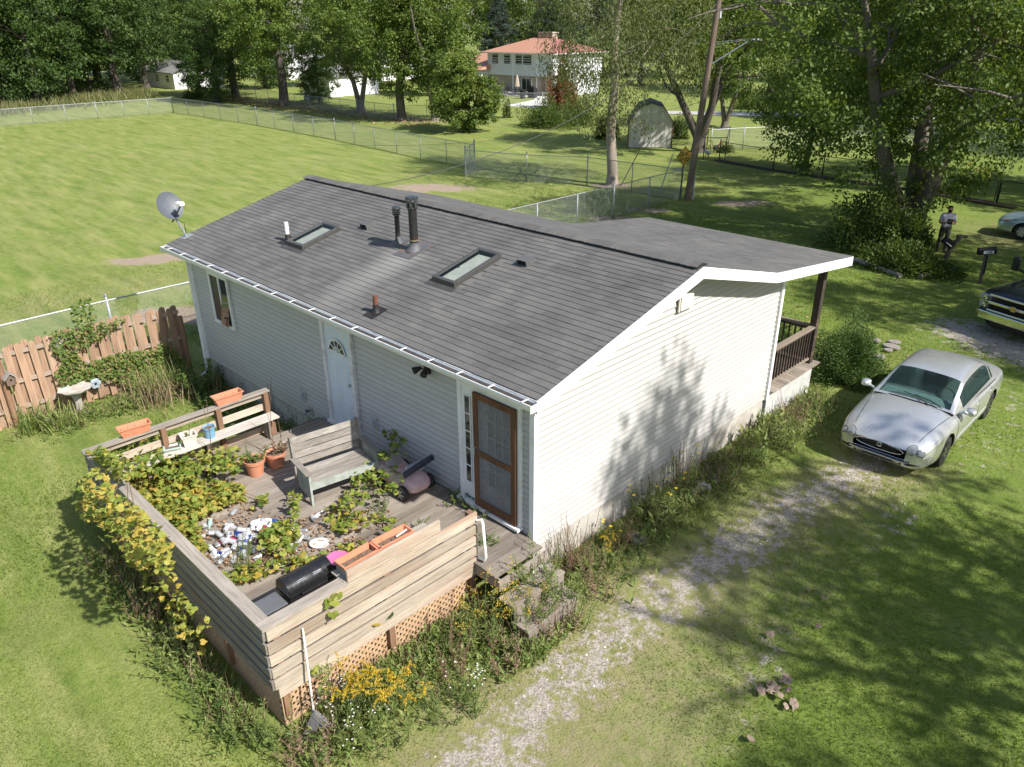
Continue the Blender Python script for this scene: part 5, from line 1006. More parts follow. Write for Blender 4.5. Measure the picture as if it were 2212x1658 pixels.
for z in (.35, .95, 1.60): box_obj('fence_rail', FXF(0)-.03, FXF(0)+.03, -4.8, -.2, z, z+.085, wood('rail_grey', (.42, .33, .26), (.36, .28, .22), 'y', .1), pf)
for y in (-4.12, -.22): MB().tube([(FXF(y)+.11, y, -.1), (FXF(y)+.11, y, 1.55)], .06, 10).build('fence_post', POSTW, pf, smooth=True)
IVY = leafmat('ivy_leaf', [(0, (.05, .10, .015)), (.4, (.10, .16, .025)), (.7, (.17, .20, .04)), (.9, (.26, .17, .06)), (1, (.30, .12, .06))], .25)
iv = thing('fence_ivy', (-11.55, -2.2, 0), 'green and reddish creeper climbing the wooden fence', 'vine'); g = np.random.default_rng(55); P = []
for poly, n in (([(480, 720), (640, 520), (760, 640), (1000, 560), (1100, 520), (1270, 540), (1440, 460), (1560, 520), (1600, 700), (1350, 760), (1240, 900), (1120, 850), (950, 780), (800, 800), (520, 860)], 1500), ([(400, 380), (600, 330), (850, 290), (1100, 250), (900, 420), (700, 520), (560, 640), (480, 560)], 420), ([(620, 140), (800, 40), (830, 290), (700, 300), (620, 260)], 160), ([(1500, 560), (1680, 620), (1700, 800), (1560, 860)], 260)):
    for (x, y_) in sample(poly, n, r7): P.append(tuple(WX(*z1b(x, y_), -11.62+g.random()*.14)))
n = len(P); D = np.stack([g.uniform(.0, .8, n), g.normal(size=n), g.normal(size=n)*.7-.3], 1); N = np.stack([np.ones(n), g.normal(size=n)*.5, g.uniform(.2, 1.2, n)], 1)
obj('leaves', leaves('leaves', P, D, N, g.uniform(.05, .10, n), g.uniform(.04, .075, n), g.beta(1.6, 2, n)*.98, IVY, .1), iv); m = MB()
for k in range(60): p = Vector(P[g.integers(n)]); m.tube([p, p+Vector((0, g.normal()*.12, -.25))], .005, 4, cap=False)
m.build('stems', STEM, iv)['kind'] = 'stuff'
# fence ornaments and bird bath
bh = thing('bird_house', (-11.52, -4.02, 1.05), 'small weathered brown bird house on the cedar fence post', 'bird house'); BHW = wood('bird_house_wood', (.20, .14, .10), (.15, .11, .09), 'z', .1)
m = MB(); m.prism([(-.09, 0), (.09, 0), (.09, .16), (0, .25), (-.09, .16)], 'x', -.05, .12); m.build('box', BHW, bh, False); m = MB(); m.beam((-.07, 0, .265), (-.07, 0, .265), .1, .1)
m = MB(); m.prism([(-.13, .13), (0, .265), (.13, .13), (.13, .15), (0, .285), (-.13, .15)], 'x', -.08, .16); m.build('roof', M('grey_roof', (.30, .28, .26), .8), bh, False); MB().lathe([(.025, 0), (.025, .004)], 12, (.121, 0, .12), Matrix.Rotation(R(90), 3, 'Y')).build('entrance_hole', DARK, bh, False)
st = MB(); c = Vector(WX(*z1b(498, 465), -11.56)); 
for k in range(8): a = k*PI/4; e = c+Vector((.01, .13*math.cos(a), .13*math.sin(a))); pp = Vector((0, -math.sin(a), math.cos(a)))*.03; st.tube([c, (c+e)/2+pp, e, (c+e)/2-pp, c], .008, 5, cap=False)
tag(st.build('metal_flower', M('wire_metal', (.5, .5, .5), .4, metal=.8)), 'openwork silver metal flower hung high on the cedar fence', 'ornament')
c = Vector(WX(*z1b(832, 815), -11.5)); rot = Matrix.Rotation(R(90), 3, 'Y') @ Matrix.Rotation(R(-20), 3, 'Y'); fl = thing('flower_ornament', c, 'blue grey metal flower with dark centre low on the cedar fence', 'ornament')
for k in range(6): a = k*PI/3; m = MB(); m.lathe([(.001, 0), (.05, .006), (.055, .012), (.001, .016)], 10, (.02, .07*math.cos(a), .07*math.sin(a)), Matrix.Rotation(R(75), 3, 'Y')); m.build('petal', M('blue_metal', (.36, .42, .47), .4, metal=.4), fl, False, smooth=True)
MB().lathe([(.03, 0), (.025, .03), (.001, .035)], 12, (.03, 0, 0), Matrix.Rotation(R(80), 3, 'Y')).build('centre', DARK, fl, False)
bb = thing('bird_bath', (-11.28, -2.92, 0), 'grey stone bird bath with scalloped bowl before the fence', 'bird bath'); m = MB(); m.lathe([(.15, 0), (.15, .04), (.10, .09), (.075, .2), (.08, .36), (.11, .48), (.13, .54)], 18); m.build('pedestal', CONC, bb, False, smooth=True)
m = MB(); nn = 28; ringz = [(.10, .52, 0), (.26, .57, .3), (.33, .63, 1), (.34, .65, 1), (.30, .645, .8), (.20, .60, .2), (.001, .58, 0)]
for r_, z, sc_ in ringz:
    for k in range(nn): a = 2*PI*k/nn; rr = r_*(1+.06*sc_*math.cos(8*a)); m.v.append((rr*math.cos(a), rr*math.sin(a), z))
for i in range(len(ringz)-1):
    for k in range(nn): m.f.append((i*nn+k, i*nn+(k+1) % nn, (i+1)*nn+(k+1) % nn, (i+1)*nn+k))
m.m = [0]*len(m.f); m.build('bowl', M('bath_stone', (.52, .48, .42), .85, .2, 6, bump=.4, dirt=(.25, .2, .15)), bb, False, smooth=True)
# satellite dish on the far eave
sd_ = thing('satellite_dish', (-11.15, .14, roofz(.14)), 'dark grey satellite dish with white receiver on the roof corner', 'satellite dish'); GREY = M('dish_grey', (.085, .095, .11), .5, .08); DG = M('dish_metal', (.40, .41, .42), .45, metal=.5)
b = Vector((-11.15, .14, roofz(.14))); c = b+Vector((-.20, -.18, .72)); nrm = Vector((.88, .06, .46)).normalized(); rot = nrm.to_track_quat('Z', 'Y').to_matrix()
m = MB(); m.lathe([(.001, -.04), (.115, -.034), (.23, -.013), (.31, .014), (.31, .026), (.23, -.004), (.115, -.026), (.001, -.031)], 28, c, rot, cap=False, sx=.95, sy=1.05); m.build('reflector', GREY, sd_, smooth=True)
m = MB(); m.tube([b, b+Vector((-.06, -.06, .22)), c-nrm*.1], .025, 8); m.build('mast', DG, sd_, smooth=True); m = MB(); m.add([(-11.25+dx_, .14+dy_, roofz(.14+dy_)+.02) for dx_, dy_ in ((-.05, -.12), (.22, -.12), (.22, .12), (-.05, .12))], [(0, 1, 2, 3)]); m.build('foot_plate', DG, sd_)
e = c+nrm*.40+Vector((.03, .06, -.10)); m = MB(); m.tube([c-Vector((0, 0, .36))-nrm*.02, e-Vector((0, 0, .05))], .018, 8); m.build('arm', GREY, sd_, smooth=True); m = MB(); m.box(e, (.16, .13, .09), R(20)); m.box(e+Vector((-.05, .03, .03))-nrm*.06, (.09, .07, .07), R(20)); m.build('receiver', PVC, sd_, bevel=.02)
m = MB(); m.tube([b+Vector((0, 0, .1)), b+Vector((.10, -.05, .18)), b+Vector((.08, -.04, .34)), c-nrm*.08-Vector((0, 0, .2))], .008, 6); m.build('cable', BLKW, sd_, smooth=True)
# ================================================================ UTILITY POLE, SIGN, SHEDS, HOUSES
def text_mesh(name, s, size, mat, extrude=.002):
    cu = bpy.data.curves.new(name, 'FONT'); cu.body = s; cu.size = size; cu.align_x = 'CENTER'; cu.align_y = 'CENTER'; cu.extrude = extrude; t = bpy.data.objects.new(name+'_tmp', cu); COL.objects.link(t)
    bpy.context.view_layer.update(); me = bpy.data.meshes.new_from_object(t.evaluated_get(bpy.context.evaluated_depsgraph_get())); bpy.data.objects.remove(t); bpy.data.curves.remove(cu); me.materials.clear(); me.materials.append(mat); me.name = name; return me
POLEW = wood('pole_wood', (.22, .165, .125), (.165, .125, .10), 'z', .0, scale=5, extra=(.26, .15, .09)); pb = Vector((-14.25, 26.4, 0)); ptop = AT(1553, 0, pb); lean = (ptop-pb)/ptop.z
def on_pole(z): return pb+lean*z
up = thing('utility_pole', pb, 'leaning weathered wooden utility pole with a street lamp arm', 'utility pole'); MB().tube([on_pole(-.3), on_pole(3), on_pole(7), on_pole(10.6)], [.17, .16, .14, .12], 14).build('pole', POLEW, up, smooth=True)
lo = on_pole(6.15); hi = on_pole(7.05); le = AT(1616, 90, pb)
m = MB(); m.tube([lo, le], .035, 8); m.build('lamp_arm', M('lamp_metal', (.55, .57, .58), .4, metal=.7), up, smooth=True)
for off in (0, .10): MB().tube([hi+Vector((0, 0, off)), le+Vector((0, 0, .06+off*.4))], .009, 5).build('arm_stay', WIRE, up)
dirn = (le-lo); dirn.z = 0; dirn.normalize(); m = MB(); m.lathe([(.04, -.25), (.10, -.1), (.13, .1), (.10, .28), (.02, .34)], 14, le+dirn*.3+Vector((0, 0, .05)), dirn.to_track_quat('Z', 'Y').to_matrix(), sx=1., sy=.6); m.build('lamp_head', M('lamp_metal', (0, 0, 0)), up, smooth=True)
m = MB(); m.tube([pb+Vector((.20, .14, 0)), pb+Vector((.20, .14, 1.15))], .05, 8); m.build('conduit', M('conduit_grey', (.45, .47, .48), .5), up, smooth=True)
m = MB(); m.box(on_pole(8.3)+Vector((.1, .1, 0)), (.12, .12, .3)); m.build('insulator', M('conduit_grey', (0, 0, 0)), up)
def wire(label, a, b, sag, r_=.012, n=18, name='overhead_wire', mat=None):
    a, b = Vector(a), Vector(b); m = MB(); m.tube([a+(b-a)*i/n-Vector((0, 0, 4*sag*(i/n)*(1-i/n))) for i in range(n+1)], r_, 5); return tag(m.build(name, mat or M('cable_grey', (.06, .058, .055), .9, .1, spec=.05), smooth=True), label, 'wire')
wire('thick service cable dropping from the pole to the house roof', on_pole(8.8), (-11.38, 3.9, 3.95), 1.6, .012, mat=M('cable_dark', (.085, .08, .075), .9, .1, spec=.05))
wire('thin wire from the pole lamp arm towards the street', on_pole(5.4), (12, 46, 6.5), 1.2, .010); wire('thin wire high on the pole running over the front lawn', on_pole(9.2), (30, 38, 9.5), .8, .010); wire('faint low wire crossing the field behind the roof', on_pole(4.6), (-30, 16.5, 2.2), .7, .008)
for i, (bx, by, top, lab) in enumerate(((1340, 404, 8.9, 'guy wire with a tan guard anchored beside the thin trunk'), (1424, 418, 7.2, 'steel guy wire anchored inside the fence corner'))):
    g0 = G(bx, by); e = on_pole(top); gw = thing('guy_wire', g0, lab, 'guy wire'); MB().tube([g0, e], .008, 5).build('wire', WIRE, gw); MB().tube([g0, g0+(e-g0)*.28], .028, 8).build('guard', M('guard_'+str(i), ((.30, .22, .12), (.42, .44, .45))[i], .6), gw, smooth=True)
# dead end sign
sb = Vector((-14.75, 26.85, 0)); sc_ = AT(1478, 338, sb); sn = thing('dead_end_sign', (sc_.x, sc_.y, 0), 'yellow diamond dead end sign on a green post, partly behind the pole', 'road sign')
MB().tube([Vector((sc_.x, sc_.y, -.1)), Vector((sc_.x, sc_.y, sc_.z+.3))], .03, 6).build('post', M('sign_post', (.10, .16, .10), .6), sn); nr_ = Vector((.93, -.36, 0)).normalized(); sid = Vector((-nr_.y, nr_.x, 0)); YS = M('sign_yellow', (.50, .33, .05), .5, .1, 4, dirt=(.5, .36, .12)); k = .50
def dia(s, o): return [sc_+nr_*o+sid*(s*a)+Vector((0, 0, s*b)) for a, b in ((0, -1), (1, 0), (0, 1), (-1, 0))]
m = MB(); m.add(dia(k, .035)+dia(k, .045), [(3, 2, 1, 0), (4, 5, 6, 7), (0, 1, 5, 4), (1, 2, 6, 5), (2, 3, 7, 6), (3, 0, 4, 7)]); plate = m.build('plate', YS, sn); BL_ = M('sign_black', (.015, .015, .015), .5)
m = MB(); A, B = dia(k*.94, .048), dia(k*.90, .048); m.add(A+B, [(i, (i+1) % 4, 4+(i+1) % 4, 4+i) for i in range(4)]); m.build('border', BL_, plate)
rotm = Matrix((sid, Vector((0, 0, 1)), nr_)).transposed().to_4x4()
for s, dz_ in (('DEAD', .12), ('END', -.14)):
    o = bpy.data.objects.new('lettering', text_mesh('lettering', s, .27, BL_)); o.matrix_basis = Matrix.Translation(sc_+nr_*.05+Vector((0, 0, dz_))) @ rotm @ Matrix.Diagonal((.95, 1, 1, 1)); link(o, plate)
# gambrel shed
a = Vector((-27.16, 38.71, 0)); b = Vector((-24.75, 40.55, 0)); ex = (b-a).normalized(); ang = math.atan2(ex.y, ex.x); shed = thing('garden_shed', (a+b)/2, 'weathered gambrel-roofed shed with peeling white boards by the trees', 'shed', rz=ang); W2 = (b-a).length/2; dp = 3.6
PEELW = wood('peeling_boards', (.72, .69, .64), (.58, .54, .48), 'z', .12, extra=(.24, .20, .17)); gp = [(-W2, 1.72), (-W2*.55, 2.72), (0, 3.0), (W2*.55, 2.72), (W2, 1.72)]
m = MB(); m.prism([(-W2, 0)]+gp+[(W2, 0)], 'y', .03, dp); body = m.build('body', PEELW, shed, False); nb = 11
def gh(x):
    for (x0, z0), (x1, z1) in zip(gp[:-1], gp[1:]):
        if x0 <= x <= x1: return z0+(z1-z0)*(x-x0)/(x1-x0)
    return 1.72
for i in range(nb):
    x0, x1 = -W2+2*W2*i/nb+.006, -W2+2*W2*(i+1)/nb-.006; z = [gh(min(max(x, -W2), W2)) for x in (x0, (x0+x1)/2, x1)]; MB().prism([(x0, .05), (x1, .05), (x1, z[2]-.03), ((x0+x1)/2, z[1]-.03), (x0, z[0]-.03)], 'y', 0, .03).build('board', PEELW, body, False)
m = MB(); OV = .12; gp2 = [(-W2-.12, 1.58)]+gp[1:4]+[(W2+.12, 1.58)]
for (x0, z0), (x1, z1) in zip(gp2[:-1], gp2[1:]): m.add([(x0, -OV, z0+.03), (x1, -OV, z1+.03), (x1, dp+OV, z1+.03), (x0, dp+OV, z0+.03), (x0, -OV, z0-.03), (x1, -OV, z1-.03), (x1, dp+OV, z1-.03), (x0, dp+OV, z0-.03)], [(0, 1, 2, 3), (7, 6, 5, 4), (0, 4, 5, 1), (2, 6, 7, 3), (0, 3, 7, 4), (1, 5, 6, 2)])
m.build('roof', M('shed_roof', (.055, .055, .058), .85, .3, 5, dirt=(.16, .15, .14)), shed, False); MB().tube([(-.5, 1.6, 2.6), (-.5, 1.6, 3.35)], .06, 8).lathe([(.09, 3.35), (.09, 3.42)], 8, (-.5, 1.6, 0)).build('vent_pipe', METAL, shed, False)
box_obj_l = lambda nm, x0, x1, y0, y1, z0, z1, mt, par: MB().bb(x0, x1, y0, y1, z0, z1).build(nm, mt, par, False)
for s in (-1, 1): box_obj_l('corner_board', s*W2-.05, s*W2+.05, -.012, .05, 0, 1.70, wood('corner_brown', (.20, .13, .08), (.16, .1, .07), 'z', 0), shed)
# houses beyond
SIDW = M('far_siding', (.66, .67, .69), .55, .04, 2); BRK = M('tan_brick', (.42, .36, .30), .85, .15, 5, bump=.2); q = NT('orange_metal_roof'); xx, yy, zz = q.sep(); rib = q.math('FRACT', q.math('MULTIPLY', xx, 2.6)); cc = q.mix(q.map(rib, .0, .15, 0, 1), (.24, .11, .07), (.46, .23, .145)); q.set(cc, .5, 0, .4); ORG = q.mat; REDM = M('red_ridge', (.38, .15, .13), .45, .1)
def windows(parent, specs, axis, off, out, glassm=GL, frame=WHITE):
    for (u0, u1, z0, z1) in specs:
        t = .09; m = MB()
        def bx(a0, a1, b0, b1, d0, d1):
            d0, d1 = sorted((off+out*d0, off+out*d1))
            if axis == 'x': m.bb(a0, a1, d0, d1, b0, b1)
            else: m.bb(d0, d1, a0, a1, b0, b1)
        bx(u0-t, u1+t, z0-t, z0, .0, .06); bx(u0-t, u1+t, z1, z1+t, 0, .06); bx(u0-t, u0, z0, z1, 0, .059); bx(u1, u1+t, z0, z1, 0, .059); bx(u0, u1, (z0+z1)/2-.03, (z0+z1)/2+.03, .01, .05); wdw = m.build('window', frame, parent)
        m = MB(); bx(u0, u1, z0, z1, -.02, .025); m.build('pane', glassm, wdw)
def clap(parent, axis, u0, u1, off, out, z0, z1, mat, ch=.28):
    n = int((z1-z0)/ch)
    for i in range(n):
        z = z0+i*ch; pr = [(0, z), (.03, z), (.004, z+ch), (0, z+ch)]
        if axis == 'x': MB().prism([(off+out*p, q_) for p, q_ in pr], 'x', u0, u1).build('clapboard', mat, parent)
        else:
            m = MB(); m.add([(off+out*p, u, q_) for u in (u0, u1) for p, q_ in pr], [(3, 2, 1, 0), (4, 5, 6, 7)]+[(k, (k+1) % 4, 4+(k+1) % 4, 4+k) for k in range(4)]); m.build('clapboard', mat, parent)
wh = thing('two_storey_house', (-64.3, 70.5, 0), 'white two storey house with orange metal hip roof and chimney', 'house'); X0h, X1h, Y0h, Y1h = -69.9, -58.75, 66.0, 75.2
up_ = box_obj('upper_wall', X0h, X1h, Y0h, Y1h, 2.2, 4.80, SIDW, wh); box_obj('lower_wall', X0h+.1, X1h-2.4, Y0h+.3, Y1h-.2, -.1, 2.199, BRK, wh); box_obj('entry_wall', X1h-2.4, X1h-.1, Y0h+1.2, Y1h-.2, -.1, 2.198, M('cream_wall', (.62, .53, .40), .7), wh); box_obj('side_wall', X1h-.5, X1h-.05, Y0h+.2, Y1h-.3, -.1, 2.197, SIDW, wh)
clap(up_, 'x', X0h, X1h, Y0h, -1, 2.2, 4.75, SIDW); clap(up_, 'y', Y0h, Y1h, X1h, 1, 2.2, 4.75, SIDW)
m = MB(); e = .55; ex0, ex1, ey0, ey1, ez = X0h-e, X1h+e, Y0h-e, Y1h+e, 4.84; r0, r1, ry, rz_ = -66.2, -62.6, 70.6, 6.42
m.add([(ex0, ey0, ez), (ex1, ey0, ez), (ex1, ey1, ez), (ex0, ey1, ez), (r0, ry, rz_), (r1, ry, rz_)], [(0, 1, 5, 4), (2, 3, 4, 5)]); m.add([(ex0, ey0, ez), (ex1, ey0, ez), (ex1, ey1, ez), (ex0, ey1, ez), (r0, ry, rz_), (r1, ry, rz_)], [(1, 2, 5), (3, 0, 4)], 1); rf = m.build('roof', [ORG, REDM], wh)
m = MB(); m.bb(ex0, ex1, ey0, ey1, 4.70, 4.835); m.build('eaves', WHITE, wh); m = MB(); m.beam((ex1, ey0, ez+.02), (r1, ry, rz_+.02), .35, .06); m.beam((r0, ry, rz_+.02), (r1, ry, rz_+.02), .3, .06); m.build('ridge_cap', REDM, rf)
ch = box_obj('chimney', -66.0, -63.6, 71.2, 72.2, 5.4, 6.95, M('chimney_brick', (.44, .36, .29), .85, .25, 3, bump=.3), rf); box_obj('chimney_cap', -66.1, -63.5, 71.1, 72.3, 6.95, 7.07, CONC, rf)
windows(up_, [(-63.5, -62.35, 3.6, 4.5), (-64.8, -63.95, 3.6, 4.5), (-66.8, -65.95, 3.6, 4.5), (-68.9, -68.1, 3.6, 4.5)], 'x', Y0h, -1, GL, M('brown_sash', (.16, .14, .12), .6)); windows(up_, [(71.0, 72.2, 3.5, 4.4)], 'y', X1h, 1)
pdr = box_obj('patio_door', -64.1, -62.4, Y0h+.2, Y0h+.31, .05, 2.0, WHITE, wh); box_obj('pane', -64.0, -63.3, Y0h+.17, Y0h+.199, .12, 1.92, GL, pdr); box_obj('pane', -63.2, -62.5, Y0h+.16, Y0h+.199, .12, 1.92, GL, pdr)
for x in (-65.35, -61.3): MB().tube([(x, Y0h-.1, 4.7), (x, Y0h-.05, 4.4), (x, Y0h-.05, .1)], .06, 8).build('downspout', WHITE, wh)
box_obj('low_wing', -76, X0h-.0, Y0h-1.5, Y1h-1, -.1, 2.75, SIDW, wh); m = MB(); m.add([(-76.5, Y0h-2, 2.8), (X0h+.6, Y0h-2, 2.8), (X0h+.6, Y1h-.5, 2.8), (-76.5, Y1h-.5, 2.8), (-75, 70, 4.5), (X0h+.0, 70, 4.5)], [(0, 1, 5, 4), (1, 2, 5), (2, 3, 4, 5), (3, 0, 4)]); m.build('wing_roof', ORG, wh); windows(wh, [(-72.6, -71.4, 1.5, 2.3)], 'x', Y0h-1.5, -1, GL, BRN)
ac = box_obj('condenser', -66.9, -66.1, Y0h-.9, Y0h-.1, 0, .95, M('ac_grey', (.28, .27, .25), .6), None, .03); tag(ac, 'grey air conditioner unit against the white house', 'condenser')
def flat(name, pts, z, mat): m = MB(); m.add([(*p, z) for p in pts], [tuple(range(len(pts)))]); return tag(m.build(name, mat), kind='structure')
PAVE = M('pale_concrete', (.56, .54, .50), .85, .06, 2); flat('patio', [(-67, 62.3), (-60.5, 64.8), (-58, 62.0), (-55.4, 54.7), (-51.2, 54.7), (-53.0, 61.5), (-57.5, 66.0), (-67, 65.9)], .03, PAVE); flat('side_path', [(-40, 58), (-30, 63), (-10, 75), (-10, 78), (-32, 66), (-41, 60.5)], .03, M('path_grey', (.40, .38, .35), .9, .1, 2))
# patio furniture
um = thing('patio_umbrella', (-63.3, 64.6, .03), 'closed beige patio umbrella by the glass door', 'umbrella'); MB().tube([(0, 0, 0), (0, 0, 2.4)], .03, 8).build('pole', METAL, um, False); m = MB(); n = 16
for z, r_ in ((1.0, .18), (1.1, .22), (1.6, .17), (2.1, .10), (2.42, .02)):
    for k in range(n): a = 2*PI*k/n; rr = r_*(1+.25*math.cos(8*a)); m.v.append((rr*math.cos(a), rr*math.sin(a), z))
for i in range(4):
    for k in range(n): m.f.append((i*n+k, i*n+(k+1) % n, (i+1)*n+(k+1) % n, (i+1)*n+k))
m.m = [0]*len(m.f); m.build('canopy', M('beige_canvas', (.55, .46, .36), .8), um, False)
tb = thing('patio_table', (-63.3, 64.6, .03), 'round dark patio table under the closed umbrella', 'table'); MB().lathe([(.6, .70), (.6, .73)], 20).build('top', BLKW, tb, False)
for k in range(4): a = k*PI/2+.4; MB().tube([(.4*math.cos(a), .4*math.sin(a), .7), (.45*math.cos(a), .45*math.sin(a), 0)], .02, 6).build('leg', BLKW, tb, False)
ch_ = thing('patio_chair', (-64.6, 64.2, .03), 'dark metal chair on the pale patio', 'chair', 'dark chairs round the patio table'); CM = M('chair_metal', (.02, .02, .022), .5)
MB().bb(-.25, .25, -.25, .25, .42, .46).build('seat', M('chair_cushion', (.40, .38, .36), .8), ch_, False); m = MB()
for i in range(5): m.bb(-.27, -.24, -.22+i*.105, -.20+i*.105, .46, .95)
m.bb(-.275, -.235, -.25, .25, .92, .97); m.build('backrest', CM, ch_, False)
for sx_ in (-1, 1):
    for sy_ in (-1, 1): MB().tube([(sx_*.23, sy_*.23, .42), (sx_*.25, sy_*.25, 0)], .018, 5).build('leg', CM, ch_, False)
for (x, y, r_) in ((-62.2, 64.0, 2.6), (-63.6, 63.5, 1.4), (-62.7, 65.5, -1.2)): c2 = copy_tree(ch_); c2.location = (x, y, .03); c2.rotation_euler = (0, 0, r_)
gb = thing('covered_grill', (-59.9, 63.7, .03), 'bulky black covered grill and bin on the patio edge', 'grill'); loft([(-.55, .25, .0, .9, .4), (-.5, .3, 0, 1.0, .4), (0, .32, 0, 1.35, .5), (.5, .3, 0, 1.1, .4), (.55, .25, 0, .9, .4)]).build('cover', M('black_cover', (.012, .012, .013), .6, .2), gb, False, smooth=True)
MB().lathe([(.28, -.02), (.34, .85), (.36, .9), (.3, .95)], 14, (-.3, -1.4, 0)).build('bin', M('black_cover', (0, 0, 0)), gb, False, smooth=True)
rb = thing('recycling_bin', (-67.3, 63.6, .03), 'blue wheeled bin beside the low white wing', 'bin'); MB().box((0, 0, .5), (.55, .6, 1.0), None, 0, 1.15).build('body', M('bin_blue', (.05, .12, .28), .5), rb, False, bevel=.03); MB().box((0, 0, 1.04), (.68, .72, .07)).build('lid', M('bin_blue', (0, 0, 0)), rb, False, bevel=.02)
# white garage with tractor, other far buildings
def gable_house(name, label, x0, x1, y0, y1, he, hr, axis, wallm, roofm, wins=(), cat='garage'):
    t = thing(name, ((x0+x1)/2, (y0+y1)/2, 0), label, cat); m = MB()
    if axis == 'y': m.prism([(x0, -.1), (x1, -.1), (x1, he), ((x0+x1)/2, hr), (x0, he)], 'y', y0, y1)
    else: m.prism([(y0, -.1), (y1, -.1), (y1, he), ((y0+y1)/2, hr), (y0, he)], 'x', x0, x1)
    wl = m.build('wall', wallm, t); o = .3; m = MB(); 
    if axis == 'y':
        c_ = (x0+x1)/2; s = (hr-he)/(c_-x0)
        for sg in (-1, 1): xe = c_+sg*(c_-x0+o); m.add([(c_, y0-o, hr+.02), (xe, y0-o, he-o*s+.02), (xe, y1+o, he-o*s+.02), (c_, y1+o, hr+.02), (c_, y0-o, hr+.12), (xe, y0-o, he-o*s+.12), (xe, y1+o, he-o*s+.12), (c_, y1+o, hr+.12)], [(0, 1, 2, 3), (7, 6, 5, 4), (0, 4, 5, 1), (1, 5, 6, 2), (2, 6, 7, 3)])
    else:
        c_ = (y0+y1)/2; s = (hr-he)/(c_-y0)
        for sg in (-1, 1): ye = c_+sg*(c_-y0+o); m.add([(x0-o, c_, hr+.02), (x0-o, ye, he-o*s+.02), (x1+o, ye, he-o*s+.02), (x1+o, c_, hr+.02), (x0-o, c_, hr+.12), (x0-o, ye, he-o*s+.12), (x1+o, ye, he-o*s+.12), (x1+o, c_, hr+.12)], [(0, 1, 2, 3), (7, 6, 5, 4), (0, 4, 5, 1), (1, 5, 6, 2), (2, 6, 7, 3)])
    m.build('roof', roofm, t); clap(wl, 'x', x0, x1, y0, -1, 0, he, wallm, .35); clap(wl, 'y', y0, y1, x1, 1, 0, he, wallm, .35); return t, wl
GRF = M('grey_far_roof', (.20, .195, .19), .85, .12, 2); FW = M('far_white', (.74, .74, .74), .6, .04, 2)
t, wl = gable_house('white_garage', 'small white garage with grey gable roof behind the split trunk', -85.2, -79.1, 48.2, 55.5, 2.3, 3.3, 'y', FW, GRF); windows(wl, [(-83.2, -82.2, 1.0, 1.9)], 'x', 48.2, -1, GL, BRN); dg = box_obj('garage_door', -79.1, -79.05, 50.0, 53.2, 0, 2.0, WHITE, t)
for i in range(4): box_obj('door_panel', -79.05, -79.02, 50.05, 53.15, .03+i*.49, .49+i*.49, WHITE, dg)
t, wl = gable_house('white_shed', 'narrow white shed at the edge of the woods', -122.5, -119.8, 42.8, 45.2, 2.4, 3.3, 'y', FW, GRF, cat='shed'); t, wl = gable_house('white_bungalow', 'long low white building behind the dark tree row', -116, -106.5, 41, 48.2, 2.1, 3.4, 'x', FW, GRF, cat='house'); windows(wl, [(-112.5, -111.5, .9, 1.7), (-109, -108, .9, 1.7)], 'x', 41, -1)
t, wl = gable_house('white_ranch_house', 'white ranch house seen between the maple trunks', -112, -98.5, 68, 78, 2.6, 4.6, 'y', FW, GRF, cat='house'); windows(wl, [(69.5, 70.7, 1.2, 2.1), (73.5, 74.5, 1.4, 2.0)], 'y', -98.5, 1); windows(wl, [(-103, -101.5, 1.1, 2.1)], 'x', 68, -1)
t, wl = gable_house('white_far_house', 'white house mostly hidden by the left tree row', -128, -112, 62, 72, 2.8, 5.0, 'x', FW, GRF, cat='house')
t, wl = gable_house('grey_roof_house', 'grey roofed house glimpsed through the big maple', -16, -2, 88, 98, 2.7, 5.2, 'x', M('tan_far', (.45, .38, .33), .7), GRF, cat='house'); t, wl = gable_house('brick_far_house', 'brick house glimpsed behind the street trees', -42, -28, 96, 106, 2.8, 5.2, 'x', M('brick_far', (.34, .17, .13), .8), GRF, cat='house')
# lawn tractor
lt_ = thing('lawn_tractor', (-77.4, 44.2, 0), 'black lawn tractor parked under the maple row', 'lawn tractor', rz=R(60)); TB = M('tractor_black', (.018, .018, .02), .4); loft([(.15, .28, .35, .85, .5), (.3, .3, .32, .95, .45), (.85, .28, .32, .9, .45), (1.0, .22, .36, .75, .6)]).build('bonnet', TB, lt_, False, smooth=True); loft([(-.55, .42, .40, .72, .4), (-.4, .45, .38, .8, .4), (.0, .42, .36, .6, .4), (.2, .3, .34, .5, .4)]).build('fender', TB, lt_, False, smooth=True); loft([(-.40, .2, .75, 1.15, .5), (-.3, .22, .75, 1.2, .5), (-.25, .2, .75, .95, .5), (.05, .2, .74, .86, .5)]).build('seat', M('tractor_seat', (.05, .05, .05), .6), lt_, False, smooth=True)
MB().tube([(.25, 0, .9), (.08, 0, 1.15)], .02, 6).lathe([(.15, 0), (.17, .01), (.15, .02)], 14, (.08, 0, 1.15), Matrix.Rotation(R(-30), 3, 'Y')).build('steering_wheel', TB, lt_, False)
for x, r_, y in ((-.35, .27, .42), (.75, .19, .36)):
    for s in (-1, 1): o = MB().lathe([(r_*.4, -.1), (r_*.9, -.1), (r_, -.06), (r_, .06), (r_*.9, .1), (r_*.4, .1)], 16, (x, s*y, r_), Matrix.Rotation(R(90), 3, 'X')).build('wheel', TYRE, lt_, False, smooth=True, angle=40); MB().lathe([(r_*.45, -.105), (r_*.45, .105)], 12, (x, s*y, r_), Matrix.Rotation(R(90), 3, 'X')).build('hub', WHITE, o, False)
MB().bb(-.2, .55, -.5, .5, .12, .24).build('mower_deck', TB, lt_, False, bevel=.04)
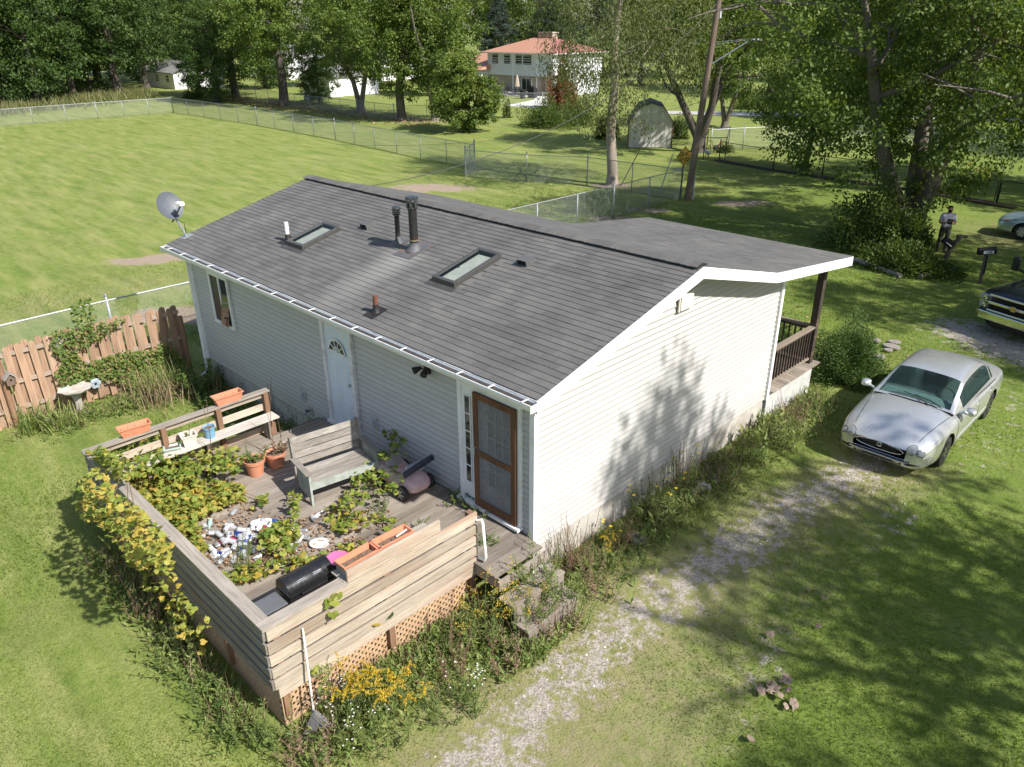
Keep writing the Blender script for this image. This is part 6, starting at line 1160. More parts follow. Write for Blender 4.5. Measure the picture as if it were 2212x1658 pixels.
# ================================================================ TREES
BARK = M('maple_bark', (.17, .145, .12), .92, .3, 5, bump=.9, stretch=(1, 1, .18), bscale=16, bdist=.03); BARKD = M('dark_bark', (.085, .072, .06), .92, .3, 5, bump=.9, stretch=(1, 1, .18), bscale=16, bdist=.03); BARKL = M('pale_bark', (.30, .25, .20), .92, .25, 5, bump=.8, stretch=(1, 1, .2), bscale=16, bdist=.02)
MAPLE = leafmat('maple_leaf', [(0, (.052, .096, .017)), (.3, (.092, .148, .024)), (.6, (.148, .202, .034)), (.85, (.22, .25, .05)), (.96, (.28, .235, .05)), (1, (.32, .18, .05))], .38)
DARKL = leafmat('forest_leaf', [(0, (.030, .064, .013)), (.35, (.052, .098, .019)), (.7, (.088, .138, .028)), (.92, (.14, .18, .04)), (1, (.19, .17, .05))], .34)
LOCUST = leafmat('locust_leaf', [(0, (.085, .115, .035)), (.4, (.135, .165, .05)), (.8, (.20, .22, .08)), (1, (.28, .26, .11))], .35)
SPRU = leafmat('spruce_needle', [(0, (.022, .040, .022)), (.5, (.036, .058, .034)), (1, (.06, .08, .05))], .1)
def tree_meshes(seed, H, CR, CB, TR, nclump, per, ls, leafm, bark, fork=0, lean=(0, 0), clump_r=.75, droop=0., flat=1.0, lw=.62, shape=1.0, limbs=9, tintb=(2, 2.4), hang=0):
    """trunk with limbs, and a crown of leaf clumps hung on the limbs' branches; returns (trunk mesh, crown mesh)"""
    g = np.random.default_rng(seed); tr = MB(); segs = []
    def limb(p, d, L, r_, depth):
        pts = [Vector(p)]; dd = Vector(d).normalized(); n = 5 if depth < 2 else 3
        for i in range(n): dd = (dd+Vector(g.normal(size=3))*.13+Vector((0, 0, .05 if depth < 2 else -.02))).normalized(); pts.append(pts[-1]+dd*L/n)
        tr.tube(pts, [r_*(1-.72*i/n) for i in range(n+1)], 9 if depth == 0 else (6 if depth == 1 else 4), cap=False); segs.append(pts); return pts
    base = Vector((0, 0, -.15)); tops = []
    if fork:
        h0 = CB*.28 if fork > 1 else CB*.12; tr.tube([base, Vector((0, 0, .15)), Vector((0, 0, h0*.6)), Vector((lean[0]*.3, lean[1]*.3, h0))], [TR*1.55, TR*1.2, TR*1.03, TR*.98], 12, cap=False)
        for i in range(fork):
            a = 2*PI*i/fork+seed; d = Vector((math.cos(a)*.34+lean[0], math.sin(a)*.34+lean[1], 1)); tops.append(limb(Vector((lean[0]*.3+math.cos(a)*TR*.3, lean[1]*.3+math.sin(a)*TR*.3, h0-.15)), d, (H-h0)*.78, TR*.68, 0))
    else:
        tr.tube([base, Vector((0, 0, .12)), Vector((0, 0, .6))], [TR*1.7, TR*1.3, TR*1.08], 12, cap=False); pts = [Vector((0, 0, .6))]
        for i in range(6): pts.append(Vector((lean[0]*(i+1)/6*H*.4+g.normal()*.12, lean[1]*(i+1)/6*H*.4+g.normal()*.12, .6+(H*.88-.6)*(i+1)/6)))
        tr.tube(pts, [TR*(1.08-.85*i/6) for i in range(7)], 12, cap=False); tops.append(pts); segs.append(pts)
    for i in range(limbs):
        t = tops[i % len(tops)]; u = g.uniform(.25, .9); k = min(int(u*(len(t)-1)), len(t)-2); p = t[k]+(t[k+1]-t[k])*(u*(len(t)-1)-k)
        if p.z < CB*.75: p.z = CB*.75+g.random()*.5
        a = 6.28*i*.382+g.normal()*.3; sp = limb(p, (math.cos(a), math.sin(a), g.uniform(.15, .7)), CR*g.uniform(.6, .9), TR*.26, 1)
        for j in range(3): q_ = sp[2+j % 3]; a2 = a+g.normal()*.8; limb(q_, (math.cos(a2), math.sin(a2), g.uniform(-.1, .6)), CR*.4, TR*.10, 2)
    # clumps
    C = []; tries = 0; cz, hz = CB+(H-CB)*.5, (H-CB)*.5; ph = g.uniform(0, 6.28, 6)
    while len(C) < nclump and tries < nclump*40:
        tries += 1; v = g.normal(size=3); v /= np.linalg.norm(v); rr = g.random()**.38; p = v*rr; w_ = 1+.16*math.sin(3*math.atan2(p[1], p[0])+ph[0])+.12*math.sin(5*math.atan2(p[1], p[0])+p[2]*4+ph[1])
        taper = (1-.35*max(0, p[2])) if shape == 1.0 else max(.05, (1-(p[2]+1)/2)**shape*1.6); x = p[0]*CR*w_*taper; y = p[1]*CR*w_*taper; z = cz+p[2]*hz
        nz = math.sin(x*1.1+ph[2])*math.sin(y*1.2+ph[3])*math.sin(z*1.3+ph[4])
        if nz > .28: continue
        C.append((x+lean[0]*z*.4, y+lean[1]*z*.4, z-droop*rr*rr*hz*.5))
    C = np.array(C); n = len(C); cr = clump_r*g.uniform(.6, 1.3, n); k = per
    off = rnd_unit(n*k, g)*(g.random((n*k, 1))**.45)*np.repeat(cr, k)[:, None]; off[:, 2] *= .62*flat; P = np.repeat(C, k, 0)+off
    if hang: P[:, 2] -= hang*g.random(n*k)**2
    ctr = np.array([0, 0, cz]); outw = unit(P-ctr); D = rnd_unit(n*k, g)+np.array([0, 0, -.35-droop])+outw*.5; N = unit(off)*.9+np.array([0, 0, .75])+g.normal(size=(n*k, 3))*.45
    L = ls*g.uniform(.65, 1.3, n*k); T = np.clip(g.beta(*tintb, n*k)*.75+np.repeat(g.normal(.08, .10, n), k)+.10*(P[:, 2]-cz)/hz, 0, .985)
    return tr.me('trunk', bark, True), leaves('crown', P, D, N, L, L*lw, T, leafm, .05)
def plant_tree(name, label, meshes, loc, rz=0., s=1., group=None, cat='tree', sz=None):
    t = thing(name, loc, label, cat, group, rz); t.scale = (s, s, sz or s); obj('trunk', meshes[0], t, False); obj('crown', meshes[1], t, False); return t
mA = tree_meshes(1, 17, 5.8, 2.3, .48, 380, 66, .27, MAPLE, BARKD, 0, clump_r=.95)
mB = tree_meshes(2, 16, 5.2, 3.0, .42, 340, 62, .26, MAPLE, BARK, 2, clump_r=.95)
mC = tree_meshes(3, 15, 4.8, .6, .34, 380, 62, .25, DARKL, BARKD, 0, clump_r=.95, droop=.2)
mD = tree_meshes(4, 19, 5.8, 2.0, .45, 420, 62, .28, DARKL, BARKD, 0, clump_r=1.0)
mS = tree_meshes(5, 15, 3.6, .8, .28, 300, 60, .34, SPRU, BARKD, 0, clump_r=.7, droop=.8, lw=.22, shape=.9, limbs=16, flat=.5)
def gl(x, y): p = G(x, y); return (p.x, p.y, 0)
row = [('old maple with thick trunk standing before the lawn tractor', mA, gl(615, 228), .4, 1.0, 'maple_tree'), ('twin-stemmed maple with pale split trunk before the white garage', mB, gl(780, 243), 1.35, .95, 'maple_tree'), ('maple with dark furrowed trunk and low side stems near the field fence', mA, gl(868, 262), 2.2, .82, 'maple_tree'),
       ('dark maple growing beside the white bungalow wall', mA, gl(510, 212), 3.3, .95, 'maple_tree'), ('slender dark spreading tree over the neighbour fence', mC, gl(470, 222), 1.1, .75, 'shade_tree'), ('tall dark tree at the corner of the woods by the white shed', mD, gl(318, 192), .9, .95, 'shade_tree'), ('dense dark tree behind the white bungalow', mD, (-124, 52, 0), 2.6, 1.0, 'shade_tree'),
       ('leafy tree behind the split trunk and garage', mA, (-92, 60, 0), 4.0, .9, 'maple_tree'), ('broad tree shading the white ranch house', mB, (-88, 66, 0), 2.0, 1.0, 'maple_tree'), ('yellow-tinged tree between garage and white ranch house', mC, (-72, 58, 0), .2, .8, 'shade_tree')]
row += [('low branched young tree screening the white bungalow', mC, gl(432, 208), .7, .55, 'shade_tree'), ('low branched tree before the white garage gable', mC, gl(690, 226), 2.9, .5, 'shade_tree'), ('leafy tree filling the gap behind the garage roof', mC, (-98, 50, 0), 1.2, .8, 'shade_tree')]
for lab, me, loc, rz, s, nm in row: plant_tree(nm, lab, me, loc, rz, s, 'maple row beyond the field')
woods = [(-92, 6), (-95, 13), (-93, 20), (-98, 25), (-104, 29), (-100, 18), (-108, 24), (-112, 33), (-104, 8), (-110, 15), (-116, 27), (-121, 36), (-96, -1), (-118, 20), (-125, 45), (-100, 31)]
wl_ = ['dense forest tree with foliage to the ground at the field edge', 'tall forest tree in the dark wood beyond the field']
for i, (x, y) in enumerate(woods): plant_tree('forest_tree', wl_[0 if i % 2 == 0 else 1], (mC, mD)[i % 2], (x, y, 0), i*1.7, .95+.13*((i*7) % 4), 'trees of the wood beyond the field')
back = [(-150, 60), (-140, 75), (-125, 85), (-112, 92), (-100, 96), (-88, 90), (-138, 52), (-152, 44), (-135, 35), (-135, 18), (-130, 2), (-128, -14), (-76, 104), (-66, 110)]
for i, (x, y) in enumerate(back): plant_tree('background_tree', 'tall tree in the background belt behind the houses', (mD, mA, mB)[i % 3], (x, y, 0), i*2.1, 1.25, 'background tree belt')
for i, (x, y, s) in enumerate(((-76, 84, 1.05), (-71, 82, 1.15), (-67.5, 86, 1.1), (-62, 88, 1.0), (-82, 80, 1.0))): plant_tree('spruce_tree', 'tall dark spruce behind the orange roof' if i else 'greyish bare-branched spruce beside the chimney', mS, (x, y, 0), i*1.3, s, 'spruces behind the orange roof')
back2 = [(-50, 92), (-42, 88), (-34, 84), (-24, 82), (-14, 80), (-4, 78), (6, 74), (-46, 112), (-30, 112), (-14, 110), (2, 104), (14, 84), (-20, 66), (-6, 64), (6, 58)]
for i, (x, y) in enumerate(back2): plant_tree('street_tree', 'leafy tree along the far street behind the shed', (mB, mA, mC)[i % 3], (x, y, 0), i*1.9, .9+.1*(i % 3), 'trees along the far street')
# bush and tree clump by the field fence
mBush = tree_meshes(6, 6.2, 2.9, .15, .12, 260, 90, .20, MAPLE, BARKD, 3, clump_r=.6, tintb=(2.2, 2)); plant_tree('large_bush', 'rounded leafy bush reaching the ground near the field fence', mBush, gl(1002, 285), 0, 1.0, cat='bush')
plant_tree('maple_tree', 'light green maple rising behind the rounded bush', mB, gl(940, 262), 3.0, .85)
# thin locust by the shed
mLoc = tree_meshes(8, 15.5, 4.6, 3.9, .27, 400, 80, .18, LOCUST, BARKL, 0, clump_r=.85, droop=.5, lw=.28, hang=.8, lean=(.02, .01)); plant_tree('honey_locust', 'slim straight-trunked honey locust with drooping feathery leaves', mLoc, gl(1322, 400), .5, 1.0)
# dark forked tree behind the pole
mFork = tree_meshes(9, 14, 5.6, 4.0, .42, 420, 76, .20, MAPLE, BARKD, 3, clump_r=.85); plant_tree('forked_tree', 'dark tree with a wide V-shaped fork beside the shed', mFork, gl(1508, 330), R(70), 1.0)
plant_tree('leaning_tree', 'leaning twin trunk tree in sunlight behind the V-forked tree', mB, gl(1565, 278), 1.0, .7)
# big maple in the front garden and smaller tree
mBig = tree_meshes(10, 15, 6.6, 2.4, .50, 720, 120, .15, MAPLE, BARK, 3, clump_r=.8, tintb=(2, 2.3), droop=.25, limbs=14); plant_tree('big_maple', 'big maple with several stout stems in the front garden bed', mBig, gl(1955, 520), R(20), 1.0)
mSm = tree_meshes(11, 7.5, 3.2, 2.0, .17, 200, 80, .17, MAPLE, BARKD, 0, clump_r=.7, droop=.3); plant_tree('small_maple', 'small maple with thin dark trunk at the black fence', mSm, gl(1738, 370), 0, 1.0)
plant_tree('dark_stem_tree', 'dark-stemmed tree behind the big maple by the gate', mFork, gl(1990, 412), 2.2, .85)
plant_tree('roadside_maple', 'maple overhanging the street beyond the black gates', mB, (-.5, 43, 0), 1.1, .8); plant_tree('roadside_maple', 'maple behind the light blue car', mA, (7, 40, 0), 2.1, .8)
mY = tree_meshes(14, 14.5, 3.7, 3.2, .3, 190, 62, .21, MAPLE, BARK, 2, clump_r=.85)
# trees east of the house, outside the picture, whose shade falls on lawn, drive, car and gable
for i, (x, y, s, me) in enumerate(((11.9, 5.4, .93, mY), (17.5, .5, .9, mY), (20.5, 8.5, 1.0, mY), (15.0, 16.5, .85, mY), (12.0, 23.5, .95, mY), (19, 29, .95, mB), (18.5, -5.5, .7, mY), (10.5, 31, .8, mY), (8.4, 18.6, .82, mY), (7.8, 27, .85, mY))): plant_tree('yard_tree', 'shade tree of the yard east of the gravel drive', me, (x, y, 0), i*1.3+.4, s, 'shade trees east of the drive')
# ---- shrubs
SHR = leafmat('shrub_leaf', [(0, (.03, .06, .010)), (.4, (.06, .10, .015)), (.8, (.11, .155, .025)), (1, (.17, .19, .04))], .3); YEWL = leafmat('yew_needle', [(0, (.03, .07, .012)), (.5, (.065, .12, .02)), (1, (.13, .19, .04))], .2)
def shrub(name, label, loc, rx, ry, h, n, ls, lw, mat, seed, cat='shrub', up=.3, group=None, tb=(2, 2)):
    g = np.random.default_rng(seed); t = thing(name, loc, label, cat, group); m = MB()
    for i in range(9): a = g.uniform(0, 6.28); e = Vector((math.cos(a)*rx*.6, math.sin(a)*ry*.6, h*g.uniform(.5, .85))); m.tube([(0, 0, -.05), e*.5+Vector((0, 0, .1)), e], [.03, .02, .008], 5, cap=False)
    m.build('stems', BARKD, t, False)['kind'] = 'stuff'; v = unit(g.normal(size=(n, 3))); v[:, 2] = np.abs(v[:, 2])*1.0-.15*(g.random(n) < .3); r_ = g.random(n)**.33; ph = g.uniform(0, 6.28, 4); lump = 1+.30*np.sin(v[:, 0]*5+ph[0])*np.sin(v[:, 1]*5+ph[1])+.20*np.sin(v[:, 2]*7+v[:, 0]*6+ph[2])
    P = np.stack([v[:, 0]*rx, v[:, 1]*ry, v[:, 2]*h], 1)*(r_*lump)[:, None]; P[:, 2] = np.maximum(P[:, 2], .02); D = v+g.normal(size=(n, 3))*.6+[0, 0, up]; N = v+g.normal(size=(n, 3))*.5+[0, 0, .6]; L = ls*g.uniform(.6, 1.3, n)
    obj('foliage', leaves('foliage', P, D, N, L, L*lw, np.clip(g.beta(*tb, n)*.8+.12*(lump-1)*3, 0, .98), mat, .05), t, False); return t
shrub('yew_bush', 'dense dark green yew beside the porch corner', (.22, 11.1, 0), .80, 1.0, 1.3, 26000, .075, .26, YEWL, 1, up=.2); shrub('yew_bush', 'second yew in front of the porch railing', (-1.7, 10.9, 0), .8, .8, 1.1, 7000, .085, .22, YEWL, 2); weed('leafy_weed', (-.5, 10.3, 0), 'tall grassy weeds between porch rail and yew', 'weed', 1.2, .8, 24, 18, .16, .02, seed=201)
bp = lambda x, y, z=0: (G(x, y).x, G(x, y).y, z)
shrub('garden_shrub', 'broad leafy shrub left of the big maple trunk', bp(1880, 540), 1.5, 1.5, 2.5, 9000, .13, .55, SHR, 3); shrub('garden_shrub', 'leafy shrub between the big maple trunk and the standing person', bp(1968, 552), .65, .65, 1.5, 3600, .12, .55, SHR, 4); shrub('garden_shrub', 'low mixed shrub at the foot of the big maple', bp(1940, 585), 1.6, .9, 1.0, 6000, .11, .5, SHR, 5, tb=(2, 1.4)); shrub('garden_shrub', 'low reddish green plants near the leaning black mailbox', bp(2030, 595), .8, .8, .42, 2200, .10, .5, SHR, 6)
for a, b, lab in (((1845, 566), (1945, 602), 'weathered grey log edging the front garden bed'), ((1985, 605), (2040, 580), 'short grey log edging beside the mailboxes')): tag(MB().tube([Vector(bp(*a, .08)), Vector(bp(*b, .08))], [.09, .08], 9).build('edging_log', M('grey_log', (.24, .21, .18), .9, .2, 6, bump=.5), smooth=True), lab, 'log')
shrub('garden_shrub', 'tangled shrub thicket left of the shed and thin locust', bp(1180, 275), 2.6, 1.8, 2.0, 9000, .16, .4, SHR, 7, tb=(2, 1.3)); shrub('garden_shrub', 'yellow-green shrub thicket beside the thin locust', bp(1245, 270), 1.8, 1.8, 2.2, 7000, .15, .4, SHR, 8, tb=(2, 1.1)); shrub('garden_shrub', 'dark shrub against the left side of the shed', bp(1310, 300), 1.0, 1.0, 1.6, 5000, .14, .5, SHR, 9); shrub('garden_shrub', 'shrub at the right wall of the shed', bp(1465, 300), .7, .7, 1.6, 2600, .13, .5, SHR, 10)
REDL = leafmat('red_leaf', [(0, (.14, .05, .025)), (.5, (.26, .10, .05)), (.8, (.30, .17, .06)), (1, (.20, .20, .05))], .3); shrub('red_bush', 'upright red-brown bush in front of the white house corner', bp(1212, 235), 1.4, 1.4, 4.2, 7000, .22, .55, REDL, 11, 'bush'); shrub('sapling', 'tiny green sapling on the sunny lawn', bp(1095, 255), .45, .45, 1.8, 700, .16, .5, SHR, 12, 'sapling')
shrub('garden_shrub', 'low yellow-green bushes at the wooden bed by the white ranch house', bp(800, 192), 3.5, 1.2, 1.1, 2500, .25, .5, SHR, 13, tb=(2, 1)); shrub('garden_shrub', 'dark low bush among the pen fence posts', bp(1565, 330), .6, .6, .6, 1500, .10, .5, SHR, 14); shrub('garden_shrub', 'drying yellowish shrub on the sunny yard behind the fork', bp(1620, 235), 2., 2., 1.6, 4000, .18, .5, SHR, 15, tb=(3, 1)); shrub('garden_shrub', 'dark brush pile under the maple row', bp(420, 213), 2.2, 1.2, .9, 2200, .2, .3, SHR, 16)
def meadow():
    g = np.random.default_rng(91); n = 9000; u = g.random(n); P = np.stack([-88+g.normal(size=n)*2.2-22*np.clip(u-.55, 0, 1), -10+u*44, np.zeros(n)], 1); H = g.uniform(.4, 1.5, n); D = np.stack([g.normal(size=n)*.4, g.normal(size=n)*.4, np.ones(n)], 1); mm = leafmat('meadow_stalk', [(0, (.09, .12, .03)), (.5, (.16, .17, .06)), (1, (.25, .22, .11))], .25)
    tag(obj('meadow_grass', leaves('meadow_grass', P, D, rnd_unit(n, g), H, .10, g.random(n)*.98, mm)), 'tall rank meadow grass along the edge of the wood', 'grass', kind='stuff')
    n = 2600; P = np.stack([g.uniform(-90, -48, n), 38.5+g.normal(size=n)*1.8, np.full(n, .03)], 1); D = rnd_unit(n, g); D[:, 2] *= .2; tag(obj('leaf_litter', leaves('leaf_litter', P, D, np.array([0, 0, 1])+g.normal(size=(n, 3))*.4, .22, .15, g.random(n)*.98, DEAD, .1)), 'brown fallen leaves under the maple row', 'leaves', kind='stuff')
    n = 1400; X = g.uniform(-22, 3, n); Y = g.uniform(12, 34, n); P = np.stack([X, Y, np.full(n, .03)], 1); D = rnd_unit(n, g); D[:, 2] *= .2; tag(obj('leaf_litter', leaves('leaf_litter', P, D, np.array([0, 0, 1])+g.normal(size=(n, 3))*.4, .09, .07, g.random(n)*.98, DEAD, .1)), 'scattered dry leaves on the front lawn', 'leaves', kind='stuff')
meadow()
# brown leaves in a patch on the near lawn
r8 = random.Random(4); DLM = [mesh_np('dead_leaf', LEAFV*[1, 1, 2.2]+[0, 0, .1], LEAFF, leafmat('lawn_dead_leaf', [(0, (.15, .11, .085)), (1, (.27, .20, .155))], .05), np.full(len(LEAFF), t)) for t in (.55, .75, .95)]
for (zx, zy) in ((770, 950), (800, 935), (840, 940), (930, 895), (955, 905), (920, 915), (745, 1005), (785, 1000), (850, 985), (900, 985), (915, 1040), (990, 1050), (975, 1000), (930, 1105), (1000, 1075), (1195, 515), (1105, 268), (820, 592), (1490, 50), (690, 1360), (1220, 325)):
    p = G((2600+zx/1.8433)*2212/4056, (2200+zy/1.8433)*2212/4056, .055); tag(obj('dead_leaf', DLM[r8.randrange(3)], loc=p, rot=(r8.gauss(0, .4), r8.gauss(0, .4), r8.uniform(0, 6.28)), scale=.115*r8.uniform(.8, 1.2)), 'single brown curled leaf lying on the shaded lawn', 'leaf', 'brown leaves on the near lawn')
for i, (zx, zy, s) in enumerate(((1050, 280, .24), (1020, 312, .13), (940, 370, .2), (860, 395, .19), (810, 455, .2), (1075, 240, .18), (920, 230, .15))):
    p = G((3056+zx/2.211)*2212/4056, (1250+zy/2.211)*2212/4056, .01); tag(MB().lathe([(s*.9, 0), (s, .02), (s*.95, .05), (.01, .055)], 9, (0, 0, 0), sx=1, sy=.75).build('stepping_stone', M('slab_stone', (.24, .215, .19), .9, .15, 5), loc=p, rot=(0, 0, i*.8)), 'flat pale stepping stone in the lawn between yew and car', 'stone', 'stepping stones by the yew')
# ================================================================ VEHICLES
from mathutils.bvhtree import BVHTree
def interp(rows, k):
    """smooth resampling of a (n,m) table along its first axis, k steps per interval (Catmull-Rom)"""
    A = np.asarray(rows, float); n = len(A); P = np.concatenate([[2*A[0]-A[1]], A, [2*A[-1]-A[-2]]]); out = []
    for i in range(n-1):
        p0, p1, p2, p3 = P[i:i+4]
        for j in range(k): t = j/k; out.append(.5*((2*p1)+(-p0+p2)*t+(2*p0-5*p1+4*p2-p3)*t*t+(-p0+3*p1-3*p2+p3)*t**3))
    out.append(A[-1]); return np.array(out)
def shell(stations, k=5, prof=None):
    """car body skin; stations: x, half width, z bottom, z shoulder, z top"""
    S = interp(stations, k); secs = []
    for x, w_, zb, zs, zt in S:
        half = [(0, zb), (.70*w_, zb), (.93*w_, zb+.05), (.985*w_, zb+.16), (w_, zb+.30), (.99*w_, zs-.16), (.955*w_, zs-.05), (.88*w_, zs), (.74*w_, zs+.45*(zt-zs)), (.5*w_, zs+.82*(zt-zs)), (.25*w_, zs+.97*(zt-zs)), (0, zt)]
        hp = interp(half, 2); ring = [(x, y, z) for y, z in hp]+[(x, -y, z) for y, z in hp[-2:0:-1]]; secs.append(ring)
    m = len(secs[0]); V = [p for r_ in secs for p in r_]; F = []
    for i in range(len(secs)-1):
        for j in range(m): F.append((i*m+j, i*m+(j+1) % m, (i+1)*m+(j+1) % m, (i+1)*m+j))
    F.append(tuple(reversed(range(m)))); F.append(tuple((len(secs)-1)*m+j for j in range(m))); return V, F
def carve(V, F, cuts, mats):
    """cut wheel openings out of the skin"""
    me = bpy.data.meshes.new('b'); me.from_pydata(V, [], F); bm = bmesh.new(); bm.from_mesh(me); bmesh.ops.recalc_face_normals(bm, faces=bm.faces); bm.to_mesh(me); bm.free(); me.polygons.foreach_set('use_smooth', [True]*len(me.polygons))
    for x in mats: me.materials.append(x)
    o = bpy.data.objects.new('tmp_body', me); COL.objects.link(o); cm = MB()
    for (x, y0, y1, z, r_) in cuts: cm.lathe([(r_, min(y0, y1)), (r_, max(y0, y1))], 32, (x, 0, z), Matrix(((1, 0, 0), (0, 0, 1), (0, -1, 0))))
    c = bpy.data.objects.new('tmp_cut', cm.me('c', mats[0])); c.data.materials.append(mats[-1]); c.data.polygons.foreach_set('material_index', [1]*len(c.data.polygons)); COL.objects.link(c)
    b = o.modifiers.new('b', 'BOOLEAN'); b.object = c; b.operation = 'DIFFERENCE'; b.solver = 'EXACT'; bpy.context.view_layer.update()
    r_ = bpy.data.meshes.new_from_object(o.evaluated_get(bpy.context.evaluated_depsgraph_get())); bpy.data.objects.remove(o); bpy.data.objects.remove(c); r_.name = 'body'; r_.set_sharp_from_angle(angle=R(40)); return r_
def cabin(st, cols, classes, k=5):
    """greenhouse grid; st rows: list of rings of 9 points; returns dict class -> (V,F)"""
    A = np.array(st, float); n, m, _ = A.shape; B = interp(A.reshape(n, -1), k).reshape(-1, m, 3); B = np.stack([interp(r_, k) for r_ in B]); nu, nv = B.shape[:2]; out = {}
    for i in range(nu-1):
        for j in range(nv-1): out.setdefault(classes((i+.5)/k, (j+.5)/k), []).append((i*nv+j, i*nv+j+1, (i+1)*nv+j+1, (i+1)*nv+j))
    return B.reshape(-1, 3), out
CHROME = M('chrome', (.62, .62, .63), .12, .05, 8, metal=1.); LAMP = glass('lamp_lens', (.26, .28, .29), .06); BLACKP = M('black_trim', (.012, .012, .013), .4); RUB = M('black_rubber', (.025, .025, .026), .7); DIM = M('car_interior', (.10, .10, .10), .8); DASH = M('dash_grey', (.30, .33, .32), .7); CGL = clear('car_glass', (.55, .72, .70), .80, .02); SIDEG = clear('side_glass', (.35, .45, .43), .75, .02)
def tyre_wheel(r_, w_, spokes, rimmat, tw=.5):
    Rx = Matrix.Rotation(R(-90), 3, 'X'); t = MB().lathe([(r_*.62, -w_/2), (r_*.92, -w_/2), (r_, -w_*.32), (r_, w_*.32), (r_*.92, w_/2), (r_*.62, w_/2), (r_*.62, -w_/2)], 30, rot=Rx, cap=False).me('tyre', RUB, True, 40)
    m = MB(); m.lathe([(r_*.64, w_*.40), (r_*.60, w_*.46), (r_*.56, w_*.36), (r_*.20, w_*.30), (.02, w_*.36)], 26, rot=Rx, cap=False, mi=1); m.lathe([(r_*.64, w_*.45), (r_*.58, w_*.48), (r_*.56, w_*.40)], 26, rot=Rx, cap=False)
    for i in range(spokes): a = 2*PI*i/spokes; m.beam((0, w_*.42, 0), (r_*.6*math.cos(a), w_*.44, r_*.6*math.sin(a)), r_*tw*.5, .03, (0, 1, 0))
    m.lathe([(r_*.16, w_*.40), (r_*.14, w_*.47), (.01, w_*.48)], 14, rot=Rx, cap=False); return t, m.me('rim', [rimmat, BLACKP], True, 40)
def add_wheels(t, xs, y, r_, w_, wm_):
    for x in xs:
        for s in (1, -1):
            o = obj('wheel', bpy.data.meshes.new('wheel_hub') if False else wm_[0], t, False, (x, s*y, r_), (0, 0, 0 if s > 0 else PI)); o.name = 'wheel'; obj('rim', wm_[1], o, False)
class Skin:
    def __init__(s, me): s.t = BVHTree.FromPolygons([tuple(v.co) for v in me.vertices], [tuple(p.vertices) for p in me.polygons])
    def hit(s, o, d): h = s.t.ray_cast(Vector(o), Vector(d)); return (h[0], h[1]) if h[0] is not None else (None, None)
    def front(s, y, z, x0=4.): return s.hit((x0, y, z), (-1, 0, 0))
    def side(s, x, z, sg): return s.hit((x, sg*3., z), (0, -sg, 0))
    def top(s, x, y): return s.hit((x, y, 4.), (0, 0, -1))
def decal(sk, pts, how, mat, name, parent, off=.006, sg=1, mats=None):
    """a lens, grille or panel lying on the body: outline points projected on the skin"""
    P = []
    for p in pts:
        h, n = (sk.front(*p) if how == 'front' else sk.side(*p, sg) if how == 'side' else sk.top(*p))
        if h is None: print('decal miss', name, p); return None
        P.append(h+n*off)
    c = sum(P, Vector())/len(P); c2 = (sum(p[0] for p in pts)/len(pts), sum(p[1] for p in pts)/len(pts)); h, n = (sk.front(*c2) if how == 'front' else sk.side(*c2, sg) if how == 'side' else sk.top(*c2)); c = (h+n*off*1.6) if h is not None else c
    m = MB(); rings = [[c+(p-c)*k for p in P] for k in (.5,)]; N = len(P); mid = []
    for q_ in pts:
        qq = (c2[0]+(q_[0]-c2[0])*.5, c2[1]+(q_[1]-c2[1])*.5); h, n = (sk.front(*qq) if how == 'front' else sk.side(*qq, sg) if how == 'side' else sk.top(*qq)); mid.append((h+n*off*1.4) if h is not None else c)
    m.v = [tuple(p) for p in P+mid+[c]]; m.f = [(i, (i+1) % N, N+(i+1) % N, N+i) for i in range(N)]+[(N+i, N+(i+1) % N, 2*N) for i in range(N)]; m.m = [0]*len(m.f); return m.build(name, mat, parent, False, smooth=True)
def strip(sk, pts, how, mat, name, parent, r_=.006, sg=1, off=0.):
    P = []
    for p in pts:
        h, n = (sk.front(*p) if how == 'front' else sk.side(*p, sg) if how == 'side' else sk.top(*p))
        if h is not None: P.append(h+n*off)
    if len(P) > 1: MB().tube(P, r_, 5).build(name, mat, parent, False, smooth=True)
def ell(cx, cz, a, b, n=20, rot=0., pw=1.): return [(cx+a*math.copysign(abs(math.cos(t))**pw, math.cos(t))*math.cos(rot)-b*math.copysign(abs(math.sin(t))**pw, math.sin(t))*math.sin(rot), cz+a*math.copysign(abs(math.cos(t))**pw, math.cos(t))*math.sin(rot)+b*math.copysign(abs(math.sin(t))**pw, math.sin(t))*math.cos(rot)) for t in (2*PI*i/n for i in range(n))]
def sedan(name, label, loc, rz, paint, stations, st, wb, tread, wr, wm_, seam=True):
    t = thing(name, loc, label, 'car', None, rz); V, F = shell(stations)
    me = carve(V, F, [(x, s*.52, s*1.3, wr+.01, wr+.055) for x in wb for s in (1, -1)], [paint, BLACKP]); body = obj('body', me, t, False); sk = Skin(me)
    def cls(u, v):
        vv = min(v, 8-v)
        if vv > 2.2: return 'windshield' if .12 < u < 2.86 else ('rear_window' if 5.2 < u < 7.75 else 'cabin')
        if .22 < vv < 1.82: return 'fw' if 1.55 < u < 3.92 else ('rw' if 4.08 < u < 5.75 else ('qw' if 5.9 < u < 6.5 else 'cabin'))
        return 'cabin'
    VV, cl = cabin(st, 9, cls); cab = None
    for key, nm, mt in (('cabin', 'roof', paint), ('windshield', 'windshield', CGL), ('rear_window', 'rear_window', CGL)):
        f = cl[key]; o = obj(nm, mesh_np(nm, VV, f, mt, smooth=True), t, False)
    for key in ('fw', 'rw', 'qw'):
        for sg in (1, -1):
            f = [q_ for q_ in cl.get(key, []) if VV[q_[0]][1]*sg > 0]
            if f: obj('side_window', mesh_np('side_window', VV, f, SIDEG, smooth=True), t, False)
    add_wheels(t, wb, tread, wr, .20, wm_); return t, sk, body
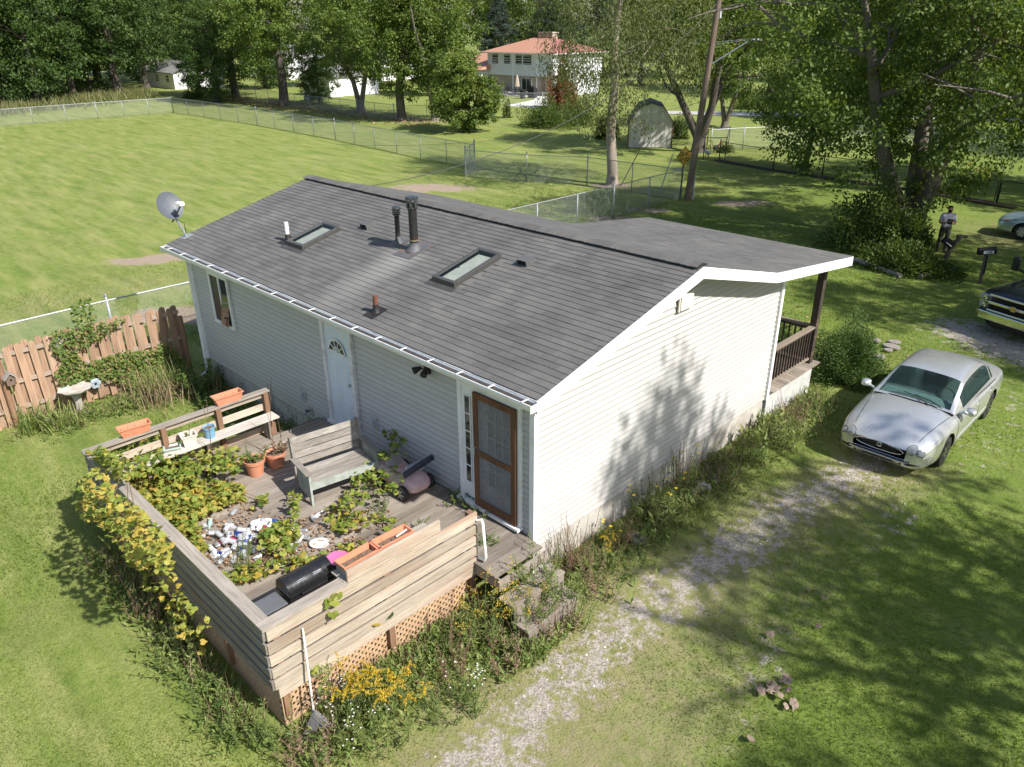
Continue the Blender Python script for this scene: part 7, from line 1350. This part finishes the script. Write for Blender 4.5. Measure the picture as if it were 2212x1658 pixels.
def ring9(x, yb, zb, ye, ze, zt): return [(x, yb, zb), (x, (yb+ye)/2+.02, (zb+ze)/2), (x, ye, ze), (x, ye*.62, zt-.012), (x, 0, zt), (x, -ye*.62, zt-.012), (x, -ye, ze), (x, -(yb+ye)/2-.02, (zb+ze)/2), (x, -yb, zb)]
SIL = flake('silver_paint', (.70, .70, .69), .28, .72)
ST = [(2.52, .50, .34, .56, .62), (2.47, .68, .27, .62, .68), (2.34, .80, .22, .69, .77), (2.0, .885, .20, .77, .88), (1.5, .915, .19, .83, .955), (.95, .925, .18, .875, 1.00), (.3, .928, .18, .90, .95), (-.6, .928, .18, .915, .95), (-1.3, .925, .18, .925, .98), (-1.75, .915, .20, .925, 1.03), (-2.2, .875, .25, .89, 1.00), (-2.44, .77, .32, .83, .91), (-2.52, .60, .38, .72, .78)]
CAB = [ring9(1.02, .80, .93, .74, .965, .99), ring9(.75, .825, .93, .70, 1.085, 1.135), ring9(.46, .835, .93, .665, 1.22, 1.285), ring9(.14, .84, .93, .625, 1.335, 1.405), ring9(-.42, .84, .935, .605, 1.375, 1.455), ring9(-1.0, .83, .94, .60, 1.345, 1.42), ring9(-1.33, .815, .945, .63, 1.235, 1.295), ring9(-1.60, .79, .95, .66, 1.12, 1.165), ring9(-1.86, .74, .955, .68, .985, 1.03)]
WM1 = tyre_wheel(.325, .215, 7, M('dark_alloy', (.10, .10, .105), .35, .1, metal=.7), .35)
car, sk, body = sedan('silver_car', 'silver sedan parked on the gravel drive beside the porch', (2.50, 9.58, 0), -PI/2, SIL, ST, CAB, (1.42, -1.39), .79, .325, WM1)
decal(sk, ell(0, .565, .43, .072, 30, 0, .85), 'front', BLACKP, 'grille', car, .004); strip(sk, ell(0, .565, .44, .077, 30, 0, .85)+ell(0, .565, .44, .077, 30, 0, .85)[:1], 'front', CHROME, 'grille_rim', car, .006)
em = MB(); h, n = sk.front(0, .60); em.lathe([(.045, 0), (.05, .006), (.04, .010), (.034, .004)], 16, h+n*.012, n.to_track_quat('Z', 'Y').to_matrix(), cap=False)
for a in (-.02, .0, .02): em.beam(h+n*.016+Vector((0, a-.012, -.014)), h+n*.016+Vector((0, a+.010, .014)), .008, .006, (1, 0, 0))
em.build('emblem', CHROME, car, False)
for s in (1, -1):
    decal(sk, ell(s*.57, .645, .085, .072, 18), 'front', LAMP, 'headlight', car, .012); decal(sk, [(s*y, z) for y, z in ((.655, .635), (.665, .565), (.71, .535), (.755, .545), (.765, .60), (.745, .645), (.71, .66), (.675, .66))], 'front', LAMP, 'headlight', car, .022)
    oh = [(s*y, z) for y, z in ((.65, .64), (.66, .56), (.71, .53), (.76, .54), (.77, .605), (.75, .65), (.71, .668), (.67, .666))]; strip(sk, oh+oh[:1], 'front', BLACKP, 'headlight_rim', car, .007, off=.012)
    strip(sk, ell(s*.57, .645, .09, .077, 18)+ell(s*.57, .645, .09, .077, 18)[:1], 'front', BLACKP, 'headlight_rim', car, .006); decal(sk, ell(s*.62, .355, .13, .03, 14), 'front', BLACKP, 'fog_lamp_recess', car, .003); strip(sk, [(s*(.48+.03*i), .315+.003*i*i*.3) for i in range(10)], 'front', CHROME, 'lower_trim', car, .007)
strip(sk, [(-.58+.058*i, .43) for i in range(21)], 'front', CHROME, 'bumper_trim', car, .008); strip(sk, [(-.58+.058*i, .40) for i in range(21)], 'front', BLACKP, 'bumper_slot', car, .012); strip(sk, [(-.55+.055*i, .375) for i in range(21)], 'front', CHROME, 'bumper_trim', car, .007); decal(sk, [(-.45, .36), (-.45, .30), (.45, .30), (.45, .36)], 'front', BLACKP, 'air_intake', car, .003)
for s in (1, -1):
    strip(sk, [(2.25-.145*i, s*(.60+.018*i)) for i in range(9)], 'top', BLACKP, 'bonnet_seam', car, .006, off=0)
    for xs in ((.98, .30), (-.28, -.28), (-1.12, -1.12)): strip(sk, [(xs[0]-.02*k/12, .88-.05*k) for k in range(13)], 'side', BLACKP, 'door_seam', car, .006, s, 0)
    strip(sk, [(1.0-.13*i, .47) for i in range(17)], 'side', SIL, 'side_moulding', car, .018, s); strip(sk, [(1.02-.135*i, .905) for i in range(20)], 'side', BLACKP, 'window_trim', car, .009, s)
    for xh in (-.10, -.98): strip(sk, [(xh, .80), (xh-.05, .80), (xh-.10, .80), (xh-.15, .80)], 'side', BLACKP if False else SIL, 'door_handle', car, .016, s)
    m = loft([(-.09, .03, -.05, .05, .6), (-.05, .085, -.075, .075, .6), (.03, .10, -.075, .07, .6), (.10, .05, -.05, .04, .7)]); o = m.build('mirror', SIL, car, False, smooth=True, loc=(.78, s*1.02, 1.00), rot=(0, 0, s*.25)); MB().tube([(.80, s*.83, .93), (.79, s*.95, .97)], .03, 7).build('mirror_arm', SIL, car, False)
strip(sk, [(.97-.0*i+.10*(1-abs(i-8)/8)*.6, -.72+.09*i) for i in range(17)], 'top', BLACKP, 'cowl_panel', car, .022)
for y0, y1 in ((.62, -.02), (-.05, -.60)): MB().tube([(1.05, y0*.9, 1.015), (.93, (y0+y1)/2, 1.065), (.90, y1, 1.085)], .009, 5).build('wiper', BLACKP, car, False)
MB().bb(-1.55, .92, -.74, .74, .60, .72).build('cabin_floor', DIM, car, False); m = loft([(.35, .70, .80, .93, .5), (.55, .74, .80, 1.0, .5), (.95, .74, .80, .965, .5)]); m.build('dashboard', DASH, car, False, smooth=True)
for y in (-.37, .37):
    loft([(-.45, .22, .62, 1.18, .5), (-.30, .25, .62, 1.22, .45), (-.22, .24, .62, 1.05, .45), (-.15, .25, .62, .80, .5), (.25, .24, .62, .78, .5)]).build('seat', DIM, car, False, smooth=True); car.children[-1].location = (0, y, 0)
MB().lathe([(.17, 0), (.185, .012), (.17, .024), (.155, .012)], 20, (.22, .37, 1.0), Matrix.Rotation(R(-60), 3, 'Y'), cap=False).build('steering_wheel', DIM, car, False, smooth=True); loft([(-1.5, .6, .62, 1.0, .4), (-1.25, .62, .62, 1.15, .4), (-1.1, .6, .62, .85, .4), (-.8, .6, .62, .82, .4)]).build('rear_seat', DIM, car, False, smooth=True); MB().bb(.10, .13, -.09, .09, 1.27, 1.33).build('rear_view_mirror', DIM, car, False)
# light blue car in the street
BLU = flake('pale_blue_paint', (.40, .52, .57), .3, .6); ST2 = [(x*.885, w_*.925, zb, zs*.99, zt*.985) for x, w_, zb, zs, zt in ST]; CAB2 = [[(x*.885, y*.92, z*.99) for x, y, z in r_] for r_ in CAB]; WM2 = tyre_wheel(.31, .20, 7, M('silver_hubcap', (.58, .59, .60), .35, .05, metal=.6), .55)
wp = G(2202, 516); car2, sk2, b2 = sedan('light_blue_car', 'light blue sedan with silver hubcaps entering from the street', (wp.x+1.27, wp.y+.72, 0), PI+R(4), BLU, ST2, CAB2, (1.27, -1.22), .72, .31, WM2)
for s in (1, -1):
    decal(sk2, [(s*y, z) for y, z in ((.45, .66), (.46, .60), (.68, .59), (.745, .63), (.75, .69), (.6, .70))], 'front', LAMP, 'headlight', car2, .006); decal(sk2, [(2.0, .63), (1.83, .67), (1.80, .71), (1.95, .69)], 'side', M('amber_lens', (.55, .13, .02), .2), 'indicator', car2, .006, s)
    strip(sk2, [(.85, .84), (.83, .5), (.82, .3)], 'side', BLACKP, 'door_seam', car2, .004, s, -.001)
decal(sk2, [(-.4, .56), (-.4, .50), (.4, .50), (.4, .56)], 'front', BLACKP, 'grille', car2, .004)
# dark pickup
NAVY = flake('navy_black_paint', (.010, .013, .026), .22, .2); PA = G(2116, 670, .74); PB = G(2212, 700.5, .74); al = Vector((PB.x-PA.x, PB.y-PA.y, 0)).normalized(); fw = Vector((al.y, -al.x, 0)); fw = fw if fw.y < 0 else -fw; rz = math.atan2(fw.y, fw.x); TL = 5.8; ctr = Vector((PA.x, PA.y, 0))+al*1.0-fw*(TL/2-.02); ctr += Vector((-.16, .32, 0)); ctr.z = 0
trk = thing('pickup_truck', ctr, 'dark navy pickup with chrome grille and gold emblem on the drive', 'pickup truck', None, rz); trk.scale = (1.05, 1.05, 1.10)
STT = [(2.72, .80, .50, 1.00, 1.06), (2.66, .93, .42, 1.06, 1.13), (2.45, .985, .40, 1.12, 1.20), (2.0, 1.0, .40, 1.15, 1.245), (1.3, 1.005, .40, 1.17, 1.27), (.9, 1.01, .40, 1.18, 1.26), (.3, 1.01, .42, 1.20, 1.24), (-.6, 1.01, .42, 1.20, 1.24), (-1.0, 1.01, .44, 1.22, 1.26), (-2.7, 1.0, .48, 1.26, 1.28), (-2.85, .97, .52, 1.22, 1.25), (-2.9, .93, .56, 1.15, 1.2)]
V, F = shell(STT); me = carve(V, F, [(x, s*.6, s*1.4, .40, .47) for x in (1.85, -1.75) for s in (1, -1)], [NAVY, BLACKP]); obj('body', me, trk, False); skt = Skin(me)
CT = [ring9(1.15, .90, 1.22, .84, 1.25, 1.28), ring9(.95, .92, 1.22, .80, 1.42, 1.46), ring9(.72, .93, 1.22, .76, 1.60, 1.645), ring9(.45, .93, 1.22, .72, 1.77, 1.83), ring9(-.1, .93, 1.22, .70, 1.81, 1.88), ring9(-.75, .93, 1.22, .70, 1.79, 1.86), ring9(-.85, .93, 1.22, .71, 1.72, 1.78), ring9(-.93, .93, 1.22, .73, 1.5, 1.55), ring9(-1.0, .92, 1.22, .76, 1.26, 1.30)]
def clt(u, v):
    vv = min(v, 8-v)
    if vv > 2.2: return 'windshield' if .15 < u < 2.86 else ('rear_window' if 6.2 < u < 7.75 else 'cabin')
    if .22 < vv < 1.82: return 'sw' if 1.5 < u < 4.7 else 'cabin'
    return 'cabin'
VV, cl = cabin(CT, 9, clt)
for key, nm, mt in (('cabin', 'roof', NAVY), ('windshield', 'windshield', CGL), ('rear_window', 'rear_window', CGL), ('sw', 'side_window', SIDEG)): obj(nm, mesh_np(nm, VV, cl[key], mt, smooth=True), trk, False)
WM3 = tyre_wheel(.40, .26, 6, CHROME, .5); add_wheels(trk, (1.85, -1.75), .86, .40, .26, WM3)
TRM = M('truck_grille_black', (.010, .010, .011), .5); gx = 2.74
g1 = MB(); g1.bb(gx-.16, gx-.02, -.66, .66, .66, 1.07); gro = g1.build('grille', TRM, trk, False, bevel=.02); CH2 = CHROME
for z, h_, xo in ((1.055, .055, .03), (.86, .075, .035), (.67, .05, .03)): MB().box((gx-.02+xo*.3, 0, z), (.07, 1.36, h_)).build('chrome_bar', CH2, gro, False, bevel=.015)
for z0, z1 in ((.70, .82), (.905, 1.02)):
    for i in range(22): MB().beam((gx-.012, -.62+i*.059, z0), (gx-.012, -.62+i*.059+.03, z1), .008, .01, (1, 0, 0)).build('mesh_bar', TRM, gro, False)
bow = [(-.16, .018), (-.055, .018), (-.055, .045), (.055, .045), (.055, .018), (.16, .018), (.14, -.018), (.055, -.018), (.055, -.045), (-.055, -.045), (-.055, -.018), (-.14, -.018)]
MB().prism([(y*1.12, .86+z*1.3) for y, z in bow], 'x', gx+.02, gx+.032).build('emblem_rim', CH2, gro, False); MB().prism([(y*.95, .86+z) for y, z in bow], 'x', gx+.033, gx+.042).build('emblem', M('gold', (.55, .36, .08), .35, metal=.6), gro, False)
for s in (1, -1):
    for z in (.765, .955): hl = MB().box((gx-.10, s*.80, z), (.16, .27, .155)).build('headlight', LAMP, trk, False, bevel=.03); MB().lathe([(.05, 0), (.055, .03), (.02, .02)], 14, (gx-.03, s*.78, z), Matrix.Rotation(R(90), 3, 'Y')).build('bulb', CH2, hl, False, smooth=True)
    MB().box((gx-.10, s*.80, .86), (.17, .29, .02)).build('chrome_bar', CH2, trk, False); MB().box((gx-.13, s*.945, .86), (.10, .03, .30)).build('marker_lens', M('amber_lens', (0, 0, 0)), trk, False, bevel=.01)
    MB().tube([(.95, s*.98, 1.30), (.95, s*1.18, 1.36)], .035, 8).build('mirror_arm', BLACKP, trk, False); MB().box((.93, s*1.27, 1.46), (.12, .20, .36)).build('mirror', BLACKP, trk, False, bevel=.05)
bp_ = [(gx+.06, -.60), (gx+.05, -.85), (gx-.06, -.99), (gx-.30, -1.03), (gx-.30, -.98), (gx-.10, -.93), (gx-.02, -.82), (gx-.02, .82), (gx-.10, .93), (gx-.30, .98), (gx-.30, 1.03), (gx-.06, .99), (gx+.05, .85), (gx+.06, .60)]
MB().prism(bp_, 'z', .42, .63).build('bumper', CH2, trk, False, bevel=.02); MB().bb(gx-.10, gx+.0, -.55, .55, .30, .415).build('air_dam', TRM, trk, False); MB().prism([(gx+.0, -.75), (gx+.02, 0), (gx+.0, .75), (gx-.1, .9), (gx-.1, -.9)], 'z', .632, .70).build('bumper_pad', NAVY, trk, False)
MB().bb(-.9, 1.0, -.80, .80, .9, 1.0).build('cabin_floor', DIM, trk, False); loft([(.5, .8, 1.05, 1.2, .5), (.75, .82, 1.05, 1.27, .5), (1.1, .82, 1.05, 1.23, .5)]).build('dashboard', DIM, trk, False, smooth=True); MB().bb(.62, .95, -.1, .35, 1.275, 1.28).build('paper', M('pale_paper', (.45, .55, .55), .7), trk, False)
for y in (-.4, .4): loft([(-.45, .25, 1.0, 1.55, .5), (-.32, .27, 1.0, 1.62, .45), (-.2, .25, 1.0, 1.2, .5), (.2, .25, 1.0, 1.15, .5)]).build('seat', DIM, trk, False, smooth=True); trk.children[-1].location = (0, y, 0)
strip(skt, [(2.45-.17*i, 0) for i in range(8)], 'top', NAVY, 'bonnet_crease', trk, .02)
# ================================================================ MAILBOXES, PERSON, POULTRY
mbx = thing('mailbox', G(2116, 613), 'black mailbox on a wooden post with white number plate 1448', 'mailbox'); b = Vector(G(2116, 613)); ms = thing; 
MB().beam(b-Vector((0, 0, .1)), b+Vector((-.03, .03, .98)), .10, .10, (1, 0, 0)).build('post', wood('mail_post', (.20, .15, .11), (.15, .11, .085), 'z', 0), mbx); MB().beam(b+Vector((.06, -.06, .35)), b+Vector((.02, -.02, .98)), .05, .05, (1, 0, 0)).build('brace', BLACKP, mbx)
ax = Vector((.82, .57, .10)).normalized(); nn = Vector((.57, -.82, 0)).normalized(); upv = nn.cross(ax)*-1; upv = upv if upv.z > 0 else -upv; cc = b+Vector((-.03, .03, 1.0)); m = MB(); prof = [(-.10, 0), (.10, 0)]+[(.10*math.cos(a), .13+.10*math.sin(a)) for a in [PI*i/10 for i in range(11)]]; n_ = len(prof)
m.add([cc+ax*s+nn*p[0]+upv*p[1] for s in (-.27, .27) for p in prof], [tuple(reversed(range(n_))), tuple(range(n_, 2*n_))]+[(i, (i+1) % n_, n_+(i+1) % n_, n_+i) for i in range(n_)]); bxo = m.build('box', M('mailbox_black', (.012, .012, .013), .4), mbx, smooth=True, angle=40)
m = MB(); pc = cc+nn*.105+upv*.085+ax*.02; m.add([pc+ax*x+upv*y for x, y in ((-.15, -.05), (.15, -.05), (.15, .05), (-.15, .05))], [(0, 1, 2, 3)]); m.build('number_plate', M('plate_white', (.8, .8, .78), .5), bxo)
o = bpy.data.objects.new('number', text_mesh('number', '1448', .115, BL_)); o.matrix_basis = Matrix.Translation(pc+nn*.004) @ Matrix((ax, upv, nn)).transposed().to_4x4(); link(o, bxo)
b = Vector(G(2040, 560)); mb2 = thing('tilted_mailbox', b, 'tilted black mailbox on a leaning stump by the big maple', 'mailbox'); MB().tube([b-Vector((0, 0, .1)), b+Vector((.12, .12, .5)), b+Vector((.30, .28, .85))], [.09, .085, .08], 9).build('post', wood('stump_wood', (.13, .11, .08), (.10, .085, .065), 'z', 0), mb2, smooth=True); MB().tube([b+Vector((.18, .18, .86)), b+Vector((.46, .42, .84))], .06, 8).build('post_top', wood('stump_wood', (0,)*3, (0,)*3), mb2, smooth=True)
MB().box(b+Vector((0, 0, .62)), (.48, .20, .28), Matrix.Rotation(R(40), 3, 'Z') @ Matrix.Rotation(R(35), 3, 'Y')).build('box', M('mailbox_black', (0, 0, 0)), mb2, bevel=.05); MB().box(b+Vector((.06, -.10, .58)), (.26, .02, .035), Matrix.Rotation(R(40), 3, 'Z') @ Matrix.Rotation(R(35), 3, 'Y')).build('flag', PVC, mb2)
# person
SKN = M('skin', (.42, .24, .16), .6, .06); SHIRT = M('pale_shirt', (.50, .48, .55), .8, .08, 8, bump=.2); q = NT('camo'); cn = q.noise(9, 3, .5); q.set(q.ramp(cn, [(.35, (.04, .045, .025)), (.5, (.10, .10, .06)), (.62, (.16, .13, .085)), (.7, (.05, .04, .03))], 'CONSTANT'), .9); CAMO = q.mat; HAIR = M('dark_hair', (.018, .013, .010), .7)
def skin_mesh(verts, edges, radii, root=0, sub=2):
    me = bpy.data.meshes.new('sk'); me.from_pydata(verts, edges, []); o = bpy.data.objects.new('tmp_skin', me); COL.objects.link(o); o.modifiers.new('k', 'SKIN'); s = o.modifiers.new('s', 'SUBSURF'); s.levels = sub; s.render_levels = sub
    for i, v in enumerate(me.skin_vertices[0].data): v.radius = radii[i] if hasattr(radii[i], '__len__') else (radii[i],)*2; v.use_root = (i == root)
    bpy.context.view_layer.update(); r_ = bpy.data.meshes.new_from_object(o.evaluated_get(bpy.context.evaluated_depsgraph_get())); bpy.data.objects.remove(o); return r_
def subset(me, fn, off, mat, name):
    bm = bmesh.new(); bm.from_mesh(me); bm.normal_update(); bmesh.ops.delete(bm, geom=[f for f in bm.faces if not fn(f.calc_center_median())], context='FACES'); 
    for v in bm.verts: v.co += v.normal*off
    m2 = bpy.data.meshes.new(name); bm.to_mesh(m2); bm.free(); m2.materials.clear(); m2.materials.append(mat); m2.polygons.foreach_set('use_smooth', [True]*len(m2.polygons)); return m2
vs_, es_, rs_ = [], [], []
def jv(p, r_, par=None):
    vs_.append(p); rs_.append(r_)
    if par is not None: es_.append((par, len(vs_)-1))
    return len(vs_)-1
# local: facing -y, z up, 1.80 m tall
pel = jv((0, 0, .96), (.155, .115)); bel = jv((0, -.01, 1.10), (.160, .120), pel); chs = jv((0, 0, 1.30), (.175, .125), bel); nk0 = jv((0, .005, 1.46), (.09, .075), chs); nk = jv((0, -.01, 1.53), .058, nk0); hd0 = jv((0, -.035, 1.60), (.072, .085), nk); hd1 = jv((0, -.035, 1.69), (.078, .098), hd0); hd2 = jv((0, -.025, 1.765), (.062, .075), hd1); nose = jv((0, -.145, 1.655), .014, hd0)
for s in (-1, 1):
    sh = jv((s*.19, .0, 1.41), .070, chs); el = jv((s*.265, -.01, 1.14), .050, sh); fa = jv((s*.21, -.15, 1.13), .046, el); wr_ = jv((s*.125, -.27, 1.17), .030, fa); pm = jv((s*.085, -.315, 1.19), (.032, .022), wr_)
    for k in range(4): f1 = jv((s*(.075-.004*k), -.345, 1.215-.021*k), .0095, pm); f2 = jv((s*(.045+.002*k), -.365, 1.218-.021*k), .0085, f1); jv((s*.025, -.350, 1.215-.021*k), .008, f2)
    t1 = jv((s*.080, -.335, 1.235), .011, wr_); jv((s*.055, -.355, 1.252), .009, t1)
    hp = jv((s*.095, 0, .90), .100, pel); kn = jv((s*.115, -.02, .50), .066, hp); an = jv((s*.125, .01, .10), .046, kn); ft = jv((s*.13, -.08, .045), (.045, .04), an); jv((s*.135, -.19, .035), (.042, .03), ft)
    jv((s*.088, -.03, 1.665), .014, hd1)
pme = skin_mesh(vs_, es_, rs_, 0); pme.name = 'body'; pme.materials.clear(); pme.materials.append(SKN); pme.polygons.foreach_set('use_smooth', [True]*len(pme.polygons))
pl_ = Vector((-1.95, 24.75, 0)); per = thing('person', pl_, 'person in pale t-shirt and camouflage trousers looking down at a controller', 'person', None, R(28)); obj('body', pme, per, False)
obj('shirt', subset(pme, lambda c: (.93 < c.z < 1.475 and abs(c.x) < .17+.0*c.z and c.y > -.17) or (c.z > 1.22 and abs(c.x) < .27 and c.y > -.12 and c.z < 1.475), .016, SHIRT, 'shirt'), per, False); obj('trousers', subset(pme, lambda c: .07 < c.z < .99 and c.y > -.16 and abs(c.x) < .24, .020, CAMO, 'trousers'), per, False); obj('shoes', subset(pme, lambda c: c.z < .09, .014, M('dark_shoe', (.03, .025, .02), .6), 'shoes'), per, False)
obj('hair', subset(pme, lambda c: c.z > 1.70 and c.y > -.105 or (c.z > 1.62 and c.y > .0), .012, HAIR, 'hair'), per, False); obj('beard', subset(pme, lambda c: 1.53 < c.z < 1.645 and c.y < -.055 and not (abs(c.x) < .02 and c.y < -.125), .010, HAIR, 'beard'), per, False)
for s in (-1, 1): MB().lathe([(.001, -.010), (.010, 0), (.001, .010)], 8, (s*.032, -.122, 1.685)).build('eye', M('eye_dark', (.02, .015, .012), .3), per, False)
ct = thing('remote_controller', pl_, 'black remote controller held at chest height by the person', 'controller', None, R(28)); MB().box((0, -.36, 1.20), (.17, .06, .10), Matrix.Rotation(R(35), 3, 'X')).build('case', BLACKP, ct, False, bevel=.02); MB().box((0, -.37, 1.285), (.20, .012, .12), Matrix.Rotation(R(-20), 3, 'X')).build('screen_hood', BLACKP, ct, False)
for s in (-1, 1): MB().tube([(s*.05, -.33, 1.24), (s*.06, -.31, 1.34)], .008, 6).build('antenna', BLACKP, ct, False)
# rooster and hen
def fowl(name, label, loc, rz, s, bodyc, neckc, tailc, tail_up):
    t = thing(name, loc, label, 'chicken', None, rz); t.scale = (s, s, s); v = [(-.13, 0, .30), (.0, 0, .27), (.12, 0, .31), (.18, 0, .42), (.205, 0, .50), (.25, 0, .505), (-.02, .045, .20), (-.01, .05, .10), (.0, .05, .02), (.05, .05, .012), (-.02, -.045, .20), (-.01, -.05, .10), (.0, -.05, .02), (.05, -.05, .012)]; e = [(0, 1), (1, 2), (2, 3), (3, 4), (4, 5), (1, 6), (6, 7), (7, 8), (8, 9), (1, 10), (10, 11), (11, 12), (12, 13)]; rr = [.07, .115, .095, .05, .038, .010, .05, .018, .012, .010, .05, .018, .012, .010]
    me = skin_mesh(v, e, rr, 1); me.materials.clear()
    for c_ in (bodyc, neckc, (.40, .28, .08)): me.materials.append(M('fowl_%.2f_%.2f' % (c_[0], c_[1]), c_, .6, .2, 14))
    me.polygons.foreach_set('use_smooth', [True]*len(me.polygons))
    for p in me.polygons: p.material_index = 2 if p.center.z < .15 or p.center.x > .24 else (1 if p.center.x > .13 else 0)
    obj('body', me, t, False); m = MB()
    for i in range(9):
        a = R(-30+i*14+tail_up); y = (i % 3-1)*.03; p0 = Vector((-.14, y*.4, .33)); p1 = p0+Vector((-.15*math.cos(a*.7), y, .15*math.sin(a)+.10)); p2 = p0+Vector((-.26, y*1.5, .10+.12*math.sin(a))); sd = Vector((0, .02, 0)); m.add([p0-sd*.4, p0+sd*.4, p1+sd, p1-sd, p2], [(0, 1, 2, 3), (3, 2, 4)])
    m.build('tail', M('fowl_tail_%.2f' % tailc[0], tailc, .4, .2), t, False); MB().prism([(.17, .53), (.25, .53), (.255, .57), (.23, .55), (.22, .585), (.20, .555), (.185, .58)], 'y', -.008, .008).build('comb', M('comb_red', (.45, .03, .02), .6), t, False); MB().prism([(.225, .49), (.25, .485), (.235, .44)], 'y', -.01, .01).build('wattle', M('comb_red', (0, 0, 0)), t, False); return t
zr3 = lambda zx, zy: ((2000+zx/2.211)*2212/4056, (zy/2.211)*2212/4056)
p = G(*zr3(1840, 1350)); fowl('rooster', 'dark rooster with rusty neck standing in the wire pen', (p.x, p.y, 0), R(40), 1.5, (.02, .03, .025), (.30, .10, .03), (.015, .03, .025), 60); p = G(*zr3(1775, 1390)); fowl('hen', 'pale grey hen pecking in the wire pen', (p.x, p.y, 0), R(200), 1.35, (.42, .40, .38), (.5, .48, .45), (.35, .33, .31), 20)
pp = [G(*zr3(*p_)) for p_ in ((1735, 1400), (1765, 1320), (1955, 1290), (1925, 1400))]; pen = thing('chicken_pen', sum(pp, Vector())/4, 'dark metal framed wire pen with poultry by the V-forked tree', 'pen'); m = MB()
for i in range(4): a, b = pp[i], pp[(i+1) % 4]; m.tube([a+Vector((0, 0, 1.35)), b+Vector((0, 0, 1.35))], .025, 6); m.tube([a, a+Vector((0, 0, 1.4))], .03, 6); m.tube([a+Vector((0, 0, .7)), b+Vector((0, 0, .7))], .012, 5)
m.build('pen_frame', BLKW, pen)
